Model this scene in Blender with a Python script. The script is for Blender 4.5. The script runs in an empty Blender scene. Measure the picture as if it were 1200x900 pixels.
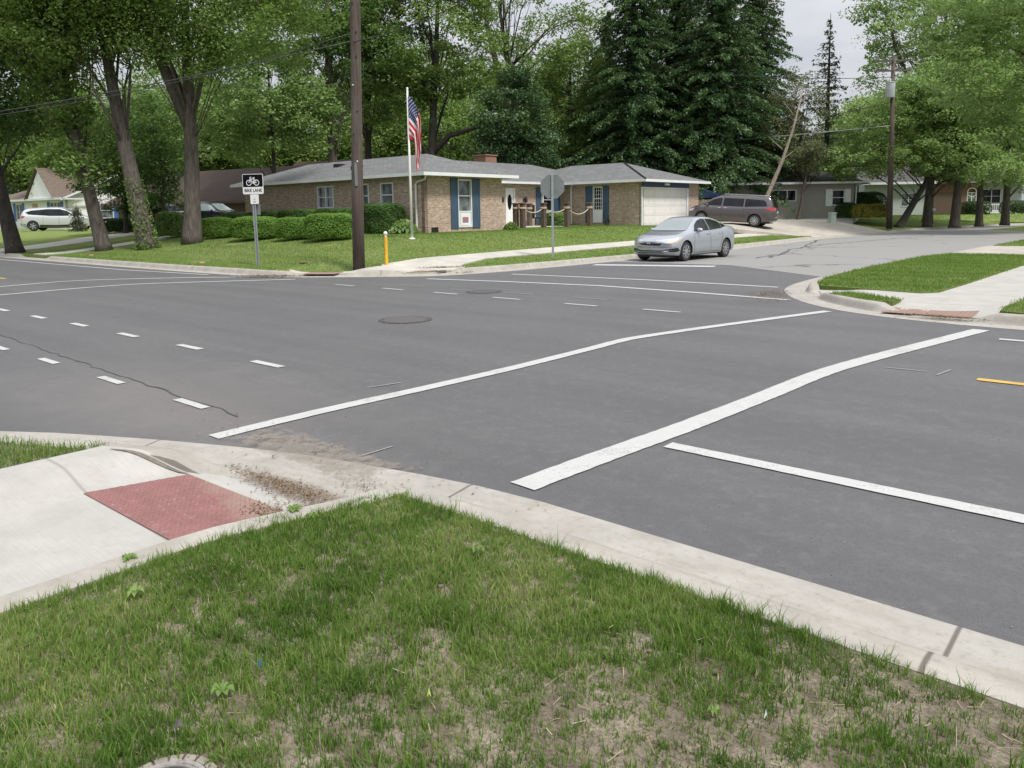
import bpy, math, random
import numpy as np
from mathutils import Vector, Matrix, geometry
from mathutils.bvhtree import BVHTree
random.seed(7); RNG = np.random.default_rng(11)
SC = bpy.context.scene; COL = SC.collection
PI = math.pi
def R(d): return math.radians(d)

# ------------------------------------------------------------------ street frame
# U runs along the main road (towards the right foreground), N across it, away from the camera
UX, UY, NX, NY = .755, -.656, .656, .755
STREET = math.atan2(UY, UX)
def W(u, n, z=None):
    p = (u*UX+n*NX, u*UY+n*NY)
    return p if z is None else (p[0], p[1], z)
def UN(x, y): return (x*UX+y*UY, x*NX+y*NY)

# ------------------------------------------------------------------ camera numbers
FOC, EYE, PITCH, ROLL = 896.26, 1.628, R(6.7), .01532
CX, CY, YC = .0076, -.1698, 355.35      # camera position and the row of the optical axis
CP, SP = math.cos(PITCH), math.sin(PITCH)
def ray(px, py):
    u = (px-600)/FOC; v = -(py-YC)/FOC
    c, s = math.cos(ROLL), math.sin(ROLL)
    u2, v2 = u*c+v*s, -u*s+v*c
    return Vector((u2, CP+v2*SP, -SP+v2*CP))
def spot(px, py, z=0.):
    r = ray(px, py); t = (z-EYE)/r.z
    return (CX+r.x*t, CY+r.y*t)
def px3b(px, py, Y):
    """height of the sight line through a photo point where it reaches y = Y"""
    r = ray(px, py); return EYE+r.z*(Y-CY)/r.y
def spot_un(px, py, z=0.): return UN(*spot(px, py, z))

# ------------------------------------------------------------------ tagging
def tag(o, label=None, cat=None, group=None, kind=None):
    if label: o['label'] = label
    if cat: o['category'] = cat
    if group: o['group'] = group
    if kind: o['kind'] = kind
    return o
def thing(name, loc, rz, label, cat, group=None):
    o = bpy.data.objects.new(name, None); COL.objects.link(o)
    o.location = loc; o.rotation_euler = (0, 0, rz); o.empty_display_size = .3
    return tag(o, label, cat, group)
def children(o): return [c for c in bpy.data.objects if c.parent is o]
def copy_tree(o, parent=None):
    c = o.copy(); COL.objects.link(c)
    if parent is not None: c.parent = parent
    for ch in children(o): copy_tree(ch, c)
    return c

# ------------------------------------------------------------------ materials
M = {}
def nmat(name):
    m = bpy.data.materials.new(name); m.use_nodes = True
    nt = m.node_tree; nt.nodes.clear()
    out = nt.nodes.new('ShaderNodeOutputMaterial')
    M[name] = m
    return m, nt, out
class NT:
    """small helper to write node graphs tersely"""
    def __init__(s, nt): s.nt = nt
    def n(s, t, ins=None, **kw):
        nd = s.nt.nodes.new('ShaderNode'+t)
        for k, v in kw.items(): setattr(nd, k, v)
        for k, v in (ins or {}).items():
            sock = nd.inputs[k]
            if isinstance(v, bpy.types.NodeSocket): s.nt.links.new(v, sock)
            else: sock.default_value = v
        return nd
    def noise(s, vec, scale, detail=4, rough=.55, dist=0.):
        return s.n('TexNoise', {'Vector': vec, 'Scale': scale, 'Detail': detail, 'Roughness': rough, 'Distortion': dist}).outputs['Fac']
    def ramp(s, fac, stops):
        r = s.n('ValToRGB', {'Fac': fac}); cr = r.color_ramp
        while len(cr.elements) < len(stops): cr.elements.new(.5)
        for e, (p, c) in zip(cr.elements, stops):
            e.position = p; e.color = (c, c, c, 1) if isinstance(c, (int, float)) else (*c[:3], 1)
        return r.outputs['Color']
    def mix(s, fac, a, b, mode='MIX'):
        m = s.n('Mix', data_type='RGBA', blend_type=mode)
        for i, v in ((0, fac), (6, a), (7, b)):
            if isinstance(v, bpy.types.NodeSocket): s.nt.links.new(v, m.inputs[i])
            else: m.inputs[i].default_value = v if i == 0 or len(v) == 4 else (*v, 1)
        return m.outputs[2]
    def math(s, op, a, b=0., c=0.):
        m = s.n('Math', operation=op)
        for i, v in enumerate((a, b, c)):
            if isinstance(v, bpy.types.NodeSocket): s.nt.links.new(v, m.inputs[i])
            else: m.inputs[i].default_value = v
        return m.outputs[0]
    def bump(s, h, strength=.3, dist=.01):
        return s.n('Bump', {'Height': h, 'Strength': strength, 'Distance': dist}).outputs[0]
    def principled(s, out, **ins):
        p = s.n('BsdfPrincipled', ins)
        s.nt.links.new(p.outputs[0], out.inputs[0]); return p
    def pos(s): return s.n('NewGeometry').outputs['Position']
    def obj(s): return s.n('TexCoord').outputs['Object']
    def uv(s): return s.n('TexCoord').outputs['UV']
    def xyz(s, v): return s.n('SeparateXYZ', {0: v}).outputs
    def mapping(s, v, **ins): return s.n('Mapping', {'Vector': v, **ins}).outputs[0]

def simple(name, c1, c2=None, rough=.7, scale=6., bump=0., bscale=40., metal=0., coat=0., spec=.5, stretch=None):
    m, nt, out = nmat(name); g = NT(nt); v = g.obj()
    if stretch: v = g.mapping(v, Scale=stretch)
    if c2 is None: c2 = tuple(x*.82 for x in c1)
    f = g.noise(v, scale, 5, .6)
    f = g.ramp(f, [(.32, 0.), (.68, 1.)])
    col = g.mix(f, c1, c2)
    ins = {'Base Color': col, 'Roughness': rough, 'Metallic': metal, 'Specular IOR Level': spec}
    if coat: ins['Coat Weight'] = coat; ins['Coat Roughness'] = .05
    if bump: ins['Normal'] = g.bump(g.noise(v, bscale, 4, .6), bump, .02)
    g.principled(out, **ins); return m

def make_materials():
    # street-frame coordinates for long stains and paving passes
    def streetvec(g): return g.mapping(g.pos(), Rotation=(0, 0, -STREET), )
    # new asphalt
    m, nt, out = nmat('asphalt_new'); g = NT(nt); p = g.pos(); sv = streetvec(g)
    fine = g.noise(p, 230, 2, .7); mid = g.noise(p, 38, 3, .6); big = g.noise(p, .35, 4, .6, .6)
    streak = g.noise(g.mapping(sv, Scale=(.12, 2.6, 1)), 1.0, 4, .6)
    scuff = g.noise(g.mapping(sv, Scale=(.5, .16, 1)), 1.0, 5, .65, 1.0)
    c = g.mix(g.ramp(fine, [(.3, 0.), (.7, 1.)]), (.040, .040, .042), (.122, .121, .124))
    c = g.mix(g.ramp(streak, [(.38, 0.), (.66, .75)]), c, (.108, .107, .109))
    c = g.mix(g.ramp(big, [(.40, 0.), (.72, .55)]), c, (.116, .114, .112))
    c = g.mix(g.ramp(mid, [(.36, .55), (.55, 0.)]), c, (.070, .070, .073))
    c = g.mix(g.ramp(g.noise(p, 9, 4, .65), [(.5, 0.), (.75, .4)]), c, (.165, .162, .160))
    c = g.mix(g.ramp(scuff, [(.52, 0.), (.75, .40)]), c, (.082, .082, .086))
    x, y, z = g.xyz(sv)
    # dusty wash near the ramp: pale brown dirt carried from the gutter
    dx = g.math('MULTIPLY', g.math('ADD', x, 6.6), .30); dy = g.math('MULTIPLY', g.math('SUBTRACT', y, 3.0), .62)
    dd = g.math('SQRT', g.math('ADD', g.math('MULTIPLY', dx, dx), g.math('MULTIPLY', dy, dy)))
    dd = g.math('ADD', dd, g.math('MULTIPLY', g.math('SUBTRACT', g.noise(p, 1.6, 5, .65), .5), 1.1))
    c = g.mix(g.ramp(dd, [(.25, .5), (1., 0.)]), c, (.17, .155, .142))
    # speckle of pale stones
    vo = g.n('TexVoronoi', {'Vector': p, 'Scale': 95.}).outputs['Distance']
    c = g.mix(g.ramp(vo, [(.10, .6), (.22, 0.)]), c, (.22, .215, .21))
    c = g.mix(g.ramp(g.n('TexVoronoi', {'Vector': p, 'Scale': 60.}).outputs['Distance'], [(.10, .55), (.24, 0.)]), c, (.035, .035, .036))
    wheel = g.math('PINGPONG', g.math('ADD', y, .1), .9)
    c = g.mix(g.math('MULTIPLY', g.ramp(wheel, [(.10, .30), (.5, 0.)]), g.ramp(g.noise(sv, .25, 3), [(.35, .3), (.6, 1.)])), c, (.062, .062, .064))
    b = g.bump(fine, .6, .005)
    g.principled(out, **{'Base Color': c, 'Roughness': .68, 'Normal': b, 'Specular IOR Level': .6})
    # old asphalt of the side street
    m, nt, out = nmat('asphalt_old'); g = NT(nt); p = g.pos()
    fine = g.noise(p, 60, 3, .7); big = g.noise(p, .35, 5, .65, .5)
    c = g.mix(g.ramp(fine, [(.3, 0.), (.7, 1.)]), (.19, .186, .18), (.27, .265, .258))
    c = g.mix(g.ramp(big, [(.4, 0.), (.7, .6)]), c, (.22, .208, .19))
    vd = g.n('TexVoronoi', {'Vector': g.mix(.25, g.mapping(p, Scale=(.22, .22, .22)), g.n('TexNoise', {'Vector': p, 'Scale': .8, 'Detail': 5.}).outputs['Color']), 'Scale': 1.}, feature='DISTANCE_TO_EDGE').outputs['Distance']
    crack = g.math('MULTIPLY', g.ramp(vd, [(.004, .8), (.012, 0.)]), g.ramp(g.noise(p, .2, 2), [(.48, 0.), (.55, 1.)]))
    c = g.mix(crack, c, (.04, .04, .042))
    g.principled(out, **{'Base Color': c, 'Roughness': .88, 'Normal': g.bump(fine, .4, .006)})
    # road paint, lightly worn
    for nm, col in (('paint_white', (.45, .45, .44)), ('paint_yellow', (.58, .36, .07)), ('paint_faint', (.27, .27, .27))):
        m, nt, out = nmat(nm); g = NT(nt); p = g.pos()
        f = g.noise(p, 55, 5, .75); w = g.noise(p, 2.2, 4, .6)
        k = g.ramp(g.math('ADD', g.math('MULTIPLY', f, .55), g.math('MULTIPLY', w, .45)), [(.40, .55), (.50, 0.)])
        c = g.mix(k, (*col,), tuple(x*.35+.04 for x in col)); c = g.mix(g.ramp(w, [(.45, 0.), (.7, .5)]), c, tuple(x*.72 for x in col))
        g.principled(out, **{'Base Color': c, 'Roughness': .7, 'Normal': g.bump(f, .3, .004)})
    # concrete: kerbs with joints along U, and slabs
    m, nt, out = nmat('kerb_concrete'); g = NT(nt); p = g.pos(); u, v, _ = g.xyz(g.uv())
    f = g.noise(p, 3.2, 6, .65); fi = g.noise(p, 120, 3, .7)
    c = g.mix(g.ramp(f, [(.3, 0.), (.7, 1.)]), (.40, .38, .335), (.26, .245, .215))
    c = g.mix(g.ramp(fi, [(.35, .25), (.5, 0.)]), c, (.27, .25, .22))
    c = g.mix(g.ramp(v, [(.40, .22), (.46, 0.)]), c, (.36, .35, .33))            # greyer gutter pan
    st = g.noise(g.mapping(g.uv(), Scale=(.9, 3.5, 1)), 2.0, 5, .7)
    c = g.mix(g.ramp(st, [(.48, 0.), (.70, .7)]), c, (.265, .23, .19))
    c = g.mix(g.ramp(g.noise(p, 22, 5, .75), [(.53, 0.), (.66, .45)]), c, (.20, .185, .16))
    j = g.math('PINGPONG', g.math('ADD', u, 2.46), 1.29)
    c = g.mix(g.ramp(j, [(.006, .9), (.012, 0.)]), c, (.10, .085, .07))
    g.principled(out, **{'Base Color': c, 'Roughness': .85, 'Normal': g.bump(g.math('ADD', fi, f), .35, .006)})
    m, nt, out = nmat('slab_concrete'); g = NT(nt); p = g.pos(); u, v, _ = g.xyz(g.uv())
    f = g.noise(p, 2.6, 6, .6); fi = g.noise(p, 140, 3, .7)
    broom = g.noise(g.mapping(g.uv(), Scale=(1.5, 60, 1)), 2., 3, .6)
    c = g.mix(g.ramp(f, [(.3, 0.), (.7, 1.)]), (.42, .41, .38), (.33, .318, .29))
    c = g.mix(g.ramp(broom, [(.4, .35), (.6, 0.)]), c, (.31, .30, .275))
    c = g.mix(g.ramp(g.noise(p, 11, 6, .75), [(.52, 0.), (.68, .4)]), c, (.29, .275, .25))
    c = g.mix(g.ramp(fi, [(.33, .25), (.45, 0.)]), c, (.28, .26, .23))
    j = g.math('PINGPONG', g.math('ADD', v, .04), .75)
    c = g.mix(g.ramp(j, [(.006, .6), (.014, 0.)]), c, (.20, .185, .16))
    g.principled(out, **{'Base Color': c, 'Roughness': .85, 'Normal': g.bump(g.math('ADD', fi, broom), .35, .005)})
    simple('drive_concrete', (.42, .385, .33), (.30, .275, .235), .88, 1.6, .2, 40)
    simple('far_walk', (.47, .45, .40), (.36, .34, .30), .85, 1.8)
    # tactile red
    m, nt, out = nmat('tactile_red'); g = NT(nt); p = g.pos()
    f = g.noise(p, 7, 6, .7); d = g.noise(p, 30, 4, .7)
    c = g.mix(g.ramp(f, [(.35, 0.), (.65, 1.)]), (.235, .108, .102), (.18, .085, .080))
    c = g.mix(g.ramp(d, [(.58, 0.), (.70, .5)]), c, (.36, .27, .23))
    x, y, z = g.xyz(streetvec(g))
    q = g.math('ADD', g.math('MULTIPLY', g.math('ADD', y, g.math('MULTIPLY', x, .25)), 1.), g.math('MULTIPLY', g.noise(p, 9, 4), .35))
    c = g.mix(g.ramp(g.math('SUBTRACT', q, .35), [(.72, 0.), (.90, .65)]), c, (.26, .19, .15))
    g.principled(out, **{'Base Color': c, 'Roughness': .8, 'Normal': g.bump(d, .3, .004)})
    # soil under the near grass
    m, nt, out = nmat('soil'); g = NT(nt); p = g.pos()
    f = g.noise(p, 5.5, 7, .7); fi = g.noise(p, 70, 5, .75)
    c = g.mix(g.ramp(f, [(.35, 0.), (.68, 1.)]), (.14, .11, .072), (.44, .375, .285))
    c = g.mix(g.ramp(fi, [(.35, .8), (.6, 0.)]), c, (.085, .068, .046))
    g.principled(out, **{'Base Color': c, 'Roughness': .95, 'Normal': g.bump(g.math('ADD', fi, f), .9, .02)})
    # mown turf sheets
    m, nt, out = nmat('turf'); g = NT(nt); p = g.pos(); sv = streetvec(g)
    f = g.noise(p, .8, 6, .65); fi = g.noise(p, 22, 6, .8)
    stripe = g.noise(g.mapping(sv, Scale=(.25, 1.3, 1)), 1.2, 4, .6)
    c = g.mix(g.ramp(f, [(.32, 0.), (.68, 1.)]), (.185, .255, .066), (.265, .330, .105))
    c = g.mix(g.ramp(stripe, [(.45, 0.), (.62, .55)]), c, (.29, .315, .145))
    c = g.mix(g.ramp(fi, [(.38, .8), (.56, 0.)]), c, (.090, .145, .032))
    g.principled(out, **{'Base Color': c, 'Roughness': .95, 'Specular IOR Level': .1, 'Normal': g.bump(fi, 1., .08)})
    # leaves and blades: colour per leaf from an attribute
    for nm, a, b, c3, tr in (
        ('blades', (.068, .140, .024), (.165, .275, .055), (.34, .38, .14), .45),
        ('leaf_deep', (.050, .110, .034), (.108, .200, .060), (.205, .310, .105), .42),
        ('leaf_mid', (.092, .166, .044), (.176, .282, .075), (.300, .400, .140), .45),
        ('leaf_bright', (.145, .240, .080), (.250, .375, .130), (.390, .505, .225), .5),
        ('needle_dark', (.032, .075, .034), (.058, .118, .050), (.110, .175, .075), .2),
        ('needle_grey', (.05, .075, .05), (.09, .11, .07), (.15, .15, .105), .2),
        ('leaf_dull', (.075, .10, .050), (.14, .16, .085), (.22, .20, .13), .35),
        ('leaf_yew', (.014, .042, .012), (.035, .085, .018), (.085, .150, .030), .3),
        ('leaf_box', (.055, .135, .022), (.140, .265, .036), (.260, .390, .070), .35),
        ('hedge_dark', (.025, .062, .014), (.060, .130, .022), (.120, .200, .040), .3),
        ('leaf_yellow', (.16, .17, .03), (.34, .32, .06), (.46, .40, .09), .4),
        ('litter', (.060, .035, .020), (.155, .095, .055), (.30, .21, .13), .1),
        ('straw', (.20, .15, .085), (.33, .27, .17), (.46, .40, .27), .2)):
        m, nt, out = nmat(nm); g = NT(nt)
        t = g.n('Attribute', attribute_name='tone').outputs['Fac']
        col = g.ramp(t, [(0., a), (.5, b), (1., c3)])
        d = g.n('BsdfPrincipled', {'Base Color': col, 'Roughness': .55, 'Specular IOR Level': .3})
        tl = g.n('BsdfTranslucent', {'Color': g.mix(.35, col, (.20, .30, .02))})
        mx = g.n('MixShader', {0: tr, 1: d.outputs[0], 2: tl.outputs[0]})
        nt.links.new(mx.outputs[0], out.inputs[0])
    # brick
    for nm, c1, c2, mo in (('brick_tan', (.42, .30, .225), (.25, .165, .125), (.42, .37, .31)), ('brick_red', (.19, .07, .045), (.11, .045, .032), (.2, .17, .15))):
        m, nt, out = nmat(nm); g = NT(nt)
        bt = g.n('TexBrick', {'Vector': g.uv(), 'Color1': (*c1, 1), 'Color2': (*c2, 1), 'Mortar': (*mo, 1), 'Scale': 1., 'Mortar Size': .010,
                              'Mortar Smooth': .2, 'Bias': .0, 'Brick Width': .215, 'Row Height': .075}, offset=.5)
        f = g.noise(g.uv(), 1.4, 5, .6)
        wn = g.n('TexNoise', {'Vector': g.mapping(g.uv(), Scale=(4.65, 13.3, 1)), 'Scale': 1., 'Detail': 1.}).outputs['Fac']
        c = g.mix(g.ramp(wn, [(.55, 0.), (.63, .55)]), bt.outputs['Color'], (.62, .52, .43) if nm == 'brick_tan' else (.25, .12, .09))
        c = g.mix(g.ramp(f, [(.35, .3), (.6, 0.)]), c, tuple(x*.75 for x in c1))
        g.principled(out, **{'Base Color': c, 'Roughness': .9, 'Normal': g.bump(bt.outputs['Fac'], -.6, .01)})
    # shingles
    for nm, c1, c2 in (('shingle_grey', (.185, .187, .188), (.115, .118, .121)), ('shingle_brown', (.085, .052, .042), (.050, .032, .027)),
                       ('shingle_tan', (.20, .155, .125), (.13, .10, .082)), ('shingle_dark', (.10, .095, .09), (.06, .058, .056))):
        m, nt, out = nmat(nm); g = NT(nt)
        bt = g.n('TexBrick', {'Vector': g.uv(), 'Color1': (*c1, 1), 'Color2': (*c2, 1), 'Mortar': (*[x*.55 for x in c2], 1), 'Scale': 1., 'Mortar Size': .012,
                              'Brick Width': .32, 'Row Height': .145}, offset=.37)
        f = g.noise(g.uv(), .7, 5, .65)
        c = g.mix(g.ramp(f, [(.35, .45), (.65, 0.)]), bt.outputs['Color'], tuple(x*.72 for x in c1))
        g.principled(out, **{'Base Color': c, 'Roughness': .93, 'Normal': g.bump(bt.outputs['Fac'], -.5, .02)})
    # siding with horizontal lap lines
    for nm, c1, lap in (('siding_white', (.84, .84, .83), .2), ('siding_grey', (.27, .26, .24), .25), ('siding_brown', (.10, .062, .045), .3), ('siding_pale', (.40, .42, .42), .2), ('fence_wood', (.27, .21, .15), .14)):
        m, nt, out = nmat(nm); g = NT(nt); u, v, _ = g.xyz(g.uv())
        w = g.math('FRACT', g.math('DIVIDE', v if nm != 'fence_wood' else u, lap))
        c = g.mix(g.ramp(w, [(.0, .55), (.09, 0.)]), c1, tuple(x*.45 for x in c1))
        c = g.mix(g.ramp(g.noise(g.uv(), 1.5, 4), [(.4, .2), (.6, 0.)]), c, tuple(x*.8 for x in c1))
        g.principled(out, **{'Base Color': c, 'Roughness': .65, 'Normal': g.bump(w, .5, .012)})
    # bark
    for nm, c1, c2 in (('bark_grey', (.135, .115, .095), (.052, .044, .037)), ('bark_dark', (.065, .055, .047), (.026, .022, .019)), ('bark_pale', (.32, .27, .215), (.17, .14, .11))):
        m, nt, out = nmat(nm); g = NT(nt)
        v = g.mapping(g.obj(), Scale=(9, 9, 1.5))
        f = g.noise(v, 1.3, 6, .7, .6); b = g.noise(g.obj(), 1.1, 4, .6)
        c = g.mix(g.ramp(f, [(.36, 0.), (.6, 1.)]), c2, c1)
        c = g.mix(g.ramp(b, [(.5, 0.), (.72, .4)]), c, tuple((x*.9+.03) for x in c1))
        g.principled(out, **{'Base Color': c, 'Roughness': .95, 'Normal': g.bump(f, 1., .07)})
    m, nt, out = nmat('pole_wood'); g = NT(nt)
    f = g.noise(g.mapping(g.obj(), Scale=(26, 26, .7)), 1.2, 6, .7); b = g.noise(g.mapping(g.obj(), Scale=(1, 1, .5)), 1.6, 4, .6)
    c = g.mix(g.ramp(f, [(.35, 0.), (.62, 1.)]), (.045, .034, .028), (.150, .112, .088))
    c = g.mix(g.ramp(b, [(.45, 0.), (.65, .5)]), c, (.20, .175, .155))
    z = g.xyz(g.obj())[2]
    c = g.mix(g.ramp(z, [(.0, .7), (.9, .35)]), c, (.035, .026, .022))
    g.principled(out, **{'Base Color': c, 'Roughness': .9, 'Normal': g.bump(f, .9, .02)})
    simple('post_wood', (.13, .09, .07), (.07, .05, .04), .9, 5, .4, 20, stretch=(6, 6, 1))
    simple('rope', (.50, .42, .32), None, .9, 20)
    simple('galvanised', (.40, .43, .44), (.30, .33, .345), .45, 9, metal=.55)
    simple('sign_back', (.21, .23, .225), (.165, .185, .18), .5, 4, metal=.35)
    simple('sign_white', (.76, .76, .76), (.70, .70, .70), .4, 5)
    simple('sign_black', (.006, .006, .010), None, .6, 5, spec=.08)
    simple('white_paint', (.78, .78, .76), (.70, .70, .68), .5, 2)
    simple('white_trim', (.72, .73, .74), (.62, .63, .64), .5, 1.5)
    simple('garage_white', (.70, .69, .66), (.63, .62, .59), .55, 1.2)
    simple('blue_paint', (.055, .100, .160), (.045, .080, .130), .6, 3)
    simple('blue_bright', (.075, .165, .46), (.06, .13, .37), .6, 3)
    simple('blue_band', (.030, .050, .110), None, .6, 3)
    simple('yellow_paint', (.74, .43, .025), (.58, .33, .03), .5, 5)
    simple('dark_void', (.012, .012, .013), None, .8, 3)
    simple('dark_metal', (.03, .03, .032), None, .5, 3, metal=.4)
    simple('wire', (.055, .055, .058), None, .6, 3)
    simple('wire_pale', (.30, .30, .30), None, .5, 3)
    simple('transformer_grey', (.50, .53, .56), (.42, .45, .48), .45, 3)
    simple('curtain', (.42, .45, .44), (.30, .33, .33), .8, 3, stretch=(10, 10, .6))
    simple('chimney_brick', (.30, .165, .11), (.20, .11, .08), .9, 9)
    simple('iron_rust', (.098, .086, .080), (.080, .076, .074), .8, 9, .5, 30)
    simple('iron_pale', (.36, .34, .31), (.17, .16, .15), .75, 14, .7, 50)
    simple('canopy_blue', (.03, .06, .16), None, .7, 2)
    simple('cone_orange', (.55, .25, .14), (.45, .28, .20), .8, 20)
    simple('pedestal_green', (.42, .50, .44), (.36, .43, .38), .5, 3)
    simple('stone', (.42, .40, .37), (.28, .26, .24), .9, 5, .4, 10)
    simple('tyre', (.018, .018, .019), (.030, .030, .031), .85, 8)
    simple('rim', (.50, .51, .53), (.40, .41, .43), .3, 8, metal=.8)
    simple('chrome', (.70, .71, .73), None, .15, 4, metal=1.)
    simple('plastic_black', (.012, .012, .013), (.02, .02, .021), .5, 8)
    simple('lamp_lens', (.62, .64, .66), (.48, .49, .50), .12, 18, metal=.5, coat=1.)
    simple('lamp_amber', (.85, .42, .12), (.8, .5, .25), .2, 10, coat=1.)
    simple('lamp_red', (.42, .02, .02), (.30, .012, .014), .2, 10, coat=1.)
    simple('plate', (.25, .33, .36), (.6, .6, .6), .5, 30)
    def paint(nm, c, flake=.5):
        m, nt, out = nmat(nm); g = NT(nt)
        f = g.noise(g.obj(), 900, 2); d = g.noise(g.obj(), 1.2, 4, .6)
        col = g.mix(g.ramp(f, [(.3, 0.), (.7, 1.)]), tuple(x*.88 for x in c), c)
        z = g.xyz(g.obj())[2]
        dirt = g.math('MULTIPLY', g.ramp(z, [(.15, 1.), (.42, 0.)]), g.ramp(d, [(.35, .2), (.7, .6)]))
        col = g.mix(dirt, col, (.16, .15, .135))
        g.principled(out, **{'Base Color': col, 'Metallic': flake, 'Roughness': g.math('ADD', .28, g.math('MULTIPLY', dirt, .4)), 'Coat Weight': .8, 'Coat Roughness': .06})
    paint('paint_silver', (.43, .46, .50), .55); paint('paint_taupe', (.115, .10, .105), .5)
    paint('paint_white_silver', (.60, .61, .60), .4); paint('paint_night', (.012, .014, .022), .3)
    m, nt, out = nmat('glass_dark'); g = NT(nt)
    c = g.mix(g.ramp(g.noise(g.obj(), 1.6, 3), [(.4, 0.), (.65, 1.)]), (.006, .007, .008), (.015, .017, .018))
    g.principled(out, **{'Base Color': c, 'Roughness': .05, 'Specular IOR Level': .28})
    m, nt, out = nmat('glass_screen'); g = NT(nt)
    g.principled(out, **{'Base Color': (.20, .235, .245, 1), 'Roughness': .05, 'Specular IOR Level': .8, 'Coat Weight': .2, 'Coat Roughness': .02})
    m, nt, out = nmat('glass_house'); g = NT(nt)
    v = g.obj()
    c = g.mix(g.ramp(g.noise(v, 2.2, 3), [(.4, 0.), (.6, 1.)]), (.05, .06, .065), (.16, .185, .19))
    g.principled(out, **{'Base Color': c, 'Roughness': .08, 'Specular IOR Level': .8})
    # flag, from UV: u along the fly, v along the hoist
    m, nt, out = nmat('flag_cloth'); g = NT(nt); u, v, _ = g.xyz(g.uv())
    red = g.math('GREATER_THAN', g.math('FRACT', g.math('MULTIPLY', v, 6.5)), .5)
    red = g.math('SUBTRACT', 1., red)
    c = g.mix(red, (.72, .70, .70), (.56, .025, .045))
    can = g.math('MULTIPLY', g.math('LESS_THAN', u, .4), g.math('GREATER_THAN', v, 6/13.))
    su = g.math('MULTIPLY', u, 12/.4); sv = g.math('MULTIPLY', g.math('SUBTRACT', v, 6/13.), 10/(7/13.))
    su = g.math('SUBTRACT', su, .5); sv = g.math('SUBTRACT', sv, .5)
    fu = g.math('SUBTRACT', g.math('FRACT', su), .5); fv = g.math('SUBTRACT', g.math('FRACT', sv), .5)
    r = g.math('SQRT', g.math('ADD', g.math('MULTIPLY', fu, fu), g.math('MULTIPLY', fv, fv)))
    par = g.math('LESS_THAN', g.math('FRACT', g.math('MULTIPLY', g.math('ADD', g.math('FLOOR', su), g.math('FLOOR', sv)), .5)), .25)
    star = g.math('MULTIPLY', par, g.math('LESS_THAN', r, .30))
    cc = g.mix(star, (.022, .035, .13), (.72, .72, .72))
    c = g.mix(can, c, cc)
    d = g.n('BsdfPrincipled', {'Base Color': c, 'Roughness': .8}); tl = g.n('BsdfTranslucent', {'Color': c})
    mx = g.n('MixShader', {0: .3, 1: d.outputs[0], 2: tl.outputs[0]}); nt.links.new(mx.outputs[0], out.inputs[0])
make_materials()

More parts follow.
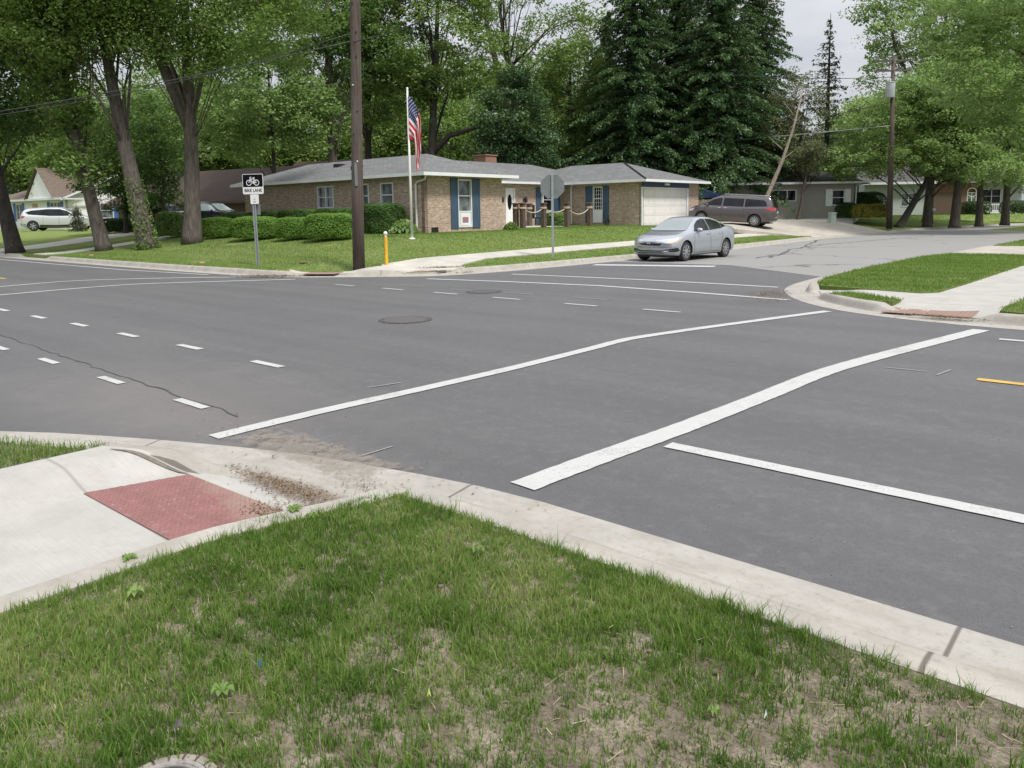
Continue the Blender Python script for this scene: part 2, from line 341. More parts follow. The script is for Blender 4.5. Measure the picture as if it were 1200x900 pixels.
# ------------------------------------------------------------------ mesh builder
class MB:
    def __init__(s): s.v = []; s.f = []; s.uv = None
    def add(s, vs, fs):
        k = len(s.v); s.v += [tuple(p) for p in vs]; s.f += [tuple(i+k for i in f) for f in fs]; return s
    def box(s, x0, x1, y0, y1, z0, z1, bev=0., rot=0., piv=None):
        if x0 > x1: x0, x1 = x1, x0
        if y0 > y1: y0, y1 = y1, y0
        if bev:
            b = min(bev, (x1-x0)*.45, (y1-y0)*.45, (z1-z0)*.45)
            vs = []
            for sx in (0, 1):
                for sy in (0, 1):
                    for sz in (0, 1):
                        X, Y, Z = (x0, x1)[sx], (y0, y1)[sy], (z0, z1)[sz]
                        dx, dy, dz = (b if sx == 0 else -b), (b if sy == 0 else -b), (b if sz == 0 else -b)
                        vs += [(X, Y+dy, Z+dz), (X+dx, Y, Z+dz), (X+dx, Y+dy, Z)]
            from mathutils import Vector as V
            hull = bpy_hull(vs); s.add(*hull); return s
        vs = [(x0, y0, z0), (x1, y0, z0), (x1, y1, z0), (x0, y1, z0), (x0, y0, z1), (x1, y0, z1), (x1, y1, z1), (x0, y1, z1)]
        if rot:
            c, sn = math.cos(rot), math.sin(rot); px, py = piv or ((x0+x1)/2, (y0+y1)/2)
            vs = [(px+(x-px)*c-(y-py)*sn, py+(x-px)*sn+(y-py)*c, z) for x, y, z in vs]
        return s.add(vs, [(0, 3, 2, 1), (4, 5, 6, 7), (0, 1, 5, 4), (1, 2, 6, 5), (2, 3, 7, 6), (3, 0, 4, 7)])
    def prism(s, poly, z0, z1):
        n = len(poly)
        a = sum(poly[i][0]*poly[(i+1) % n][1]-poly[(i+1) % n][0]*poly[i][1] for i in range(n))
        if a < 0: poly = poly[::-1]
        vs = [(x, y, z0) for x, y in poly]+[(x, y, z1) for x, y in poly]
        return s.add(vs, [tuple(range(n-1, -1, -1)), tuple(range(n, 2*n))]+[(i, (i+1) % n, n+(i+1) % n, n+i) for i in range(n)])
    def tube(s, pts, rad, seg=8, cap=True):
        pts = [Vector(p) for p in pts]; n = len(pts)
        if isinstance(rad, (int, float)): rad = [rad]*n
        vs = []; ref = None
        for i, p in enumerate(pts):
            d = (pts[min(i+1, n-1)]-pts[max(i-1, 0)]).normalized()
            if ref is None: ref = Vector((1, 0, 0)) if abs(d.x) < .8 else Vector((0, 1, 0))
            a = (ref-d*ref.dot(d)).normalized(); ref = a; b = d.cross(a)
            for k in range(seg):
                t = 2*PI*k/seg; vs.append(p+(a*math.cos(t)+b*math.sin(t))*rad[i])
        fs = [(i*seg+k, i*seg+(k+1) % seg, (i+1)*seg+(k+1) % seg, (i+1)*seg+k) for i in range(n-1) for k in range(seg)]
        if cap: fs += [tuple(range(seg-1, -1, -1)), tuple((n-1)*seg+k for k in range(seg))]
        return s.add(vs, fs)
    def lathe(s, prof, seg=24, axis='z', c=(0, 0, 0)):
        vs = []
        for r, h in prof:
            for k in range(seg):
                t = 2*PI*k/seg; a, b = r*math.cos(t), r*math.sin(t)
                vs.append({'z': (c[0]+a, c[1]+b, c[2]+h), 'y': (c[0]+a, c[1]+h, c[2]-b), 'x': (c[0]+h, c[1]+a, c[2]+b)}[axis])
        n = len(prof)
        fs = [(i*seg+k, i*seg+(k+1) % seg, (i+1)*seg+(k+1) % seg, (i+1)*seg+k) for i in range(n-1) for k in range(seg)]
        fs += [tuple(range(seg-1, -1, -1)), tuple((n-1)*seg+k for k in range(seg))]
        return s.add(vs, fs)
    def blob(s, c, r, seg=14, rings=8, noise=0., seed=0):
        rr = random.Random(seed); ph = [rr.uniform(0, 6) for _ in range(6)]
        vs = [(c[0], c[1], c[2]-r[2])]
        for i in range(1, rings):
            th = PI*i/rings
            for k in range(seg):
                a = 2*PI*k/seg
                q = 1+noise*(math.sin(3*a+ph[0]+2*th)+math.sin(5*a+ph[1]-3*th)+math.sin(4*th+ph[2]+a))/3
                vs.append((c[0]+r[0]*q*math.sin(th)*math.cos(a), c[1]+r[1]*q*math.sin(th)*math.sin(a), c[2]-r[2]*q*math.cos(th)))
        vs.append((c[0], c[1], c[2]+r[2])); L = len(vs)-1
        fs = [(0, 1+(k+1) % seg, 1+k) for k in range(seg)]
        for i in range(rings-2):
            for k in range(seg):
                a = 1+i*seg; fs.append((a+k, a+(k+1) % seg, a+seg+(k+1) % seg, a+seg+k))
        a = 1+(rings-2)*seg
        fs += [(a+k, a+(k+1) % seg, L) for k in range(seg)]
        return s.add(vs, fs)
    def build(s, name, mat, parent=None, smooth=False, uv=True, angle=None, loc=None):
        me = bpy.data.meshes.new(name); me.from_pydata(s.v, [], s.f); me.update()
        if uv: box_uv(me)
        if s.uv is not None:
            lay = me.uv_layers[0] if me.uv_layers else me.uv_layers.new(name='UVMap')
            lay.data.foreach_set('uv', np.array([c for i in [l.vertex_index for l in me.loops] for c in s.uv[i]], dtype=np.float32))
        return link(name, me, mat, parent, smooth, angle, loc)
def link(name, me, mat, parent=None, smooth=False, angle=None, loc=None):
    if isinstance(mat, str): mat = M[mat]
    me.materials.append(mat)
    if smooth or angle:
        me.polygons.foreach_set('use_smooth', [True]*len(me.polygons))
        if angle: me.set_sharp_from_angle(angle=R(angle))
    o = bpy.data.objects.new(name, me); COL.objects.link(o)
    if parent is not None: o.parent = parent
    if loc: o.location = loc
    return o
def bpy_hull(vs):
    import bmesh
    bm = bmesh.new(); V = [bm.verts.new(v) for v in vs]
    bmesh.ops.convex_hull(bm, input=V)
    bmesh.ops.dissolve_limit(bm, angle_limit=.01, verts=bm.verts, edges=bm.edges)
    bm.verts.index_update()
    r = ([tuple(v.co) for v in bm.verts], [tuple(v.index for v in f.verts) for f in bm.faces]); bm.free(); return r
def box_uv(me):
    n = len(me.loops)
    if n == 0: return
    lay = me.uv_layers.new(name='UVMap')
    co = np.empty(len(me.vertices)*3, np.float32); me.vertices.foreach_get('co', co); co = co.reshape(-1, 3)
    li = np.empty(n, np.int32); me.loops.foreach_get('vertex_index', li)
    pn = np.empty(len(me.polygons)*3, np.float32); me.polygons.foreach_get('normal', pn); pn = pn.reshape(-1, 3)
    ls = np.empty(len(me.polygons), np.int32); me.polygons.foreach_get('loop_start', ls)
    lt = np.empty(len(me.polygons), np.int32); me.polygons.foreach_get('loop_total', lt)
    pi = np.repeat(np.arange(len(me.polygons)), lt); N = pn[pi]; C = co[li]
    ax = np.argmax(np.abs(N)*np.array([1, 1, .999]), axis=1)
    # sloping roofs: run u along the level direction
    hx = np.stack([-N[:, 1], N[:, 0]], 1); hl = np.linalg.norm(hx, axis=1)
    level = hl > .05
    hx = np.where(level[:, None], hx/np.maximum(hl, 1e-6)[:, None], np.array([[1., 0.]]))
    up = np.cross(N, np.concatenate([hx, np.zeros((n, 1))], 1))
    uv = np.stack([(C[:, :2]*hx).sum(1), (C*up).sum(1)], 1).astype(np.float32)
    lay.data.foreach_set('uv', uv.ravel())

def np_mesh(name, verts, faces, mat, parent=None, tone=None, smooth=False):
    """verts Nx3, faces Mxk (all the same k), tone per vertex"""
    me = bpy.data.meshes.new(name); k = faces.shape[1]
    me.vertices.add(len(verts)); me.vertices.foreach_set('co', np.ascontiguousarray(verts, dtype=np.float32).ravel())
    me.loops.add(faces.size); me.loops.foreach_set('vertex_index', np.ascontiguousarray(faces, dtype=np.int32).ravel())
    me.polygons.add(len(faces)); me.polygons.foreach_set('loop_start', np.arange(0, faces.size, k, dtype=np.int32))
    me.update(calc_edges=True)
    if tone is not None:
        a = me.attributes.new('tone', 'FLOAT', 'POINT'); a.data.foreach_set('value', np.clip(tone, 0, 1).astype(np.float32))
    return link(name, me, mat, parent, smooth)

# ------------------------------------------------------------------ ground lines (street frame)
FK = [(-160, 10.9), (-60, 10.9), (-30, 10.9), (-24, 10.95), (-20.9, 11.05), (-19, 11.1), (-17.9, 11.5), (-16.8, 12.2), (-15.7, 13.0), (-14.8, 13.8), (-14.35, 14.9), (-14.05, 16.8),
      (-13.95, 18.5), (-13.8, 22), (-13.7, 29.5), (-14.3, 43), (-13.7, 57.6), (-12.7, 65), (-9.6, 77.5), (-3, 92), (8, 108), (30, 132)]
RK = [(90, 11.75), (20, 11.75), (-1, 11.75), (-2.44, 11.89), (-3.62, 12.32), (-4.54, 13.05), (-5.27, 14.01), (-5.83, 15.15), (-6.13, 16.49), (-6.27, 18.47), (-6.35, 21.2),
      (-6.3, 25.7), (-5.7, 33), (-4.8, 44), (-3.5, 58), (0, 72), (9, 90), (25, 112)]
NK = [(90, 3.12), (20, 3.12), (-2.5, 3.12), (-3.4, 3.0), (-4.4, 2.75), (-5.2, 2.43), (-5.9, 2.1), (-6.7, 1.64), (-7.5, .9), (-8.0, -.4), (-8.15, -2.5), (-8.15, -50)]
LK = [(-160, 3.12), (-30, 3.12), (-19, 3.1), (-17.3, 2.4), (-16.2, .9), (-16, -1.5), (-16, -50)]
def catmull(P, step=.35):
    out = []
    for i in range(len(P)-1):
        p0, p1, p2, p3 = (Vector(P[max(i-1, 0)]), Vector(P[i]), Vector(P[i+1]), Vector(P[min(i+2, len(P)-1)]))
        L = (p2-p1).length; n = 1 if L > 25 else max(1, int(L/step if L < 3.5 else L/2))
        for k in range(n):
            t = k/n
            if L > 8: q = p1.lerp(p2, t)
            else:
                m1 = (p2-p0)*.5; m2 = (p3-p1)*.5
                l0, l2 = (p1-p0).length or L, (p3-p2).length or L
                m1 = m1*min(1, 2*L/(l0+L)); m2 = m2*min(1, 2*L/(l2+L))
                q = p1*(2*t**3-3*t*t+1)+m1*(t**3-2*t*t+t)+p2*(-2*t**3+3*t*t)+m2*(t**3-t*t)
            out.append((q.x, q.y))
    out.append(tuple(P[-1])); return out
FKs, RKs, NKs, LKs = (catmull(p) for p in (FK, RK, NK, LK))
def offset(P, d):
    out = []
    for i in range(len(P)):
        a = Vector(P[max(i-1, 0)]); b = Vector(P[min(i+1, len(P)-1)]); t = (b-a).normalized()
        out.append((P[i][0]-t.y*d, P[i][1]+t.x*d))
    return out
# lawn side: FK -> +d (left of travel), RK -> -d, NK -> +d, LK -> -d
def polydist(Q, P):
    Q = np.asarray(Q, float); d = np.full(len(Q), 1e9)
    for a, b in zip(P[:-1], P[1:]):
        a = np.array(a); b = np.array(b); ab = b-a
        t = np.clip(((Q-a)@ab)/max(ab@ab, 1e-9), 0, 1)
        d = np.minimum(d, np.hypot(*(Q-a-t[:, None]*ab).T))
    return d
def sm(t): t = np.clip(t, 0, 1); return t*t*(3-2*t)
def h_far(un):
    """height of the far blocks: rises gently from the kerb to the houses"""
    un = np.atleast_2d(un); d = polydist(un, FKs)
    z = .135+.72*sm((d-.5)/8.5)
    for u, n in ((-17.65, 12.25), (-15.35, 14.25)):      # the pavement dips to the two kerb ramps
        k = sm((np.hypot(un[:, 0]-u, un[:, 1]-n)-.75)/.95); z = .03+(z-.03)*k
    return z
def hf(u, n): return float(h_far([(u, n)])[0])
def hxy(x, y): return hf(*UN(x, y))
def land(px, py):
    """where the sight line meets the far lawn"""
    r = ray(px, py); t = 15.
    for _ in range(4000):
        x, y, z = CX+r.x*t, CY+r.y*t, EYE+r.z*t
        u, n = UN(x, y)
        inside = n > 11 and (u < -14 or n > 60)
        g = hxy(x, y) if inside else 0.
        if z <= g: return (x, y, g)
        t += .05
    return (x, y, g)

# ------------------------------------------------------------------ structure builders
def in_poly(Q, P):
    Q = np.asarray(Q, float); P = np.asarray(P, float); c = np.zeros(len(Q), bool)
    j = len(P)-1
    for i in range(len(P)):
        yi, yj = P[i, 1], P[j, 1]
        m = ((yi > Q[:, 1]) != (yj > Q[:, 1]))
        with np.errstate(divide='ignore', invalid='ignore'):
            xx = (P[j, 0]-P[i, 0])*(Q[:, 1]-yi)/(yj-yi)+P[i, 0]
        c ^= m & (Q[:, 0] < xx); j = i
    return c
def sheet(name, poly, hfun, mat, step=1., skirt=.25, kind='structure', jitter=.0, smooth=True):
    """a ground sheet over a street-frame polygon, draped over hfun(un)->z; its rim turns down"""
    if poly[0] == poly[-1]: poly = poly[:-1]
    P = []
    for i in range(len(poly)):
        a, b = Vector(poly[i]), Vector(poly[(i+1) % len(poly)]); L = (b-a).length
        k = max(1, min(60, int(L/step)))
        P += [tuple(a.lerp(b, t/k)) for t in range(k)]
    A = np.array(P); lo, hi = A.min(0), A.max(0)
    nx = min(220, int((hi[0]-lo[0])/step)+1); ny = min(220, int((hi[1]-lo[1])/step)+1)
    gx, gy = np.meshgrid(np.linspace(lo[0], hi[0], nx+2)[1:-1], np.linspace(lo[1], hi[1], ny+2)[1:-1])
    Q = np.stack([gx.ravel(), gy.ravel()], 1)
    Q = Q[in_poly(Q, P)]
    Q = Q[polydist(Q, P+[P[0]]) > step*.4] if len(Q) else Q
    pts = [Vector(p) for p in P]+[Vector(p) for p in Q.tolist()]; nb = len(P)
    r = geometry.delaunay_2d_cdt(pts, [], [list(range(nb))], 1, 1e-5)
    V = np.array([tuple(v) for v in r[0]]); Z = hfun(V)
    xy = np.stack([V[:, 0]*UX+V[:, 1]*NX, V[:, 0]*UY+V[:, 1]*NY], 1)
    verts = [(x, y, z) for (x, y), z in zip(xy, Z)]
    faces = [tuple(f) for f in r[2]]
    fixed = []
    for f in faces:
        a, b, c = verts[f[0]], verts[f[1]], verts[f[2]]
        if (b[0]-a[0])*(c[1]-a[1])-(b[1]-a[1])*(c[0]-a[0]) < 0: f = f[::-1]
        fixed.append(f)
    if skirt:
        ed = {}
        for f in fixed:
            for i in range(len(f)):
                e = (f[i], f[(i+1) % len(f)]); ed[e] = 1
        low = {}
        for (a, b) in list(ed):
            if (b, a) not in ed:
                for q in (a, b):
                    if q not in low: low[q] = len(verts); verts.append((verts[q][0], verts[q][1], verts[q][2]-skirt))
                fixed.append((b, a, low[a], low[b]))
    mb = MB(); mb.v = verts; mb.f = fixed
    mb.uv = [UN(v[0], v[1]) for v in verts]
    return tag(mb.build(name, mat, smooth=False), kind=kind)
def sweep(name, P, prof, side, mat, hfac=None, zadd=None, kind='structure'):
    """kerb: profile (offset, z) swept along a street-frame line"""
    vs = []; uvs = []; arc = 0; m = len(prof); fs = []
    for i, p in enumerate(P):
        a = Vector(P[max(i-1, 0)]); b = Vector(P[min(i+1, len(P)-1)]); t = (b-a).normalized()
        if i: arc += (Vector(p)-Vector(P[i-1])).length
        k = hfac(p) if hfac else 1.
        for (o, z) in prof:
            q = (p[0]-t.y*o*side, p[1]+t.x*o*side)
            zz = z if z < .02 else .015+(z-.015)*k
            vs.append(W(*q, zz)); uvs.append((arc, o))
    for i in range(len(P)-1):
        for j in range(m-1):
            f = (i*m+j, (i+1)*m+j, (i+1)*m+j+1, i*m+j+1)
            fs.append(f if side > 0 else f[::-1])
    mb = MB(); mb.v = vs; mb.f = fs; mb.uv = uvs
    return tag(mb.build(name, mat, angle=40), kind=kind)
KERB = [(0, -.05), (0, .006), (.03, .011), (.40, .004), (.435, .05), (.455, .105), (.485, .130), (.53, .138), (.60, .138), (.632, .128), (.632, -.05)]
def dense(P, step=.12, lo=None, hi=None):
    out = []
    for a, b in zip(P[:-1], P[1:]):
        a, b = Vector(a), Vector(b); L = (b-a).length; n = max(1, min(400, int(L/step))) if L < 40 else 1
        out += [tuple(a.lerp(b, k/n)) for k in range(n)]
    return out+[P[-1]]
def drops(lst):
    def f(p):
        k = 1.
        for (u, n, r0, r1) in lst:
            d = math.hypot(p[0]-u, p[1]-n); k = min(k, float(sm((d-r0)/(r1-r0))))
        return k
    return f

# ------------------------------------------------------------------ roads
flat = lambda z: (lambda V: np.full(len(V), z))
sheet('road', [(-170, -60), (110, -60), (110, 30), (45, 150), (-30, 150), (-30, 30), (-170, 30)], flat(0.), 'asphalt_new', 12, 0)
old = [(-15.2, 20.9), (-9.8, 21.2), (-5, 17.6), (-4, 30), (-2, 60), (4, 75), (36, 118), (30, 140), (-5, 110), (-15, 80), (-17, 60), (-17, 44), (-16, 30)]
sheet('side_road', old, flat(.004), 'asphalt_old', 6, 0)
def ground_h(V):
    d = polydist(V, FKs); far = (V[:, 1] > 10.9) & ((V[:, 0] < -13.5) | (V[:, 1] > 60))
    return np.where(far, -.2+.72*sm((d-.5)/8.5), -.2)
# one wide sheet reaching the horizon, below the roads and lawns
def wide_ground():
    r = np.concatenate([np.linspace(0, 160, 81), np.geomspace(170, 3000, 18)]); x = np.concatenate([-r[:0:-1], r])
    X, Y = np.meshgrid(x, x); V = np.stack([X.ravel(), Y.ravel()], 1)
    Vu = np.stack([V[:, 0]*UX+V[:, 1]*UY, V[:, 0]*NX+V[:, 1]*NY], 1)
    Z = ground_h(Vu); n = len(x)
    i = np.arange(n*(n-1)); i = i[(i % n) != n-1]
    F = np.stack([i, i+1, i+n+1, i+n], 1)
    o = np_mesh('ground', np.concatenate([V, Z[:, None]], 1), F, 'turf'); tag(o, kind='structure')
wide_ground()

sweep('kerb_near', dense(NKs), KERB, 1, 'kerb_concrete', drops([(-3.85, 2.85, .64, 1.12)]))
sweep('kerb_far_left', dense(FKs, .3), KERB, 1, 'kerb_concrete', drops([(-17.35, 11.8, .7, 1.1), (-14.9, 13.8, .7, 1.1), (-14.5, 48.5, 5.5, 7.5), (-37.4, 10.9, 1.4, 2.)]))
sweep('kerb_right', dense(RKs, .15), KERB, -1, 'kerb_concrete', drops([(-2.7, 12.0, .62, .95), (-5.3, 14.25, .35, .7), (-5.6, 31, 2.2, 3.4)]))
sweep('kerb_left_near', dense(LKs, .5), KERB, -1, 'kerb_concrete')

# near block ----------------------------------------------------------------
NKb = offset(NKs, .62)
def back_n(u):        # back of the near kerb at this u
    return float(np.interp(u, [p[0] for p in NKb[::-1]][:len(NKb)], [p[1] for p in NKb[::-1]]))
nb_pts = sorted([(p[0], p[1]) for p in NKb if p[1] > .5])
def back_n(u): return float(np.interp(u, [p[0] for p in nb_pts], [p[1] for p in nb_pts]))
def rampz(u, n):
    z = float(np.interp(n, [.35, 2.45], [.135, .022]))
    if u < -4.5: z = z+(.152-z)*float(sm((-4.47-u)/.42))
    return z
def near_walk():
    us = np.concatenate([np.linspace(-5.13, -4.5, 10), np.linspace(-4.42, -3.33, 9)]); vs = []; fs = []
    m = 60
    for u in us:
        b = back_n(u)+.015
        for k in range(m):
            n = -25+25*k/8. if k <= 8 else (k-8)/(m-9)*b
            z = rampz(u, n)
            vs.append(W(u, n, z))
    for i in range(len(us)-1):
        for k in range(m-1):
            fs.append((i*m+k, (i+1)*m+k, (i+1)*m+k+1, i*m+k+1))
    mb = MB(); mb.v = vs; mb.f = fs; mb.uv = [(p[1], p[0]) for p in [UN(v[0], v[1]) for v in vs]]
    mb.uv = [UN(v[0], v[1]) for v in vs]
    tag(mb.build('sidewalk', 'slab_concrete', smooth=True), kind='structure')
    # low kerb along the right side of the ramp
    e = MB(); pr = [(-3.34, -.05), (-3.34, .0), (-3.325, .012), (-3.22, .012), (-3.20, 0), (-3.20, -.1)]
    rows = np.concatenate([[-25, -12, -5], np.linspace(-1, 2.52, 20)]); NR = len(rows); vs = []
    for n in rows:
        for j, (u, dz) in enumerate(pr):
            uu = u+(0.24 if n > 1.4 else 0)*float(sm((n-1.4)/1.1))
            vs.append(W(uu, n, .135+dz if j not in (0, 5) else 0.))
    fs = [(i*6+j, i*6+j+1, (i+1)*6+j+1, (i+1)*6+j) for i in range(NR-1) for j in range(5)]
    # front end of the little kerb
    fs.append(tuple((NR-1)*6+j for j in range(6)))
    e.v = vs; e.f = [f[::-1] for f in fs]; e.uv = [UN(v[0], v[1]) for v in vs]
    tag(e.build('ramp_kerb', 'kerb_concrete', smooth=False), kind='structure')
near_walk()
jm = MB(); JU = np.linspace(-5.0, -4.44, 9)
for k, u in enumerate(JU):
    wd = .004+.017*math.sin(PI*k/8)
    for sgn in (-1, 1): n_ = back_n(u)-.05+sgn*wd; jm.v.append(W(u, n_, rampz(u, n_)+.006))
jm.f = [(2*k, 2*k+2, 2*k+3, 2*k+1) for k in range(8)]
simple('joint_dirt', (.12, .10, .082), (.18, .155, .13), .95, 30)
tag(jm.build('ramp_joint', 'joint_dirt'), kind='structure')
# tactile pads with truncated domes (domes are surface relief of one mesh)
def pad(corners, zf, label, nx, ny, dome=True):
    """corners: c00, c10, c11, c01 in street frame"""
    c = [Vector(p) for p in corners]
    o = c[0]
    def P(a, b): 
        q = c[0]*(1-a)*(1-b)+c[1]*a*(1-b)+c[2]*a*b+c[3]*(1-a)*b
        return q
    ctr = P(.5, .5); base = W(ctr.x, ctr.y, zf(ctr.x, ctr.y))
    mb = MB(); N = 6
    g = []
    for i in range(N+1):
        for j in range(N+1):
            q = P(i/N, j/N); w = W(q.x, q.y, zf(q.x, q.y)+.006); g.append((w[0]-base[0], w[1]-base[1], w[2]-base[2]))
    mb.add(g, [(i*(N+1)+j, i*(N+1)+j+1, (i+1)*(N+1)+j+1, (i+1)*(N+1)+j) for i in range(N) for j in range(N)])
    if dome:
        for i in range(nx):
            for j in range(ny):
                q = P((i+.5)/nx, (j+.5)/ny); w = W(q.x, q.y, zf(q.x, q.y)+.0062)
                x, y, z = w[0]-base[0], w[1]-base[1], w[2]-base[2]
                ring = [(x+.017*math.cos(t), y+.017*math.sin(t), z) for t in [k*PI/4 for k in range(8)]]
                top = [(x+.010*math.cos(t), y+.010*math.sin(t), z+.0055) for t in [k*PI/4 for k in range(8)]]
                mb.add(ring+top, [(k, (k+1) % 8, 8+(k+1) % 8, 8+k) for k in range(8)]+[tuple(range(8, 16))])
    import bmesh
    o = mb.build('tactile_paving', 'tactile_red', uv=False)
    bm = bmesh.new(); bm.from_mesh(o.data); bmesh.ops.recalc_face_normals(bm, faces=bm.faces)
    fz = [f for f in bm.faces if f.normal.z < 0]; bmesh.ops.reverse_faces(bm, faces=fz); bm.to_mesh(o.data); bm.free()
    o.location = base
    return tag(o, label, 'tactile paving', 'red tactile pads on the kerb ramps')
pad([(-4.5, 1.44), (-3.36, 1.46), (-3.36, 2.06), (-4.42, 2.02)], rampz, 'red domed tactile pad on the near kerb ramp beside the grass', 24, 11)
# near lawn soil and small lawn left of the ramp
def bumpy(V, a=.018):
    x, y = V[:, 0], V[:, 1]
    return a*(np.sin(2.1*x+1.3*y)+.6*np.sin(5.3*x-3.1*y+1)+.4*np.sin(9.1*x+7.7*y))/2
def near_h(V):
    d = np.minimum(polydist(V, NKb), np.abs(V[:, 0]+3.2)); 
    return .122+sm(d/.5)*(.035+bumpy(V))
nkb = [p for p in NKb if p[0] > -3.05]
near_poly = [(-3.0, 2.50)]+sorted([p for p in nkb if p[0] > -2.95 and p[0] < 60])+[(60, -45), (-3.2, -45), (-3.2, .3), (-3.2, 1.35), (-3.12, 1.9)]
near_poly_vis = [p for p in near_poly if p[0] <= 60]
sheet('lawn_soil', near_poly_vis, near_h, 'soil', .35, .15)
left_poly = [(-5.14, 1.9)]+sorted([p for p in NKb if p[0] < -5.16 and p[1] > -45], key=lambda p: -p[1])+[(-7.5, -45), (-5.14, -45)]
sheet('verge_soil', left_poly, lambda V: .128+bumpy(V, .01), 'soil', .5, .15)
sheet('left_block_lawn', offset(LKs, -.62)+[(-160, -50)], flat(.13), 'turf', 8, .2)

# right block ---------------------------------------------------------------
RKb = offset(RKs, -.62)
Rp = [p for p in RKb if p[0] < 60]
def right_h(V): return np.full(len(V), .125)
def right_slab(V):
    z = np.full(len(V), .128)
    for (u, n, r0, r1) in ((-2.7, 12.35, .55, 1.5), (-5.1, 14.4, .3, 1.1)):
        d = np.hypot(V[:, 0]-u, V[:, 1]-n); z = np.minimum(z, .028+.10*sm((d-r0)/(r1-r0)))
    return z
sheet('sidewalk_right', [p for p in RKb if p[0] < -.2 and p[1] < 17.2]+[(-4.2, 17.2), (-2.3, 30), (-.9, 30), (-.35, 16)], right_slab, 'slab_concrete', .4, .2)
lawnA = [(-5.37, 15.76), (-5.62, 17), (-5.70, 18.5), (-5.74, 21.2), (-5.7, 25.7), (-5.35, 27.6), (-3.2, 27.6), (-2.75, 23), (-2.9, 17), (-2.98, 14.9), (-3.2, 14.6), (-5.07, 15.0)]
lawnB = [(-4.45, 13.70), (-3.6, 12.98), (-3.25, 13.05), (-3.22, 13.4), (-4.2, 14.05)]
lawnC = [(-1.72, 12.6), (-1.30, 12.40), (60, 12.40), (60, 75), (-.6, 75), (-1.35, 27), (-1.55, 16), (-1.75, 13.1)]
def lawn_h(V): return np.full(len(V), .142)+bumpy(V, .006)
sheet('lawn_right_corner', lawnA, lawn_h, 'turf', .8, .12)
sheet('lawn_kerb_island', lawnB, lawn_h, 'turf', .4, .12)
sheet('lawn_right', lawnC, lawn_h, 'turf', 2, .3)
sheet('driveway_right', [(-5.4, 27.8), (-5.3, 33.7), (-1.2, 33.7), (-1.3, 27.0), (-3.0, 27.7)], flat(.134), 'drive_concrete', 1, .12)
lawnD = [(-5.15, 34.0), (-4.75, 44), (-2.9, 58), (.7, 72), (9.6, 90), (20, 105), (50, 105), (-.65, 34.0)]
sheet('lawn_far_right', lawnD, lawn_h, 'turf', 3, .2)
pad([(-3.26, 12.41), (-2.04, 12.45), (-2.04, 13.04), (-3.26, 12.98)], lambda u, n: float(right_slab(np.array([[u, n]]))[0])+.002, 'red tactile pad on the ramp of the right corner', 20, 10)

# far-left block ------------------------------------------------------------
FKb = offset(FKs, .62)
def far_h(V): return h_far(V)
def drive_h(V):
    d = polydist(V, FKs); return .02+.115*sm((d-.5)/1.2)+.72*sm((d-.4)/5.4)+.006
inner = [p for p in FKb]
far_a = [p for p in FKb if p[1] < 42.2 and p[0] > -110]
HOUSE = (-3.6, 32.2); hu, hn = UN(*HOUSE)
gar_u = hu+1.5; gar_n0, gar_n1 = hn+14.85, hn+21.5
lawn1 = far_a+[(-15.0, 42.3), (-16.3, 41.2), (gar_u+4.6, gar_n0+2.2), (gar_u+.02, gar_n0+.1), (gar_u-14, gar_n0), (-110, gar_n0)]
PAV_WALK = [(-16.35, 13.3), (-15.1, 14.5), (-16.2, 17.5), (-16.4, 28), (-16.6, 40.6), (-17.5, 40.0), (-17.35, 28), (-17.2, 17.5), (-17.3, 14.2)]
PAV_CORNER = [p for p in FKb if -18.6 < p[0] < -14.9 and p[1] < 15.2]+[(-15.3, 15.6), (-16.1, 15.2), (-16.9, 14.2), (-17.9, 12.6), (-19.0, 12.2)]
def lawn1_h(V):
    z = far_h(V)
    for u, n in ((-17.65, 12.25), (-15.35, 14.25), (-16.6, 13.2)): z = z-.07*(1-sm((np.hypot(V[:, 0]-u, V[:, 1]-n)-1.15)/.4))
    return z
sheet('lawn_house', lawn1, lawn1_h, 'turf', .7, .2)
drive2 = [(-15.0, 42.35), (-16.3, 41.2), (gar_u+4.6, gar_n0+2.2), (gar_u+.05, gar_n0+.1), (gar_u+.05, gar_n1+1), (gar_u-.5, gar_n1+12), (-17.5, 55.8), (-14.42, 55.5)]
dd = [p for p in FKb if 42.3 < p[1] < 55.5]
drive2 = [(-15.0, 42.35)]+dd+drive2[-1:]+[drive2[-2]]+drive2[4:6][::-1]+[drive2[3], drive2[2], drive2[1]]
sheet('driveway', drive2, drive_h, 'drive_concrete', 1.2, .2)
f2 = [p for p in FKb if p[1] > 55.6 and p[0] < 28]
lawn2 = [(-14.42, 55.6)]+f2+[(0, 150), (-60, 150), (gar_u-.6, gar_n1+12), (-17.5, 55.9)]
sheet('lawn_beyond', lawn2, far_h, 'turf', 2.5, .2)
sheet('back_lawn', [(gar_u-.6, gar_n0+.2), (gar_u-.6, gar_n1+12), (-60, 150), (-110, 150), (-110, gar_n0+.02), (gar_u-14, gar_n0+.02)], far_h, 'turf', 5, .2)
plus = lambda f, e: (lambda V: f(V)+e)
sheet('sidewalk_far', [(-16.35, 13.3), (-15.1, 14.5), (-16.2, 17.5), (-16.4, 28), (-16.6, 40.6), (-17.5, 40.0), (-17.35, 28), (-17.2, 17.5), (-17.3, 14.2)], plus(far_h, .035), 'far_walk', .6, .05)
sheet('corner_pavement', [p for p in FKb if -18.6 < p[0] < -14.9 and p[1] < 15.2]+[(-15.3, 15.6), (-16.1, 15.2), (-16.9, 14.2), (-17.9, 12.6), (-19.0, 12.2)], plus(far_h, .028), 'far_walk', .35, .05)
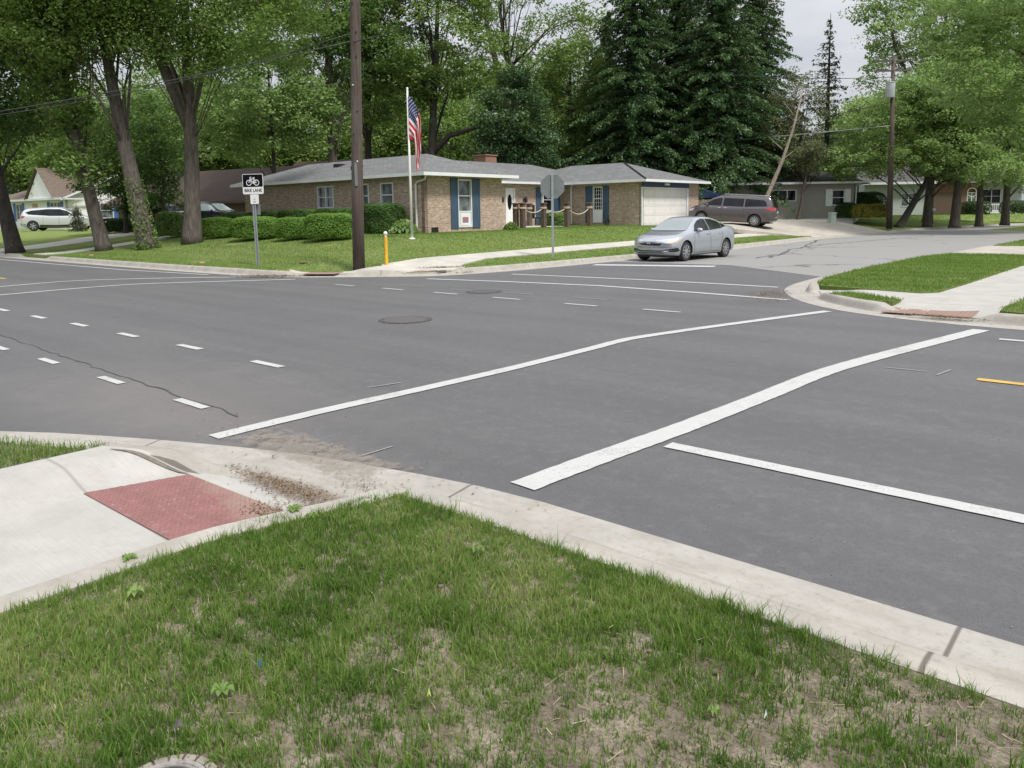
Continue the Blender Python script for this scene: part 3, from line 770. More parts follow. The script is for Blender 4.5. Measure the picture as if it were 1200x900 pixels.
sheet('front_walk', [(-38.1, 11.6), (-36.7, 11.6), (-36.7, 27), (-38.1, 27)], plus(far_h, .04), 'far_walk', 1., .05)
sheet('driveway_left', [(-46, 11.6), (-42.5, 11.6), (-42.5, 38), (-52, 38), (-52, 33), (-46, 31)], plus(far_h, .04), 'far_walk', 1.5, .05)
hp = lambda u, n: hf(u, n)+.030
pad([(-17.95, 11.85), (-17.1, 12.35), (-17.45, 12.95), (-18.3, 12.45)], hp, 'red tactile pad behind the kerb left of the utility pole', 14, 8)
pad([(-15.75, 13.75), (-15.0, 14.55), (-15.45, 15.0), (-16.2, 14.2)], hp, 'red tactile pad right of the utility pole at the far corner', 14, 8)

# ------------------------------------------------------------------ road markings
def strip(name, pts, w, z, mat, ragged=0.):
    if name == 'crosswalk_line': pts = catmull(pts, .25)
    if mat.startswith('paint'):          # long lines get many short pieces with a slightly uneven edge
        q = []
        for a, b in zip(pts[:-1], pts[1:]):
            L = math.hypot(b[0]-a[0], b[1]-a[1]); k = max(1, min(260, int(L/.06))); q += [(a[0]+(b[0]-a[0])*i/k, a[1]+(b[1]-a[1])*i/k) for i in range(k)]
        pts = q+[pts[-1]]; ragged = .035
    P = [Vector(W(*p)) for p in pts]; vs = []; n = len(P)
    for i, p in enumerate(P):
        t = (P[min(i+1, n-1)]-P[max(i-1, 0)]).normalized(); nn = Vector((-t.y, t.x))
        for s in (-1, 1): vs.append((*(p+nn*s*w/2*(1+ragged*random.uniform(-1, 1))), z))
    mb = MB(); mb.v = vs; mb.f = [(2*i, 2*i+2, 2*i+3, 2*i+1)[::1] for i in range(n-1)]
    import bmesh
    o = mb.build(name, mat); me = o.data
    if me.polygons[0].normal.z < 0: me.flip_normals()
    return tag(o, kind='structure')
S = spot_un
strip('crosswalk_line', [S(250, 513), S(370, 484), S(500, 455), S(600, 432), S(700, 407), S(735, 398), S(800, 388), S(880, 377), S(970, 365)], .155, .0075, 'paint_white')
strip('crosswalk_line', [S(612, 571), S(700, 538), S(800, 502), S(900, 463), S(965, 437), S(1030, 418), S(1150, 387)], .20, .0075, 'paint_white')
strip('crosswalk_line', [(-19.2, 3.9), (-19.5, 5.2), (-19.65, 7.9), (-18.6, 9.5), (-17.2, 11.2)], .155, .0075, 'paint_white')
strip('crosswalk_line', [(-21.6, 3.9), (-22.0, 5.9), (-22.2, 7.7), (-20.7, 9.6), (-19.05, 10.95)], .155, .0075, 'paint_white')
strip('crosswalk_line', [S(500, 327), S(700, 335), S(925, 352)], .15, .0075, 'paint_white')
strip('crosswalk_line', [S(600, 321.5), S(750, 328), S(912, 337)], .15, .0075, 'paint_white')
strip('stop_line', [S(696, 310.5), S(838, 312.5)], .55, .0075, 'paint_white')
strip('bike_lane_line', [(-.0+S(783, 522)[0], 4.50), (4, 4.50), (40, 4.5)], .13, .0075, 'paint_white')
strip('bike_lane_line', [(-1.45, 10.78), (40, 10.78)], .11, .0075, 'paint_white')
strip('centre_line', [(-1.22, 8.10), (40, 8.10)], .11, .0075, 'paint_yellow')
strip('bike_lane_line', [(-60, 10.25), (-34, 10.25), (-25.5, 10.3), (-20.9, 10.75)], .12, .0075, 'paint_white')
strip('centre_line', [(-60, 6.8), (-24.9, 6.8)], .11, .0075, 'paint_yellow')
def dashes(pts, L, w, mat='paint_white'):
    for (px, py) in pts:
        u, n = S(px, py)
        strip('lane_dash', [(u-L/2, n), (u+L/2, n)], w, .0075, mat)
dashes([(3, 363.5), (45, 372), (93, 381), (150, 393), (222, 407), (313, 427)], .58, .10)
dashes([(0, 408), (57, 423.5), (130, 446), (224, 473.5)], .52, .085)
dashes([(404, 334.5), (460, 339), (522, 344), (593, 350), (680, 357.5), (775, 364.5)], .70, .085)
dashes([(484, 335), (543, 340), (607, 344), (690, 350)], .8, .05, 'paint_faint')
strip('chalk_mark', [S(430, 455), S(470, 449)], .02, .0075, 'paint_faint')
strip('chalk_mark', [S(424, 535), S(460, 524)], .014, .0075, 'paint_faint')
strip('chalk_mark', [S(1036, 431), S(1086, 436)], .02, .0075, 'paint_faint')
strip('chalk_mark', [S(1098, 440), S(1114, 434)], .02, .0075, 'paint_faint')
# construction seam and tar-sealed cracks
simple('tar', (.055, .055, .057), (.085, .085, .087), .6, 12)
simple('seam', (.068, .068, .069), (.090, .090, .090), .85, 5)
def wob(a, b, k, amp): 
    return [(a[0]+(b[0]-a[0])*i/k+random.uniform(-amp, amp), a[1]+(b[1]-a[1])*i/k+random.uniform(-amp, amp)) for i in range(k+1)]
strip('asphalt_seam', wob((-22, 3.55), (-5.6, 3.05), 90, .03), .014, .007, 'seam', .5)
strip('asphalt_seam', wob((-24, 7.2), (-11.5, 11.9), 3, .01), .012, .007, 'seam')
cr = [S(902, 302), S(925, 293), S(960, 287), S(1015, 282.5), S(1055, 279), S(1092, 277)]
for a, b in zip(cr[:-1], cr[1:]): strip('crack_seal', wob(a, b, 9, .10), .11, .008, 'tar', .6)
strip('crack_seal', wob(S(885, 303), S(925, 296), 8, .08), .09, .0085, 'tar', .6)
strip('crack_seal', wob(S(960, 281), S(940, 290), 8, .10), .09, .009, 'tar', .6)

# ------------------------------------------------------------------ manholes
simple('patch_asphalt', (.085, .084, .084), (.06, .06, .061), .85, 30)
simple('ring_pale', (.30, .27, .235), (.17, .145, .12), .85, 20)
def manhole(loc, r, label, mat, ring):
    t = thing('manhole', loc, 0, label, 'manhole cover')
    MB().lathe([(.003, .008), (r*.62, .008), (r*.64, .004), (r*.70, .004), (r*.72, .008), (r*.8, .008), (r*.82, .002)], 40).build('cover', mat, t)
    b = MB(); k = 20
    for i in range(k):
        a0, a1 = 2*PI*i/k+.03, 2*PI*(i+1)/k-.03
        pts = [(rr*r*math.cos(a), rr*r*math.sin(a)) for rr, a in ((.84, a0), (.84, a1), (1.0, a1), (1.0, a0))]
        b.prism(pts, 0., .004)
    b.build('collar', ring, t)
    return t
manhole((*spot(475, 375), .006), .42, 'rusty round manhole cover in the middle of the junction', 'iron_rust', 'patch_asphalt')
manhole((*spot(567, 342), .006), .38, 'round utility cover set in the road nearest the far corner', 'patch_asphalt', 'patch_asphalt')
q = spot(192, 930, .16)
t = manhole((q[0], q[1], .164), .135, 'round metal access cover with weathered ring in the near grass', 'iron_pale', 'ring_pale')
for kk in (.42, .54): 
    rr = .135*kk; rg = MB().lathe([(rr, .0075), (rr, .014), (rr+.006, .014), (rr+.006, .0075)], 36); rg.f = rg.f[:-2]; rg.build('raised_ring', 'iron_rust', t)

# ------------------------------------------------------------------ houses
def hip(mb, x0, x1, y0, y1, z, rise, axis='x', gable0=False, gable1=False, thick=.0):
    """hip roof over a rectangle; the ridge runs along axis; gable ends are left for walls"""
    if axis == 'x':
        w = (y1-y0)/2; yc = (y0+y1)/2
        a = x0 if gable0 else x0+w; b = x1 if gable1 else x1-w
        v = [(x0, y0, z), (x1, y0, z), (x1, y1, z), (x0, y1, z), (a, yc, z+rise), (b, yc, z+rise)]
        f = [(0, 1, 5, 4), (2, 3, 4, 5), (1, 2, 5), (3, 0, 4)]
    else:
        w = (x1-x0)/2; xc = (x0+x1)/2
        a = y0 if gable0 else y0+w; b = y1 if gable1 else y1-w
        v = [(x0, y0, z), (x1, y0, z), (x1, y1, z), (x0, y1, z), (xc, a, z+rise), (xc, b, z+rise)]
        f = [(0, 1, 4), (1, 2, 5, 4), (2, 3, 5), (3, 0, 4, 5)]
    if gable0: f = [q for q in f if q not in ([(3, 0, 4)] if axis == 'x' else [(0, 1, 4)])]
    if gable1: f = [q for q in f if q not in ([(1, 2, 5)] if axis == 'x' else [(2, 3, 5)])]
    mb.add(v, f); return mb
class Frame:
    """draws in one wall plane: a along the wall, z up, d outwards"""
    def __init__(s, org, dirv, nrm): s.o, s.d, s.n = org, dirv, nrm
    def box(s, mb, a0, a1, z0, z1, d0, d1):
        c = []
        for z in (z0, z1):
            for a, d in ((a0, d0), (a1, d0), (a1, d1), (a0, d1)):
                c.append((s.o[0]+s.d[0]*a+s.n[0]*d, s.o[1]+s.d[1]*a+s.n[1]*d, z))
        fl = s.d[0]*s.n[1]-s.d[1]*s.n[0] < 0
        fs = [(0, 3, 2, 1), (4, 5, 6, 7), (0, 1, 5, 4), (1, 2, 6, 5), (2, 3, 7, 6), (3, 0, 4, 7)]
        mb.add(c, [f[::-1] for f in fs] if fl else fs)
def wall_with_holes(mb, fr, L, z0, z1, holes, th=.18):
    """wall slab from a=0..L with rectangular openings (a0,a1,z0,z1)"""
    xs = sorted({0, L, *[h[0] for h in holes], *[h[1] for h in holes]})
    for a, b in zip(xs[:-1], xs[1:]):
        hs = sorted([(h[2], h[3]) for h in holes if h[0] <= a+1e-6 and h[1] >= b-1e-6])
        z = z0
        for h0, h1 in hs:
            if h0 > z+1e-4: fr.box(mb, a, b, z, h0, -th, 0)
            z = h1
        if z < z1-1e-4: fr.box(mb, a, b, z, z1, -th, 0)
def window(root, fr, a0, a1, z0, z1, kind='double', frame='white_trim', glass='glass_house', fw=.06, panel=None):
    mb = MB(); d0, d1 = -.10, .025
    fr.box(mb, a0, a0+fw, z0, z1, d0, d1); fr.box(mb, a1-fw, a1, z0, z1, d0, d1)
    fr.box(mb, a0+fw, a1-fw, z1-fw, z1, d0, d1); fr.box(mb, a0+fw, a1-fw, z0, z0+fw, d0, d1+.02)
    zb = z0 if panel is None else panel
    zm = (zb+z1)/2
    if kind in ('double', 'grid'): fr.box(mb, a0+fw, a1-fw, zm-.025, zm+.025, -.085, -.01)
    if kind == 'triple':
        for k in (1, 2): a = a0+(a1-a0)*k/3; fr.box(mb, a-.03, a+.03, z0+fw, z1-fw, -.085, -.01)
    if kind == 'pair':
        a = (a0+a1)/2; fr.box(mb, a-.035, a+.035, z0+fw, z1-fw, -.09, 0); fr.box(mb, a0+fw, a-.035, zm-.02, zm+.02, -.085, -.02); fr.box(mb, a+.035, a1-fw, zm-.02, zm+.02, -.085, -.02)
    if kind == 'grid':
        for k in (1, 2, 3):
            a = a0+fw+(a1-a0-2*fw)*k/4; fr.box(mb, a-.01, a+.01, zb+fw, z1-fw, -.075, -.055)
        for k in (1, 2, 4, 5):
            z = zb+(z1-zb)*k/6; fr.box(mb, a0+fw, a1-fw, z-.01, z+.01, -.0752, -.054)
    if panel is not None: fr.box(mb, a0+fw, a1-fw, z0+fw, panel, -.08, -.005); fr.box(mb, a0+fw, a1-fw, panel, panel+.05, -.085, .01)
    w = mb.build('window', frame, root)
    g = MB(); fr.box(g, a0+fw, a1-fw, zb+(.05 if panel else fw), z1-fw, -.10, -.09); g.build('pane', glass, w)
    return w
def shutter(root, fr, a0, a1, z0, z1, mat):
    mb = MB(); fr.box(mb, a0, a1, z0, z1, .003, .035)
    fr.box(mb, a0, a0+.05, z0, z1, .035, .05); fr.box(mb, a1-.05, a1, z0, z1, .035, .05)
    n = max(3, int((z1-z0)/.08))
    for k in range(n): z = z0+(z1-z0)*(k+.3)/n; fr.box(mb, a0+.05, a1-.05, z, z+.03, .035, .045)
    return mb.build('shutter', mat, root)
def downspout(root, pts, mat='white_trim'):
    MB().tube(pts, .045, 6).build('downspout', mat, root)

ZB, ZT = .85, 3.27
def HL(lx, ly, z=0.):  # house-local to world
    return (HOUSE[0]+UX*lx+NX*ly, HOUSE[1]+UY*lx+NY*ly, z)
def local_at(px, lx):
    """house-local y where the line x=lx is seen at pixel column px"""
    best = None
    for k in range(0, 3000):
        ly = k/100.; X, Y, _ = HL(lx, ly); X -= CX; Y -= CY; zz = 1.3-EYE; d = Y*CP-zz*SP
        x = 600+FOC*((X/d)*math.cos(ROLL)-((Y*SP+zz*CP)/d)*math.sin(ROLL))
        if best is None or abs(x-px) < best[0]: best = (abs(x-px), ly)
    return best[1]
def brick_house():
    root = thing('brick_house', (*HOUSE, 0.), STREET, 'tan brick ranch house with grey hip roof and blue shutters on the corner lawn', 'house')
    br = 'brick_tan'
    # local frame: x towards the main road's right, y away from the camera along the side street
    Lw = 14.2
    A = Frame((0, 0), (-1, 0), (0, -1))            # long wall facing the main road
    B = Frame((0, 0), (0, 1), (1, 0))              # wing end facing the side street
    Rr = Frame((-4, 4.9), (0, 1), (1, 0))          # recessed entrance wall
    Cc = Frame((1.5, 14.85), (-1, 0), (0, -1))     # garage wing wall facing the lawn
    G = Frame((1.5, 14.85), (0, 1), (1, 0))        # garage door wall
    # window positions measured along each wall
    def along(fr, px, py, z):                       # distance along a wall of the spot seen at px
        best = None
        for k in range(0, 2400):
            a = k/100.
            lx, ly = fr.o[0]+fr.d[0]*a, fr.o[1]+fr.d[1]*a
            X = HOUSE[0]+UX*lx+NX*ly; Y = HOUSE[1]+UY*lx+NY*ly
            zz = z-EYE; X -= CX; Y -= CY; d = Y*CP-zz*SP; u = X/d; v = (Y*SP+zz*CP)/d
            x = 600+FOC*(u*math.cos(ROLL)-v*math.sin(ROLL))
            if best is None or abs(x-px) < best[0]: best = (abs(x-px), a)
        return best[1]
    w1 = (along(A, 461.5, 0, 2.2), along(A, 446.5, 0, 2.2)); w2 = (along(A, 433, 0, 2.2), along(A, 424, 0, 2.2)); w3 = (along(A, 391.5, 0, 2.2), along(A, 372.5, 0, 2.2))
    b = [along(B, x, 0, 2.) for x in (528, 536.5, 553, 562)]
    c = [along(Cc, x, 0, 2.) for x in (713.5, 706.5, 695, 686.5)]
    r = [along(Rr, x, 0, 2.) for x in (592.5, 603.5, 628, 634, 648, 656)]
    gd = (along(G, 752.5, 0, 2.), along(G, 805.5, 0, 2.))
    mb = MB()
    zs = 2.00
    hA = [(w1[0], w1[1], 1.98, 3.05), (w2[0], w2[1], 1.98, 3.05), (w3[0], w3[1], 2.0, 3.05)]
    wall_with_holes(mb, A, Lw, ZB-.3, ZT, hA)
    hB = [(b[1], b[2], 1.05, 3.15)]; wall_with_holes(mb, B, 4.9, ZB-.3, ZT, hB)
    hR = [(r[0], r[1], .95, 3.02), (r[3], r[4], .95, 3.05)]; wall_with_holes(mb, Rr, 9.95-.0, ZB-.3, ZT, hR)
    hC = [(c[1], c[2], 1.02, 3.08)]; wall_with_holes(mb, Cc, 5.5-.0, ZB-.3, ZT, hC)
    hG = [(gd[0], gd[1], ZB, 2.95)]; wall_with_holes(mb, G, 6.6, ZB-.3, 2.99, hG)
    # wing wall behind the porch, rear and side walls
    mb.box(-4.0, -.18, 4.72, 4.90, ZB-.3, ZT); mb.box(-14.2, -14.02, .18, 12.6, ZB-.3, ZT); mb.box(-14.02, -4.2, 12.42, 12.6, ZB-.3, ZT)
    mb.box(-9.0, 1.32, 21.27, 21.45, ZB-.3, ZT); mb.box(-9, -8.82, 12.6, 21.27, ZB-.3, ZT)
    mb.box(1.32, 1.5, 14.85, 14.85+gd[0], 2.99, ZT)
    mb.box(1.32, 1.5, 14.85+gd[1]+.15, 21.45, 2.99, ZT)
    w = mb.build('wall', br, root)
    # lighter quoin brick beside the corners is part of the wall colour
    for (a0, a1) in (w1, w2): window(root, A, a0, a1, 1.98, 3.05, 'double')
    window(root, A, *w3, 2.0, 3.05, 'pair')
    wn = window(root, B, b[1], b[2], 1.05, 3.15, 'double', panel=1.72)
    cu = MB(); B.box(cu, b[1]+.07, b[2]-.07, 1.8, 3.05, -.13, -.125)
    # picture standing in the window panel: white border with a reddish landscape
    p = MB(); B.box(p, b[1]+.16, b[2]-.16, 1.13, 1.66, .012, .022); pp = p.build('picture_board', 'white_paint', wn)
    p = MB(); B.box(p, b[1]+.26, b[2]-.26, 1.25, 1.50, .0225, .027); p.build('picture', simple('picture_tone', (.45, .12, .12), (.15, .2, .3), .5, 7), wn)
    shutter(root, B, b[0], b[1]-.01, 1.0, 3.2, 'blue_paint'); shutter(root, B, b[2]+.01, b[3], 1.0, 3.2, 'blue_paint')
    window(root, Cc, c[1], c[2], 1.02, 3.08, 'grid', panel=1.72, glass='glass_dark')
    shutter(root, Cc, c[0], c[1]-.01, 1.0, 3.12, 'blue_paint'); shutter(root, Cc, c[2]+.01, c[3], 1.0, 3.12, 'blue_paint')
    window(root, Rr, r[3], r[4], .95, 3.05, 'double', panel=1.72, glass='glass_dark')
    shutter(root, Rr, r[2], r[3]-.01, .98, 3.1, 'blue_paint'); shutter(root, Rr, r[4]+.01, min(r[5], 9.9), .98, 3.1, 'blue_paint')
    # front door with an oval light
    m = MB(); a0, a1 = r[0], r[1]
    Rr.box(m, a0, a0+.07, .95, 3.02, -.1, .03); Rr.box(m, a1-.07, a1, .95, 3.02, -.1, .03); Rr.box(m, a0+.07, a1-.07, 2.94, 3.02, -.1, .03)
    Rr.box(m, a0+.07, a1-.07, .95, 2.94, -.09, -.05)
    d = m.build('front_door', 'white_paint', root)
    cx = -4-.045; cy = 4.9+(a0+a1)/2
    ov = MB(); pts = [(cx, cy+.17*math.cos(t), 2.25+.42*math.sin(t)) for t in [k*PI/10 for k in range(20)]]
    ov.add(pts+[(x+.01, y, z) for x, y, z in pts], [tuple(range(20, 40))]+[(i, (i+1) % 20, 20+(i+1) % 20, 20+i) for i in range(20)]); ov.build('oval_glass', 'glass_dark', d)
    MB().blob((cx+.05, cy+.32, 1.85), (.035, .035, .035), 8, 5).build('door_knob', 'chrome', d)
    # wall lamps either side of the door
    for a in (a0-.45, a1+.75):
        if 0 < a < 9.9:
            m = MB(); y = 4.9+a; m.box(-3.99, -3.9, y-.05, y+.05, 2.32, 2.44); m.lathe([(.05, 0), (.09, .04), (.09, .24), (.03, .34)], 8, 'z', (-3.82, y, 2.22)); m.build('wall_lamp', 'dark_metal', root)
    # garage door and its blue header
    m = MB(); g0, g1 = gd
    for k in range(4):
        z0 = ZB+.02+k*.52; G.box(m, g0+.05, g1-.05, z0, z0+.51, -.12, -.06)
        for q in range(8):
            aa = g0+.12+(g1-g0-.24)*q/8; G.box(m, aa+.06, aa+(g1-g0-.24)/8-.06, z0+.09, z0+.42, -.058, -.05)
    G.box(m, g0+.05, g1-.05, ZB, 2.95, -.14, -.125)
    m.build('garage_door', 'garage_white', root)
    m = MB(); G.box(m, g0-.04, g0+.06, ZB, 2.97, -.05, .02); G.box(m, g1-.06, g1+.10, ZB, 2.97, -.05, .02); G.box(m, g0+.06, g1-.06, 2.90, 2.97, -.05, .02)
    m.build('garage_trim', 'white_trim', root)
    m = MB(); G.box(m, g0+.0, g1+.15, 2.985, ZT-.01, -.1, .03); m.build('header_panel', 'blue_band', root)
    m = MB(); G.box(m, (g0+g1)/2-.2, (g0+g1)/2+.25, 3.10, 3.20, .03, .12); m.build('flood_lamp', 'white_paint', root)
    # roofs
    rf = MB(); z = ZT+.10
    hip(rf, -14.8, .55, -.5, 5.5, z, 1.05, 'x')
    hip(rf, -14.6, -3.45, -.3, 13.2, z-.002, 1.50, 'x')
    hip(rf, -13.2, -3.45, 3., 22.0, z-.004, 1.40, 'y')
    hip(rf, -9.6, 2.05, 14.3, 22.0, z, 1.22, 'x')
    roof = rf.build('roof', 'shingle_grey', root)
    # dark flashing on the garage hip
    MB().tube([(2.06, 14.31, z+.02), (-1.8, 18.15, z+1.245)], .05, 6).build('hip_flashing', 'dark_metal', roof)
    # gutters / fascia with soffit
    m = MB()
    def band(x0, x1, y0, y1): m.box(x0, x1, y0, y1, ZT-.02, ZT+.125)
    m.box(-14.8, .55, -.5, -.38, ZT-.03, z+.01); m.box(.43, .55, -.38, 5.5, ZT-.03, z+.01); m.box(-3.5, .43, 5.38, 5.5, ZT-.03, z+.01)
    m.box(-14.8, .43, -.38, .02, ZT, ZT+.03); m.box(.0, .43, .02, 5.38, ZT, ZT+.03); m.box(-3.5, 0, 4.88, 5.38, ZT+.001, ZT+.031)
    m.box(-3.58, -3.46, 5.5, 14.3, ZT-.03, z+.01); m.box(-4.0, -3.58, 5.5, 14.3, ZT, ZT+.03)
    m.box(-3.46, 2.05, 14.3, 14.42, ZT-.03, z+.01); m.box(1.93, 2.05, 14.42, 22.0, ZT-.03, z+.01); m.box(-3.5, 1.93, 14.42, 14.9, ZT+.002, ZT+.03); m.box(1.5, 1.93, 14.9, 22., ZT+.002, ZT+.03)
    m.build('gutter', 'white_trim', root)
    downspout(root, [(.45, -.30, ZT), (.20, -.12, 3.1), (-.35, -.07, 3.0), (-.45, -.06, 2.9), (-.45, -.06, ZB+.1), (-.38, -.3, ZB+.05)])
    downspout(root, [(-3.5, 13.0, ZT), (-3.93, 12.9, 3.1), (-3.94, 12.9, ZB+.1)]); downspout(root, [(-2.9, 14.4, ZT), (-3.3, 14.78, 3.1), (-3.3, 14.79, ZB+.1)])
    # chimney, vents
    cyy = local_at(570, -9.2); m = MB(); m.box(-9.7, -8.7, cyy-.5, cyy+.5, z+.6, z+1.85); m.box(-9.76, -8.64, cyy-.56, cyy+.56, z+1.85, z+1.92); m.build('chimney', 'chimney_brick', roof)
    for (x, y, s) in ((-5.6, .9, 'vent_box'), (-7.9, 1.6, 'vent_box')):
        zz = z+(y+.5)*.35; m = MB(); m.box(x-.22, x+.22, y-.2, y+.25, zz-.12, zz+.10); m.build(s, 'dark_metal', roof)
    MB().tube([(-6.6, 1.9, z+.5), (-6.6, 1.9, z+1.55)], .05, 8).build('vent_pipe', 'white_trim', roof)
    # foundation vents
    for (fr, a) in ((A, 1.4), (B, .55)):
        m = MB(); fr.box(m, a-.2, a+.2, ZB+.02, ZB+.24, .002, .02)
        for k in range(4): fr.box(m, a-.18, a+.18, ZB+.05+k*.05, ZB+.07+k*.05, .02, .028)
        m.build('foundation_vent', 'dark_metal', root)
    # white porch deck in front of the door, with the ramp leading right
    m = MB(); m.box(-3.98, -2.3, 5.2, 9.4, ZB-.2, ZB+.10); m.build('porch_floor', 'slab_concrete', root)
    m = MB(); m.add([(-3.9, 9.4, ZB+.10), (-2.3, 9.4, ZB+.10), (-1.2, 14.0, ZB-.02), (-2.8, 14.0, ZB-.02), (-3.9, 9.4, ZB-.25), (-2.3, 9.4, ZB-.25), (-1.2, 14, ZB-.25), (-2.8, 14, ZB-.25)],
                    [(0, 1, 2, 3), (1, 5, 6, 2), (0, 3, 7, 4), (3, 2, 6, 7), (0, 4, 5, 1)]); m.build('porch_ramp', 'white_trim', root)
    return root
bh = brick_house()
# rope fence posts in front of the entrance: each post is its own thing; the rope hangs between
fence_posts = [(604.5, -1.6, 'short timber rope post nearest the front door'), (612.5, -1.2, 'second timber rope post from the front door'), (620.5, -2.9, 'timber rope post set back closest to the dark porch chair'),
               (637, -1.0, 'timber rope post just left of the stop sign pole'), (664.5, -.5, 'timber rope post right of the stop sign pole'), (691, -.6, 'timber rope post in front of the garage wing window')]
tops = []
for px, lx, lab in fence_posts:
    ly = local_at(px, lx); X, Y, _ = HL(lx, ly); z = hxy(X, Y)
    t = thing('rope_post', (X, Y, z), STREET+.1, lab, 'fence post', 'timber posts of the rope fence')
    MB().box(-.12, .12, -.12, .12, -.1, 1.22, .02).build('post', 'post_wood', t)
    MB().box(-.15, .15, -.15, .15, 1.22, 1.30, .02).build('post_cap', 'post_wood', t)
    rp = MB()
    for k in range(2): rp.lathe([(.16, 0), (.185, .02), (.16, .045)], 10, 'z', (0, 0, .98+.05*k))
    rp.build('rope_wrap', 'rope', t)
    tops.append((X, Y, z+1.03))
for a, b, lab in ((0, 1, 'shortest sagging rope by the front door'), (1, 3, 'sagging rope crossing in front of the porch chair'), (3, 4, 'sagging rope passing behind the stop sign pole'), (4, 5, 'sagging rope ending at the garage wing window')):
    p, q = Vector(tops[a]), Vector(tops[b]); pts = []
    for k in range(13):
        s = k/12; c = p.lerp(q, s); c.z -= .42*(1-(2*s-1)**2)*min(1, (q-p).length/2.6); pts.append(c)
    tag(MB().tube(pts, .028, 6).build('rope', 'rope', smooth=True), lab, 'rope', 'ropes of the fence')
# porch chair, dark
def porch_chair():
    X, Y, _ = HL(-3.1, local_at(630, -3.1))
    t = thing('porch_chair', (X, Y, ZB+.10), STREET+.3, 'dark wooden porch chair behind the rope fence', 'chair')
    m = MB(); m.box(-.3, .3, -.3, .3, .38, .44); m.build('seat', 'dark_metal', t)
    m = MB()
    for k in range(5): m.box(-.34, -.29, -.28+k*.12, -.20+k*.12, .44, 1.12)
    m.build('backrest', 'dark_metal', t)
    for sx in (-.27, .22):
        for sy in (-.29, .24): MB().box(sx, sx+.05, sy, sy+.05, 0, .38).build('leg', 'dark_metal', t)
    for sy in (-.34, .28): MB().box(-.3, .3, sy, sy+.06, .60, .64).build('armrest', 'dark_metal', t)
porch_chair()
# small wheel-shaped garden ornament by the garage wing
X, Y, _ = HL(-.2, local_at(711.5, -.2))
t = thing('garden_ornament', (X, Y, hxy(X, Y)), .9, 'small dark wheel ornament on the grass below the garage wing window', 'ornament')
m = MB(); m.lathe([(.17, -.03), (.22, -.03), (.22, .03), (.17, .03), (.17, -.03)], 18, 'y', (0, 0, .21)); m.f = m.f[:-2]; m.build('rim', 'dark_metal', t)
m = MB()
for k in range(6): m.tube([(0, 0, .21), (.18*math.cos(k*PI/3), 0, .21+.18*math.sin(k*PI/3))], .015, 5)
m.build('spokes', 'dark_metal', t)

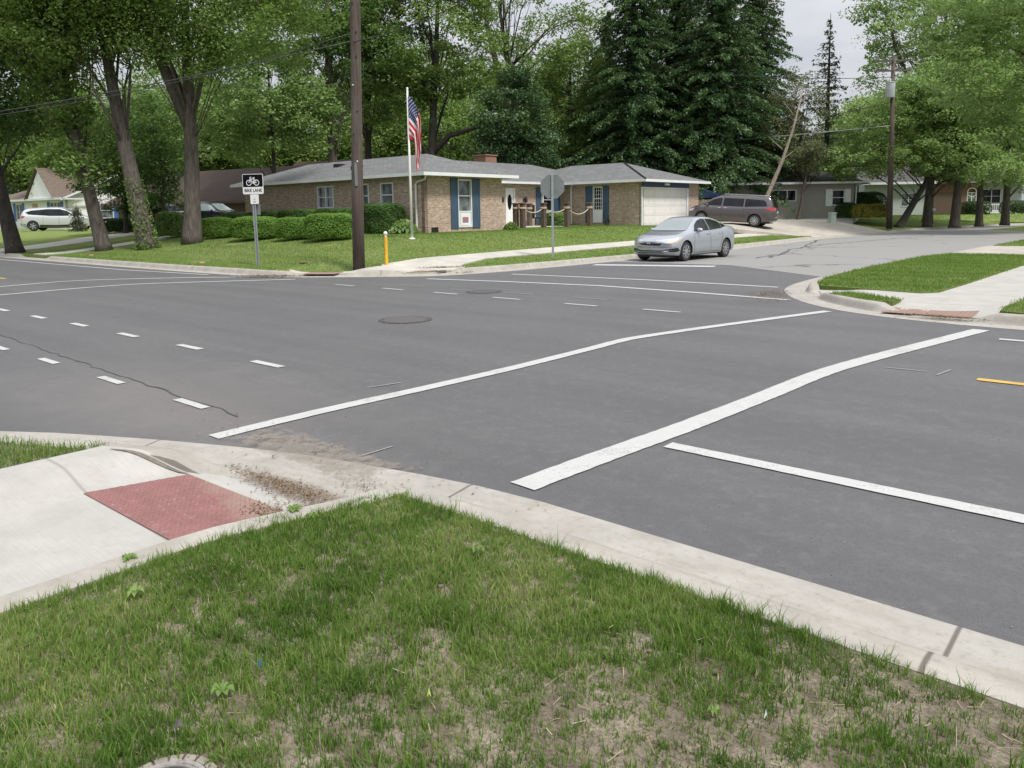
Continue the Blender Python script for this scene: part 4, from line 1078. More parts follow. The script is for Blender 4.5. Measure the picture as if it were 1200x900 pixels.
def white_house():
    c = spot(79.5, 266.7, .98); root = thing('white_house', (c[0], c[1], 0.), STREET+.08, 'white sided house with brown roof, front gable and bright blue shutters at far left', 'house')
    z0, z1 = .98, 3.55
    F = Frame((0, 0), (-1, 0), (0, -1)); S_ = Frame((0, 0), (0, 1), (1, 0))
    mb = MB()
    holes = [(1.0, 3.1, 1.25, 3.25), (5.6, 6.8, 1.3, 3.2), (9.0, 10.4, 1.75, 3.2), (12.6, 14.0, 1.75, 3.2)]
    wall_with_holes(mb, F, 15.5, z0-.4, z1, holes)
    wall_with_holes(mb, S_, 9., z0-.4, z1, [(2.9, 4.1, 1.75, 3.15), (6.6, 7.6, 1.75, 3.15)])
    mb.add([(0.02, -.1, z1), (0.02, 9.2, z1), (0.02, 4.55, z1+2.15), (-.16, -.1, z1), (-.16, 9.2, z1), (-.16, 4.55, z1+2.15)], [(0, 1, 2), (5, 4, 3), (0, 3, 4, 1), (1, 4, 5, 2), (2, 5, 3, 0)])
    mb.box(-15.5, -15.3, .18, 9, z0-.4, z1); mb.box(-15.3, -.18, 8.8, 9, z0-.4, z1)
    # garage / rear wing on the right
    mb.box(-6, 0, 9.05, 15, z0-.4, z1-.3)
    mb.build('wall', 'siding_white', root)
    g = MB(); g.add([(-1.0, -.55, z1+.05), (-6.3, -.55, z1+.05), (-3.65, -.55, z1+2.6), (-1.0, -.35, z1+.05), (-6.3, -.35, z1+.05), (-3.65, -.35, z1+2.6)], [(1, 0, 2), (3, 4, 5), (0, 1, 4, 3), (1, 2, 5, 4), (2, 0, 3, 5)])
    g.build('gable', 'siding_white', root)
    window(root, F, 1.0, 3.1, 1.25, 3.25, 'triple'); window(root, F, 9.0, 10.4, 1.75, 3.2, 'pair'); window(root, F, 12.6, 14., 1.75, 3.2, 'pair')
    for a, b in ((1.0, 3.1), (9.0, 10.4), (12.6, 14.)):
        for q in ((a-.5, a-.01), (b+.01, b+.5)): shutter(root, F, *q, 1.6 if a > 5 else 1.2, 3.28, 'blue_bright')
    for a, b in ((2.9, 4.1), (6.6, 7.6)):
        window(root, S_, a, b, 1.75, 3.15, 'double')
        for q in ((a-.55, a-.01), (b+.01, b+.55)): shutter(root, S_, *q, 1.68, 3.2, 'blue_bright')
    m = MB(); F.box(m, 5.6, 6.8, 1.0, 3.2, -.12, -.06); m.build('front_door', simple('door_pink', (.55, .36, .30), None, .6, 3), root)
    r = MB(); z = z1+.02
    r.add([(.5, -.6, z), (.5, 4.55, z+2.25), (-9, 4.55, z+2.25), (-9, -.6, z)], [(0, 1, 2, 3)])
    r.add([(.5, 9.7, z), (.5, 4.55, z+2.25), (-9, 4.55, z+2.25), (-9, 9.7, z)], [(3, 2, 1, 0)])
    r.add([(-9, -.6, z), (-9, 4.55, z+2.25), (-9, 9.7, z), (-16.2, -.6, z), (-12.0, 4.55, z+1.9), (-16.2, 9.7, z)], [(0, 1, 4, 3), (1, 2, 5, 4), (3, 4, 5)])
    # cross gable
    r.add([(-.75, -.75, z-.03), (-3.65, -.75, z+2.75), (-3.65, 4.0, z+2.75), (-.75, 1.6, z-.03)], [(0, 3, 2, 1)])
    r.add([(-6.55, -.75, z-.03), (-3.65, -.75, z+2.75), (-3.65, 4.0, z+2.75), (-6.55, 1.6, z-.03)], [(0, 1, 2, 3)])
    r.add([(.3, 9.0, z-.3), (.3, 15.3, z-.3), (-3, 15.3, z+1.3), (-3, 9.0, z+1.3), (-6.3, 9, z-.3), (-6.3, 15.3, z-.3)], [(0, 1, 2, 3), (3, 2, 5, 4)])
    roof = r.build('roof', 'shingle_tan', root)
    m = MB(); m.box(-12.6, -11.7, 4.2, 5., z+1.2, z+2.6); m.build('chimney', 'chimney_brick', roof)
    m = MB(); m.box(-16.2, .5, -.68, -.56, z1-.12, z1+.06); m.box(.4, .52, -.56, 4, z1-.12, z1+.0)
    m.add([(.5, -.6, z-.03), (.5, 4.55, z+2.22), (.52, 4.55, z+2.22), (.52, -.6, z-.03), (.5, -.6, z-.22), (.5, 4.55, z+2.02), (.52, 4.55, z+2.02), (.52, -.6, z-.22)], [(2, 3, 7, 6), (0, 1, 5, 4), (4, 5, 6, 7)])
    m.build('trim', 'white_trim', root)
white_house()

def brown_house():
    c = spot(312, 263, .7); D = 53.; 
    r = ray(312, 237); t = D/r.y; X, Y = CX+r.x*t, CY+r.y*t
    root = thing('brown_house', (X, Y, 0), STREET+.22, 'dark brown sided house with low brown roof between the maples and brick house', 'house')
    z0, z1 = .85, 2.75
    F = Frame((0, 0), (-1, 0), (0, -1))
    mb = MB(); wall_with_holes(mb, F, 16, z0-.4, z1, [(3.2, 6.2, .86, 2.6), (9, 10.5, 1.6, 2.5)]); mb.box(-.2, 0, .18, 10, z0-.4, z1); mb.box(-16, -15.8, .18, 10, z0-.4, z1); mb.box(-15.8, -.2, 9.8, 10, z0-.4, z1)
    mb.box(-9, 4.5, 10.2, 17, z0-.4, z1+1.15)
    mb.add([(4.3, 9.7, z1+1.2), (4.3, 17.3, z1+1.2), (4.3, 13.5, z1+3.4)], [(0, 1, 2)])
    mb.build('wall', 'siding_brown', root)
    m = MB(); F.box(m, 3.2, 6.2, .86, 2.6, -.12, -.06); m.build('garage_door', 'siding_brown', root)
    window(root, F, 9, 10.5, 1.6, 2.5, 'pair', 'siding_brown')
    r_ = MB(); r_.add([(.6, -.7, z1+.02), (.6, 5.2, z1+2.7), (-17, 5.2, z1+2.7), (-17, -.7, z1+.02)], [(0, 1, 2, 3)])
    r_.add([(.6, 11, z1+.02), (.6, 5.2, z1+2.7), (-17, 5.2, z1+2.7), (-17, 11, z1+.02)], [(3, 2, 1, 0)])
    r_.add([(5.1, 9.4, z1+1.25), (5.1, 13.5, z1+3.7), (-10, 13.5, z1+3.7), (-10, 9.4, z1+1.25)], [(0, 1, 2, 3)])
    r_.add([(5.1, 17.6, z1+1.25), (5.1, 13.5, z1+3.7), (-10, 13.5, z1+3.7), (-10, 17.6, z1+1.25)], [(3, 2, 1, 0)])
    roof = r_.build('roof', 'shingle_brown', root)
    m = MB()
    m.add([(5.1, 9.4, z1+1.22), (5.1, 13.5, z1+3.67), (5.14, 13.5, z1+3.67), (5.14, 9.4, z1+1.22), (5.1, 9.4, z1+.95), (5.1, 13.5, z1+3.4), (5.14, 13.5, z1+3.4), (5.14, 9.4, z1+.95)], [(2, 3, 7, 6), (4, 5, 6, 7), (0, 1, 5, 4)])
    m.build('fascia', 'post_wood', root); MB().box(-17, .6, -.74, -.68, z1-.12, z1+.05).build('fascia', 'post_wood', root)
brown_house()

def grey_house():
    c = spot(999.5, 252.5, 1.0); D = 57.
    r = ray(999.5, 252); t = D/r.y; X, Y = CX+r.x*t, CY+r.y*t
    a = -.02
    root = thing('grey_house', (X, Y, 0), a, 'low grey-green sided house with white shutters behind the minivan', 'house')
    z0, z1 = 1.0, 3.55
    F = Frame((0, 0), (-1, 0), (0, -1)); E = Frame((0, 0), (.45, .893), (.893, -.45))
    mb = MB(); wall_with_holes(mb, F, 9.5, z0-.1, z1, [(.65, 1.6, 1.85, 3.0), (4.2, 6.2, 2.2, 3.05)]); 
    wall_with_holes(mb, E, 5.5, z0-.1, z1, [(1.6, 2.8, 1.9, 3.15), (3.2, 4.3, 1.0, 3.1)])
    mb.build('wall', 'siding_grey', root)
    m = MB(); F.box(m, 0, 9.5, z0-.6, z0-.10, -.2, .03); E.box(m, 0, 5.5, z0-.6, z0-.1, -.2, .02); m.build('foundation', 'white_trim', root)
    window(root, F, .65, 1.6, 1.85, 3.0, 'double', glass='glass_dark'); shutter(root, F, .05+.18, .64, 1.8, 3.05, 'white_trim'); shutter(root, F, 1.61, 2.05, 1.8, 3.05, 'white_trim')
    window(root, F, 4.2, 6.2, 2.2, 3.05, 'triple', glass='glass_dark'); window(root, E, 1.6, 2.8, 1.9, 3.15, 'pair')
    m = MB(); E.box(m, 3.2, 4.3, 1.0, 3.1, -.1, -.05); m.build('front_door', 'white_paint', root)
    rf = MB(); z = z1
    rf.add([(.7, -.6, z), (-10.2, -.6, z), (-10.2, 4.4, z+1.2), (-1.6, 4.4, z+1.2), (3.6, 5.4, z), (-10.2, 9.4, z), (3., 9.4, z)], [(0, 3, 2, 1), (0, 4, 3), (3, 4, 6), (2, 3, 6, 5)])
    rf.build('roof', 'shingle_dark', root)
    m = MB(); m.box(-10.2, .7, -.66, -.56, z-.12, z+.03)
    m.add([(.7, -.62, z+.03), (3.62, 5.4, z+.03), (3.62, 5.4, z-.12), (.7, -.62, z-.12)], [(0, 3, 2, 1)]); m.build('gutter', 'white_trim', root)
    downspout(root, [(.5, -.5, z), (.15, -.1, z-.25), (.10, -.06, z0)])
grey_house()
def far_houses():
    # the pale house and the brick house with an arched window, glimpsed beneath the right trees
    def at(px, D): r = ray(px, 252); t = D/r.y; return CX+r.x*t, CY+r.y*t
    X, Y = at(1088, 74.); root = thing('pale_house', (X, Y, 0), -.1, 'pale grey house with white gable trim behind the leaning tree', 'house')
    F = Frame((0, 0), (-1, 0), (0, -1)); z0, z1 = .9, 4.0
    mb = MB(); wall_with_holes(mb, F, 6., z0, z1, [(1.2, 2.6, 1.7, 3.0)]); mb.box(-6, 0, .18, 6, z0, z1-.02); mb.build('wall', 'siding_pale', root)
    window(root, F, 1.2, 2.6, 1.7, 3.0, 'pair')
    rf = MB(); rf.add([(.5, -.6, z1), (-6.5, -.6, z1), (-6.5, 3, z1+1.7), (.5, 3, z1+1.7), (.5, 7, z1), (-6.5, 7, z1)], [(0, 3, 2, 1), (3, 4, 5, 2)]); rf.build('roof', 'shingle_dark', root)
    m = MB(); m.box(-6.5, .5, -.7, -.58, z1-.18, z1+.04); m.build('fascia', 'white_trim', root)
    X, Y = at(1147, 76.); root = thing('arched_window_house', (X, Y, 0), -.12, 'dark red brick house with a white arched window behind the street trees', 'house')
    mb = MB(); wall_with_holes(mb, F, 5., z0, 3.9, [(.3, 1.2, 1.9, 3.3)]); mb.box(-5, 0, .18, 7, z0, 3.88); mb.build('wall', 'brick_red', root)
    w = window(root, F, .3, 1.2, 1.9, 3.0, 'pair', 'white_paint')
    ar = MB(); ar.lathe([(.38, -.03), (.46, -.03), (.46, .03), (.38, .03), (.38, -.03)], 20, 'y', (-.75, 0, 3.0)); ar.f = ar.f[:-2]; ar.build('arch', 'white_paint', w)
    rf = MB(); hip(rf, -5.6, .6, -.6, 7.6, 3.9, 1.5, 'y'); rf.build('roof', 'shingle_dark', root)
    m = MB(); m.box(-.22, .02, -.12, -.02, z0, 3.9); m.build('corner_post', 'white_paint', root)
    m = MB(); F.box(m, 2.2, 4.4, z0, 3.0, .01, .05); m.build('garage_door', 'siding_brown', root)
    X, Y = at(1196, 80.); root = thing('porch_house', (X, Y, 0), -.15, 'light grey house with a white railed porch at the far right', 'house')
    mb = MB(); wall_with_holes(mb, F, 7., z0, 4., [(2.0, 3.8, 1.9, 3.4), (5, 5.9, 1.0, 3.2)]); mb.box(-7, 0, .18, 7, z0, 3.98); mb.build('wall', 'siding_pale', root)
    window(root, F, 2.0, 3.8, 1.9, 3.4, 'pair', glass='glass_dark'); m = MB(); F.box(m, 5, 5.9, 1., 3.2, -.1, -.05); m.build('front_door', 'white_paint', root)
    rf = MB(); hip(rf, -7.7, .7, -2.2, 7.6, 4.0, 1.8, 'x'); rf.build('roof', 'shingle_dark', root)
    m = MB(); m.box(-7, 0, -1.9, -1.84, 1.75, 1.83); m.box(-7, 0, -1.9, -1.84, 1.15, 1.21)
    for k in range(36): m.box(-7+k*.2, -6.96+k*.2, -1.89, -1.85, 1.2, 1.76)
    m.build('railing', 'white_paint', root)
    for k in range(4): MB().box(-7+k*2.32, -6.88+k*2.32, -1.95, -1.80, z0, 4.0).build('porch_post', 'white_paint', root)
    m = MB(); m.box(-7, 0, -1.95, -.02, .6, 1.12); m.build('porch_floor', 'white_trim', root)
far_houses()

# ------------------------------------------------------------------ fence and blue canopy behind the garage
def at_depth(px, D): r = ray(px, 250); t = D/r.y; return CX+r.x*t, CY+r.y*t
X, Y = at_depth(815, 53.); t = thing('timber_fence', (X, Y, .75), -.05, 'weathered board fence between the garage and the minivan', 'fence')
m = MB()
for k in range(24): m.box(k*.15-.3, k*.15-.165, -.01, .015, 0, 1.6+.02*(k % 3))
m.build('boards', 'fence_wood', t); m = MB(); m.box(-.3, 3.3, .02, .06, .3, .38); m.box(-.3, 3.3, .02, .06, 1.2, 1.28); m.build('rail', 'fence_wood', t)
for k in range(3): MB().box(-.3+k*1.7, -.2+k*1.7, .06, .16, 0, 1.7).build('post', 'fence_wood', t)
X, Y = at_depth(828, 55.5); t = thing('canopy_tent', (X, Y, .75), .1, 'dark blue canopy roof showing above the board fence', 'canopy')
m = MB(); m.add([(-1.3, -1.2, 1.95), (1.3, -1.2, 1.95), (1.3, 1.2, 1.95), (-1.3, 1.2, 1.95), (0, 0, 2.35), (-1.3, -1.2, 1.75), (1.3, -1.2, 1.75), (1.3, 1.2, 1.75), (-1.3, 1.2, 1.75)],
                [(0, 1, 4), (1, 2, 4), (2, 3, 4), (3, 0, 4), (5, 6, 1, 0), (6, 7, 2, 1), (7, 8, 3, 2), (8, 5, 0, 3)]); m.build('roof', 'canopy_blue', t)
for sx in (-1.28, 1.23):
    for sy in (-1.18, 1.13): MB().box(sx, sx+.05, sy, sy+.05, 0, 1.9).build('leg', 'white_trim', t)

# ------------------------------------------------------------------ poles, signs, wires
def text_mesh(txt, size, name, mat, parent, loc, rot, thick=.001, align='CENTER', sx=1., bold=0.):
    cu = bpy.data.curves.new(name, 'FONT'); cu.body = txt; cu.size = size; cu.align_x = align; cu.align_y = 'CENTER'; cu.extrude = thick; cu.offset = bold; cu.resolution_u = 3
    o = bpy.data.objects.new(name, cu); COL.objects.link(o)
    dg = bpy.context.evaluated_depsgraph_get(); me = bpy.data.meshes.new_from_object(o.evaluated_get(dg))
    bpy.data.objects.remove(o, do_unlink=True)
    me.name = name; me.materials.clear(); me.materials.append(M[mat])
    o = bpy.data.objects.new(name, me); COL.objects.link(o); o.parent = parent; o.location = loc; o.rotation_euler = rot; o.scale = (sx, 1, 1); return o
def rrect(w, h, r, n=5):
    pts = []
    for cx, cy, a0 in ((w/2-r, h/2-r, 0), (-w/2+r, h/2-r, PI/2), (-w/2+r, -h/2+r, PI), (w/2-r, -h/2+r, 1.5*PI)):
        pts += [(cx+r*math.cos(a0+PI/2*k/n), cy+r*math.sin(a0+PI/2*k/n)) for k in range(n+1)]
    return pts
def plate(mb, poly, y0, y1, cx=0, cz=0):
    """flat shape in the x-z plane, thickness along y"""
    n = len(poly); vs = [(cx+x, y0, cz+z) for x, z in poly]+[(cx+x, y1, cz+z) for x, z in poly]
    mb.add(vs, [tuple(range(n)), tuple(range(2*n-1, n-1, -1))]+[(i, n+i, n+(i+1) % n, (i+1) % n) for i in range(n)])
    return mb
def bike_sign():
    x, y, z = land(303, 311)
    a = -.20; Z = lambda py: px3b(298, py, y)-z; PX = y/FOC
    t = thing('bike_lane_sign', (x, y, z), a, 'black and white bicycle lane sign with small plaque on a galvanised post', 'road sign')
    lean = .012
    p = MB(); 
    # U-channel post leaning slightly left
    H_ = Z(206)
    for (x0, x1, y0, y1) in ((-.035, .035, .0, .012), (-.035, -.023, -.03, .0), (.023, .035, -.03, .0), (-.055, -.035, -.03, -.022), (.035, .055, -.03, -.022)):
        b = []
        for zz, sx in ((-.2, 0), (H_, -lean*H_)):
            b += [(x0+sx, y0, zz), (x1+sx, y0, zz), (x1+sx, y1, zz), (x0+sx, y1, zz)]
        p.add(b, [(0, 3, 2, 1), (4, 5, 6, 7), (0, 1, 5, 4), (1, 2, 6, 5), (2, 3, 7, 6), (3, 0, 4, 7)])
    p.build('post', 'galvanised', t)
    cz = (Z(204)+Z(227.3))/2; cx = -lean*cz+.01; w, h = 26.3*PX, 23.2*PX
    s = plate(MB(), rrect(w, h, .04), -.044, -.036, cx, cz).build('sign_panel', 'sign_white', t)
    plate(MB(), rrect(w-.03, h*.62, .03), -.0465, -.0445, cx, cz+h*.165).build('black_field', 'sign_black', s)
    # thin dark rule near the edge
    g = MB()
    # bicycle emblem
    def ring(cx_, cz_, r, w_):
        n = 22; vs = []; 
        for k in range(n):
            a_ = 2*PI*k/n; vs += [(cx_+r*math.cos(a_), -.0485, cz_+r*math.sin(a_)), (cx_+(r-w_)*math.cos(a_), -.0485, cz_+(r-w_)*math.sin(a_))]
        g.add(vs, [(2*k, (2*k+2) % (2*n), (2*k+3) % (2*n), 2*k+1) for k in range(n)])
    def bar(a_, b_, w_=.022):
        ax, az = a_; bx, bz = b_; L = math.hypot(bx-ax, bz-az); nx, nz = -(bz-az)/L*w_/2, (bx-ax)/L*w_/2
        g.add([(ax+nx, -.049, az+nz), (ax-nx, -.049, az-nz), (bx-nx, -.049, bz-nz), (bx+nx, -.049, bz+nz)], [(0, 1, 2, 3)])
    ox, oz = cx, cz+h*.13; K = w/.76
    wl, wr = (ox-.14*K, oz-.045*K), (ox+.14*K, oz-.045*K)
    ring(*wl, .100*K, .024*K); ring(*wr, .100*K, .024*K)
    hd, st, bb = (ox-.085*K, oz+.085*K), (ox+.055*K, oz+.075*K), (ox+.02*K, oz-.05*K)
    bar(wl, hd); bar(hd, st); bar(hd, bb); bar(bb, st); bar(bb, wr); bar(st, wr, .018); bar(st, (ox+.045*K, oz+.11*K)); bar((ox+.01*K, oz+.118*K), (ox+.085*K, oz+.118*K), .026)
    bar(hd, (ox-.10*K, oz+.135*K)); bar((ox-.10*K, oz+.135*K), (ox-.04*K, oz+.14*K), .02)
    ring(bb[0], bb[1], .03*K, .02*K)
    g.build('bicycle_emblem', 'sign_white', s)
    text_mesh('BIKE LANE', .150*w/.76, 'lettering', 'sign_black', s, (cx, -.0455, cz-h*.325), (PI/2, 0, 0), .0008, sx=.92, bold=.003)
    # small plaque under it, and the back of a second plate behind
    cz2 = (Z(228)+Z(239))/2; s2 = plate(MB(), rrect(10.6*PX, 11*PX, .02), -.044, -.038, cx+.03, cz2).build('plaque', 'sign_white', t)
    for k, (tx, sz) in enumerate((('NO', .07), ('ALL', .07), ('TIMES', .06))):
        text_mesh(('· ·', 'III', 'IIIIII')[k], sz, 'plaque_lettering', 'sign_back', s2, (cx+.03, -.0465, cz2+.08-.08*k), (PI/2, 0, 0), .0006)
    plate(MB(), rrect(10.8*PX, 13*PX, .02), .016, .021, cx+.035, (Z(239)+Z(252))/2).build('plate_back', 'sign_back', t)
bike_sign()
def stop_sign():
    x, y, z = land(648, 303)
    t = thing('stop_sign', (x, y, z), STREET+.62, 'grey back of an octagonal stop sign on a galvanised pole by the kerb', 'road sign')
    m = MB(); m.box(-.035, .035, -.004, .004, -.2, px3b(647, 204, y)-z); m.box(-.035, -.027, .004, .035, -.2, px3b(647, 204, y)-z); m.box(.027, .035, .004, .035, -.2, px3b(647, 204, y)-z); m.build('post', 'galvanised', t)
    r = .381/math.cos(PI/8); poly = [(r*math.cos(PI/8+k*PI/4), r*math.sin(PI/8+k*PI/4)) for k in range(8)]; ZC = px3b(647, 218.7, y)-z
    plate(MB(), poly, .037, .041, 0, ZC).build('panel', 'sign_back', t)
    # the face on the far side: red with a white rim and lettering
    p = plate(MB(), [(q[0]*.985, q[1]*.985) for q in poly], .0412, .0420, 0, ZC).build('face', 'sign_white', t)
    plate(MB(), [(q[0]*.94, q[1]*.94) for q in poly], .0422, .0430, 0, ZC).build('red_field', 'lamp_red', p)
    text_mesh('STOP', .33, 'lettering', 'sign_white', p, (0, .0436, ZC), (PI/2, 0, PI), .0006, sx=.8, bold=.006)
    for zz in (ZC-.22, ZC+.22): MB().lathe([(.014, -.012), (.014, 0)], 8, 'y', (0, -.004, zz)).build('bolt', 'galvanised', t)
stop_sign()
def near_pole():
    x, y, z = land(420.5, 315.5)
    t = thing('utility_pole', (x, y, z), 0, 'tall brown timber utility pole at the far corner kerb', 'utility pole')
    r0, r1 = .175, .125
    MB().tube([(0, 0, -.3), (.04, 0, 2), (.12, .0, 5), (.20, 0, 8), (.27, 0, 11)], [r0, r0*.95, r0*.87, r0*.8, r1], 16).build('pole', 'pole_wood', t, smooth=True)
    for k in range(9):
        a = -1.57+random.uniform(-.5, .5); zz = 3.0+k*.72+random.uniform(-.1, .1); r = .158
        MB().tube([(zz*.0245+r*math.cos(a)*.9, r*math.sin(a)*.9, zz), (zz*.0245+r*math.cos(a)*1.08, r*math.sin(a)*1.08, zz)], .022, 8).build('bolt', 'sign_white' if k in (0, 3) else 'dark_void', t)
    m = MB(); m.box(.02, .10, -.185, -.165, 2.35, 3.0); m.build('tag_strip', 'sign_back', t)
    m = MB(); m.box(-.95, 1.45, -.17, -.07, 9.9, 10.02); m.build('crossarm', 'pole_wood', t)
    return (x, y, z)
NP = near_pole()
def far_pole():
    x, y, z = land(1042, 268.5)
    t = thing('utility_pole', (x, y, z), 0, 'distant utility pole with two crossarms and a pale transformer can', 'utility pole')
    H_ = px3b(1048, 66, y)-z
    MB().tube([(0, 0, -.3), (-.08, 0, H_*.5), (-.20, 0, H_)], [.20, .165, .12], 12).build('pole', 'pole_wood', t, smooth=True)
    for zz, dz in ((H_-.3, .28), (H_-.95, .24)):
        a = MB(); L = 1.65; aa = .42; ox = -.20*zz/H_
        a.add([(ox-L*math.cos(aa), -L*math.sin(aa)-.12, zz-.06-dz/2), (ox+L*math.cos(aa), L*math.sin(aa)-.12, zz-.06+dz/2), (ox+L*math.cos(aa), L*math.sin(aa)-.02, zz-.06+dz/2), (ox-L*math.cos(aa), -L*math.sin(aa)-.02, zz-.06-dz/2),
               (ox-L*math.cos(aa), -L*math.sin(aa)-.12, zz+.06-dz/2), (ox+L*math.cos(aa), L*math.sin(aa)-.12, zz+.06+dz/2), (ox+L*math.cos(aa), L*math.sin(aa)-.02, zz+.06+dz/2), (ox-L*math.cos(aa), -L*math.sin(aa)-.02, zz+.06-dz/2)],
              [(0, 3, 2, 1), (4, 5, 6, 7), (0, 1, 5, 4), (1, 2, 6, 5), (2, 3, 7, 6), (3, 0, 4, 7)])
        ca = a.build('crossarm', 'pole_wood', t)
        for s in (-.95, -.45, .5, .95): MB().lathe([(.03, 0), (.06, .05), (.05, .1), (.06, .14), (.02, .18)], 8, 'z', (ox+s*L*math.cos(aa), s*L*math.sin(aa)-.07, zz+.05+dz/2*s)).build('insulator', 'sign_back', ca)
    tr = MB().lathe([(.0, 0), (.27, .0), (.29, .04), (.29, .95), (.31, .97), (.31, 1.02), (.05, 1.08)], 18, 'z', (-.42, -.22, H_-2.75)).build('transformer', 'transformer_grey', t, angle=40)
    MB().lathe([(.03, 0), (.06, .08), (.04, .2)], 8, 'z', (-.44, -.2, H_-1.68)).build('bushing', 'sign_white', tr)
    return (x, y, z, H_)
FP = far_pole()
def wire(a, b, sag, r, lab, mat='wire'):
    a, b = Vector(a), Vector(b); pts = []
    for k in range(25):
        s = k/24; c = a.lerp(b, s); c.z -= sag*(1-(2*s-1)**2); pts.append(c)
    tag(MB().tube(pts, r, 5).build('power_line', mat, smooth=True), lab, 'cable', 'overhead cables')
def px3(px, py, D):
    r = ray(px, py); t = D/r.y; return (CX+r.x*t, CY+r.y*t, EYE+r.z*t)
top = (NP[0], NP[1], NP[2])
wire(px3(-260, 166, 24), (NP[0], NP[1]-.1, px3(418, 48, NP[1])[2]), .25, .016, 'lowest cable running from the left edge to the near utility pole')
wire(px3(-260, 150, 26), (NP[0], NP[1]-.1, px3(418, 39, NP[1])[2]), .7, .012, 'thin upper cable crossing the left maples to the near pole')
wire((NP[0], NP[1], px3(418, 48, NP[1])[2]), px3(600, -30, 17), .2, .014, 'cable rising from the near pole out of the top of view')
FT = lambda py: (FP[0]-.20*(px3(1044, py, FP[1])[2]-FP[2])/FP[3], FP[1]-.1, px3(1044, py, FP[1])[2])
wire(px3(640, 180, 66), FT(147), .15, .035, 'pale thick service cable running left from the far pole above the sedan', 'wire_pale')
wire(px3(600, 176, 70), FT(119), .9, .022, 'dark cable sagging in front of the spruces to the far pole')
wire(px3(560, 30, 64), FT(90), 1.4, .022, 'dark cable descending from the spruce tops to the far pole')
wire(FT(87), px3(1330, 150, 48), .7, .018, 'cable leaving the far pole crossarm towards the right')
wire(FT(75), (FP[0]+30, FP[1]+34, 12.5), .7, .018, 'cable following the side street away from the far pole')
def yellow_post():
    x, y, z = land(453, 311.5)
    t = thing('marker_post', (x, y, z), .1, 'yellow utility marker post with a white cap beside the timber pole', 'marker post')
    MB().tube([(0, 0, -.1), (.0, 0, .84)], .052, 12).build('post', 'yellow_paint', t, angle=40)
    MB().lathe([(.03, .84), (.03, .90), (.055, .91), (.06, .95), (.03, .99)], 12, 'z', (.0, 0, 0)).build('cap', 'sign_white', t, angle=40)
yellow_post()
def flagpole():
    x, y, z = land(483, 280.5)
    ztop = px3(476.5, 104, y)[2]; H_ = ztop-z; lean = (px3(476.5, 104, y)[0]-x)
    t = thing('flagpole', (x, y, z), 0, 'white flagpole on the lawn carrying a limp striped flag', 'flagpole')
    MB().tube([(0, 0, 0), (lean*.5, 0, H_*.5), (lean, 0, H_)], [.05, .042, .03], 12).build('pole', 'white_paint', t, smooth=True)
    MB().lathe([(.12, 0), (.12, .03), (.07, .05)], 14).build('base', 'white_paint', t)
    MB().blob((lean, 0, H_+.03), (.04, .04, .05), 10, 6).build('finial', 'white_paint', t, smooth=True)
    # the flag hangs on the pole: a thing of its own
    fz = px3(476, 110, y)[2]
    f = thing('flag', (x+lean*.97, y-.02, 0), 0, 'limp red white and blue national flag hanging on the white pole', 'flag')
    NS, NTT = 70, 36; vs = []; uv = []; ph = z
    fly, hoist = 2.35, 1.5
    for i in range(NS+1):
        s = i/NS*fly
        for j in range(NTT+1):
            q = j/NTT; tq = q*hoist; k = min(1, s/1.1)
            out = .03+.27*(q**.8)*(k**.7)*(1-.30*max(0, s-1.4))+.05*k+(.06*s/fly)
            drop = (hoist-tq)*(1-.62*k)+s*.97-.42*q*k
            fold = (.055*math.sin(q*15+s*1.1)+.035*math.sin(q*27-s*2.2))*k
            vs.append((out+.03*math.sin(q*15+s)*k+(px3(0, 0, 10)[0]*0)+.045*s, -.05+fold, fz-drop)); uv.append((s/fly, q))
    mb = MB(); mb.v = vs; m = NTT+1
    mb.f = [(i*m+j, i*m+j+1, (i+1)*m+j+1, (i+1)*m+j) for i in range(NS) for j in range(NTT)]; mb.uv = uv
    mb.build('cloth', 'flag_cloth', f, smooth=True)
flagpole()
def pedestal():
    x, y, z = land(975, 266)
    t = thing('utility_pedestal', (x, y, z), .2, 'pale green utility pedestal on the grass beyond the driveway', 'utility box')
    MB().box(-.19, .19, -.19, .19, -.1, .86, .03).build('body', 'pedestal_green', t)
    MB().box(-.21, .21, -.21, .21, .86, .97, .03).build('lid', 'pedestal_green', t)
pedestal()
def mailbox():
    x, y, z = land(1092, 263)
    t = thing('mailbox', (x, y, z), 1.2, 'white mailbox on a thin post between the street tree trunks', 'mailbox')
    MB().box(-.05, .05, -.05, .05, -.1, 1.05).build('post', 'post_wood', t)
    m = MB(); pr = [(-.09, 0), (.09, 0), (.09, .12), (.06, .18), (0, .205), (-.06, .18), (-.09, .12)]
    plate(m, pr, -.24, .24, 0, 1.05); m.build('box', 'sign_white', t)
mailbox()
def small_things():
    for (px, py, lab) in ((237, 309, 'small orange clay scrap lying near the left kerb on the lawn'), (107, 300, 'small orange scrap on the grass left of the sign')):
        x, y, z = land(px, py); m = MB(); m.blob((0, 0, .02), (.10, .05, .04), 9, 5, .35, px); tag(m.build('clay_scrap', 'cone_orange', loc=(x, y, z)), lab, 'debris', 'orange scraps on the lawn')
    x, y, z = land(356, 309); m = MB(); m.blob((0, 0, .03), (.17, .08, .04), 9, 5, .3, 3); tag(m.build('paper_scrap', 'straw', loc=(x, y, z)), 'small pale scrap on the lawn left of the utility pole', 'debris')
    for (px, py, r, lab) in ((506, 270, .30, 'pale boulder at the foot of the brick corner'), (409, 0, 0, '')):
        if r:
            x, y, z = land(px, py); m = MB(); m.blob((0, 0, .1), (r, r*.6, r*.75), 12, 8, .25, 5); tag(m.build('garden_boulder', 'stone', loc=(x, y, ZB)), lab, 'boulder')
small_things()
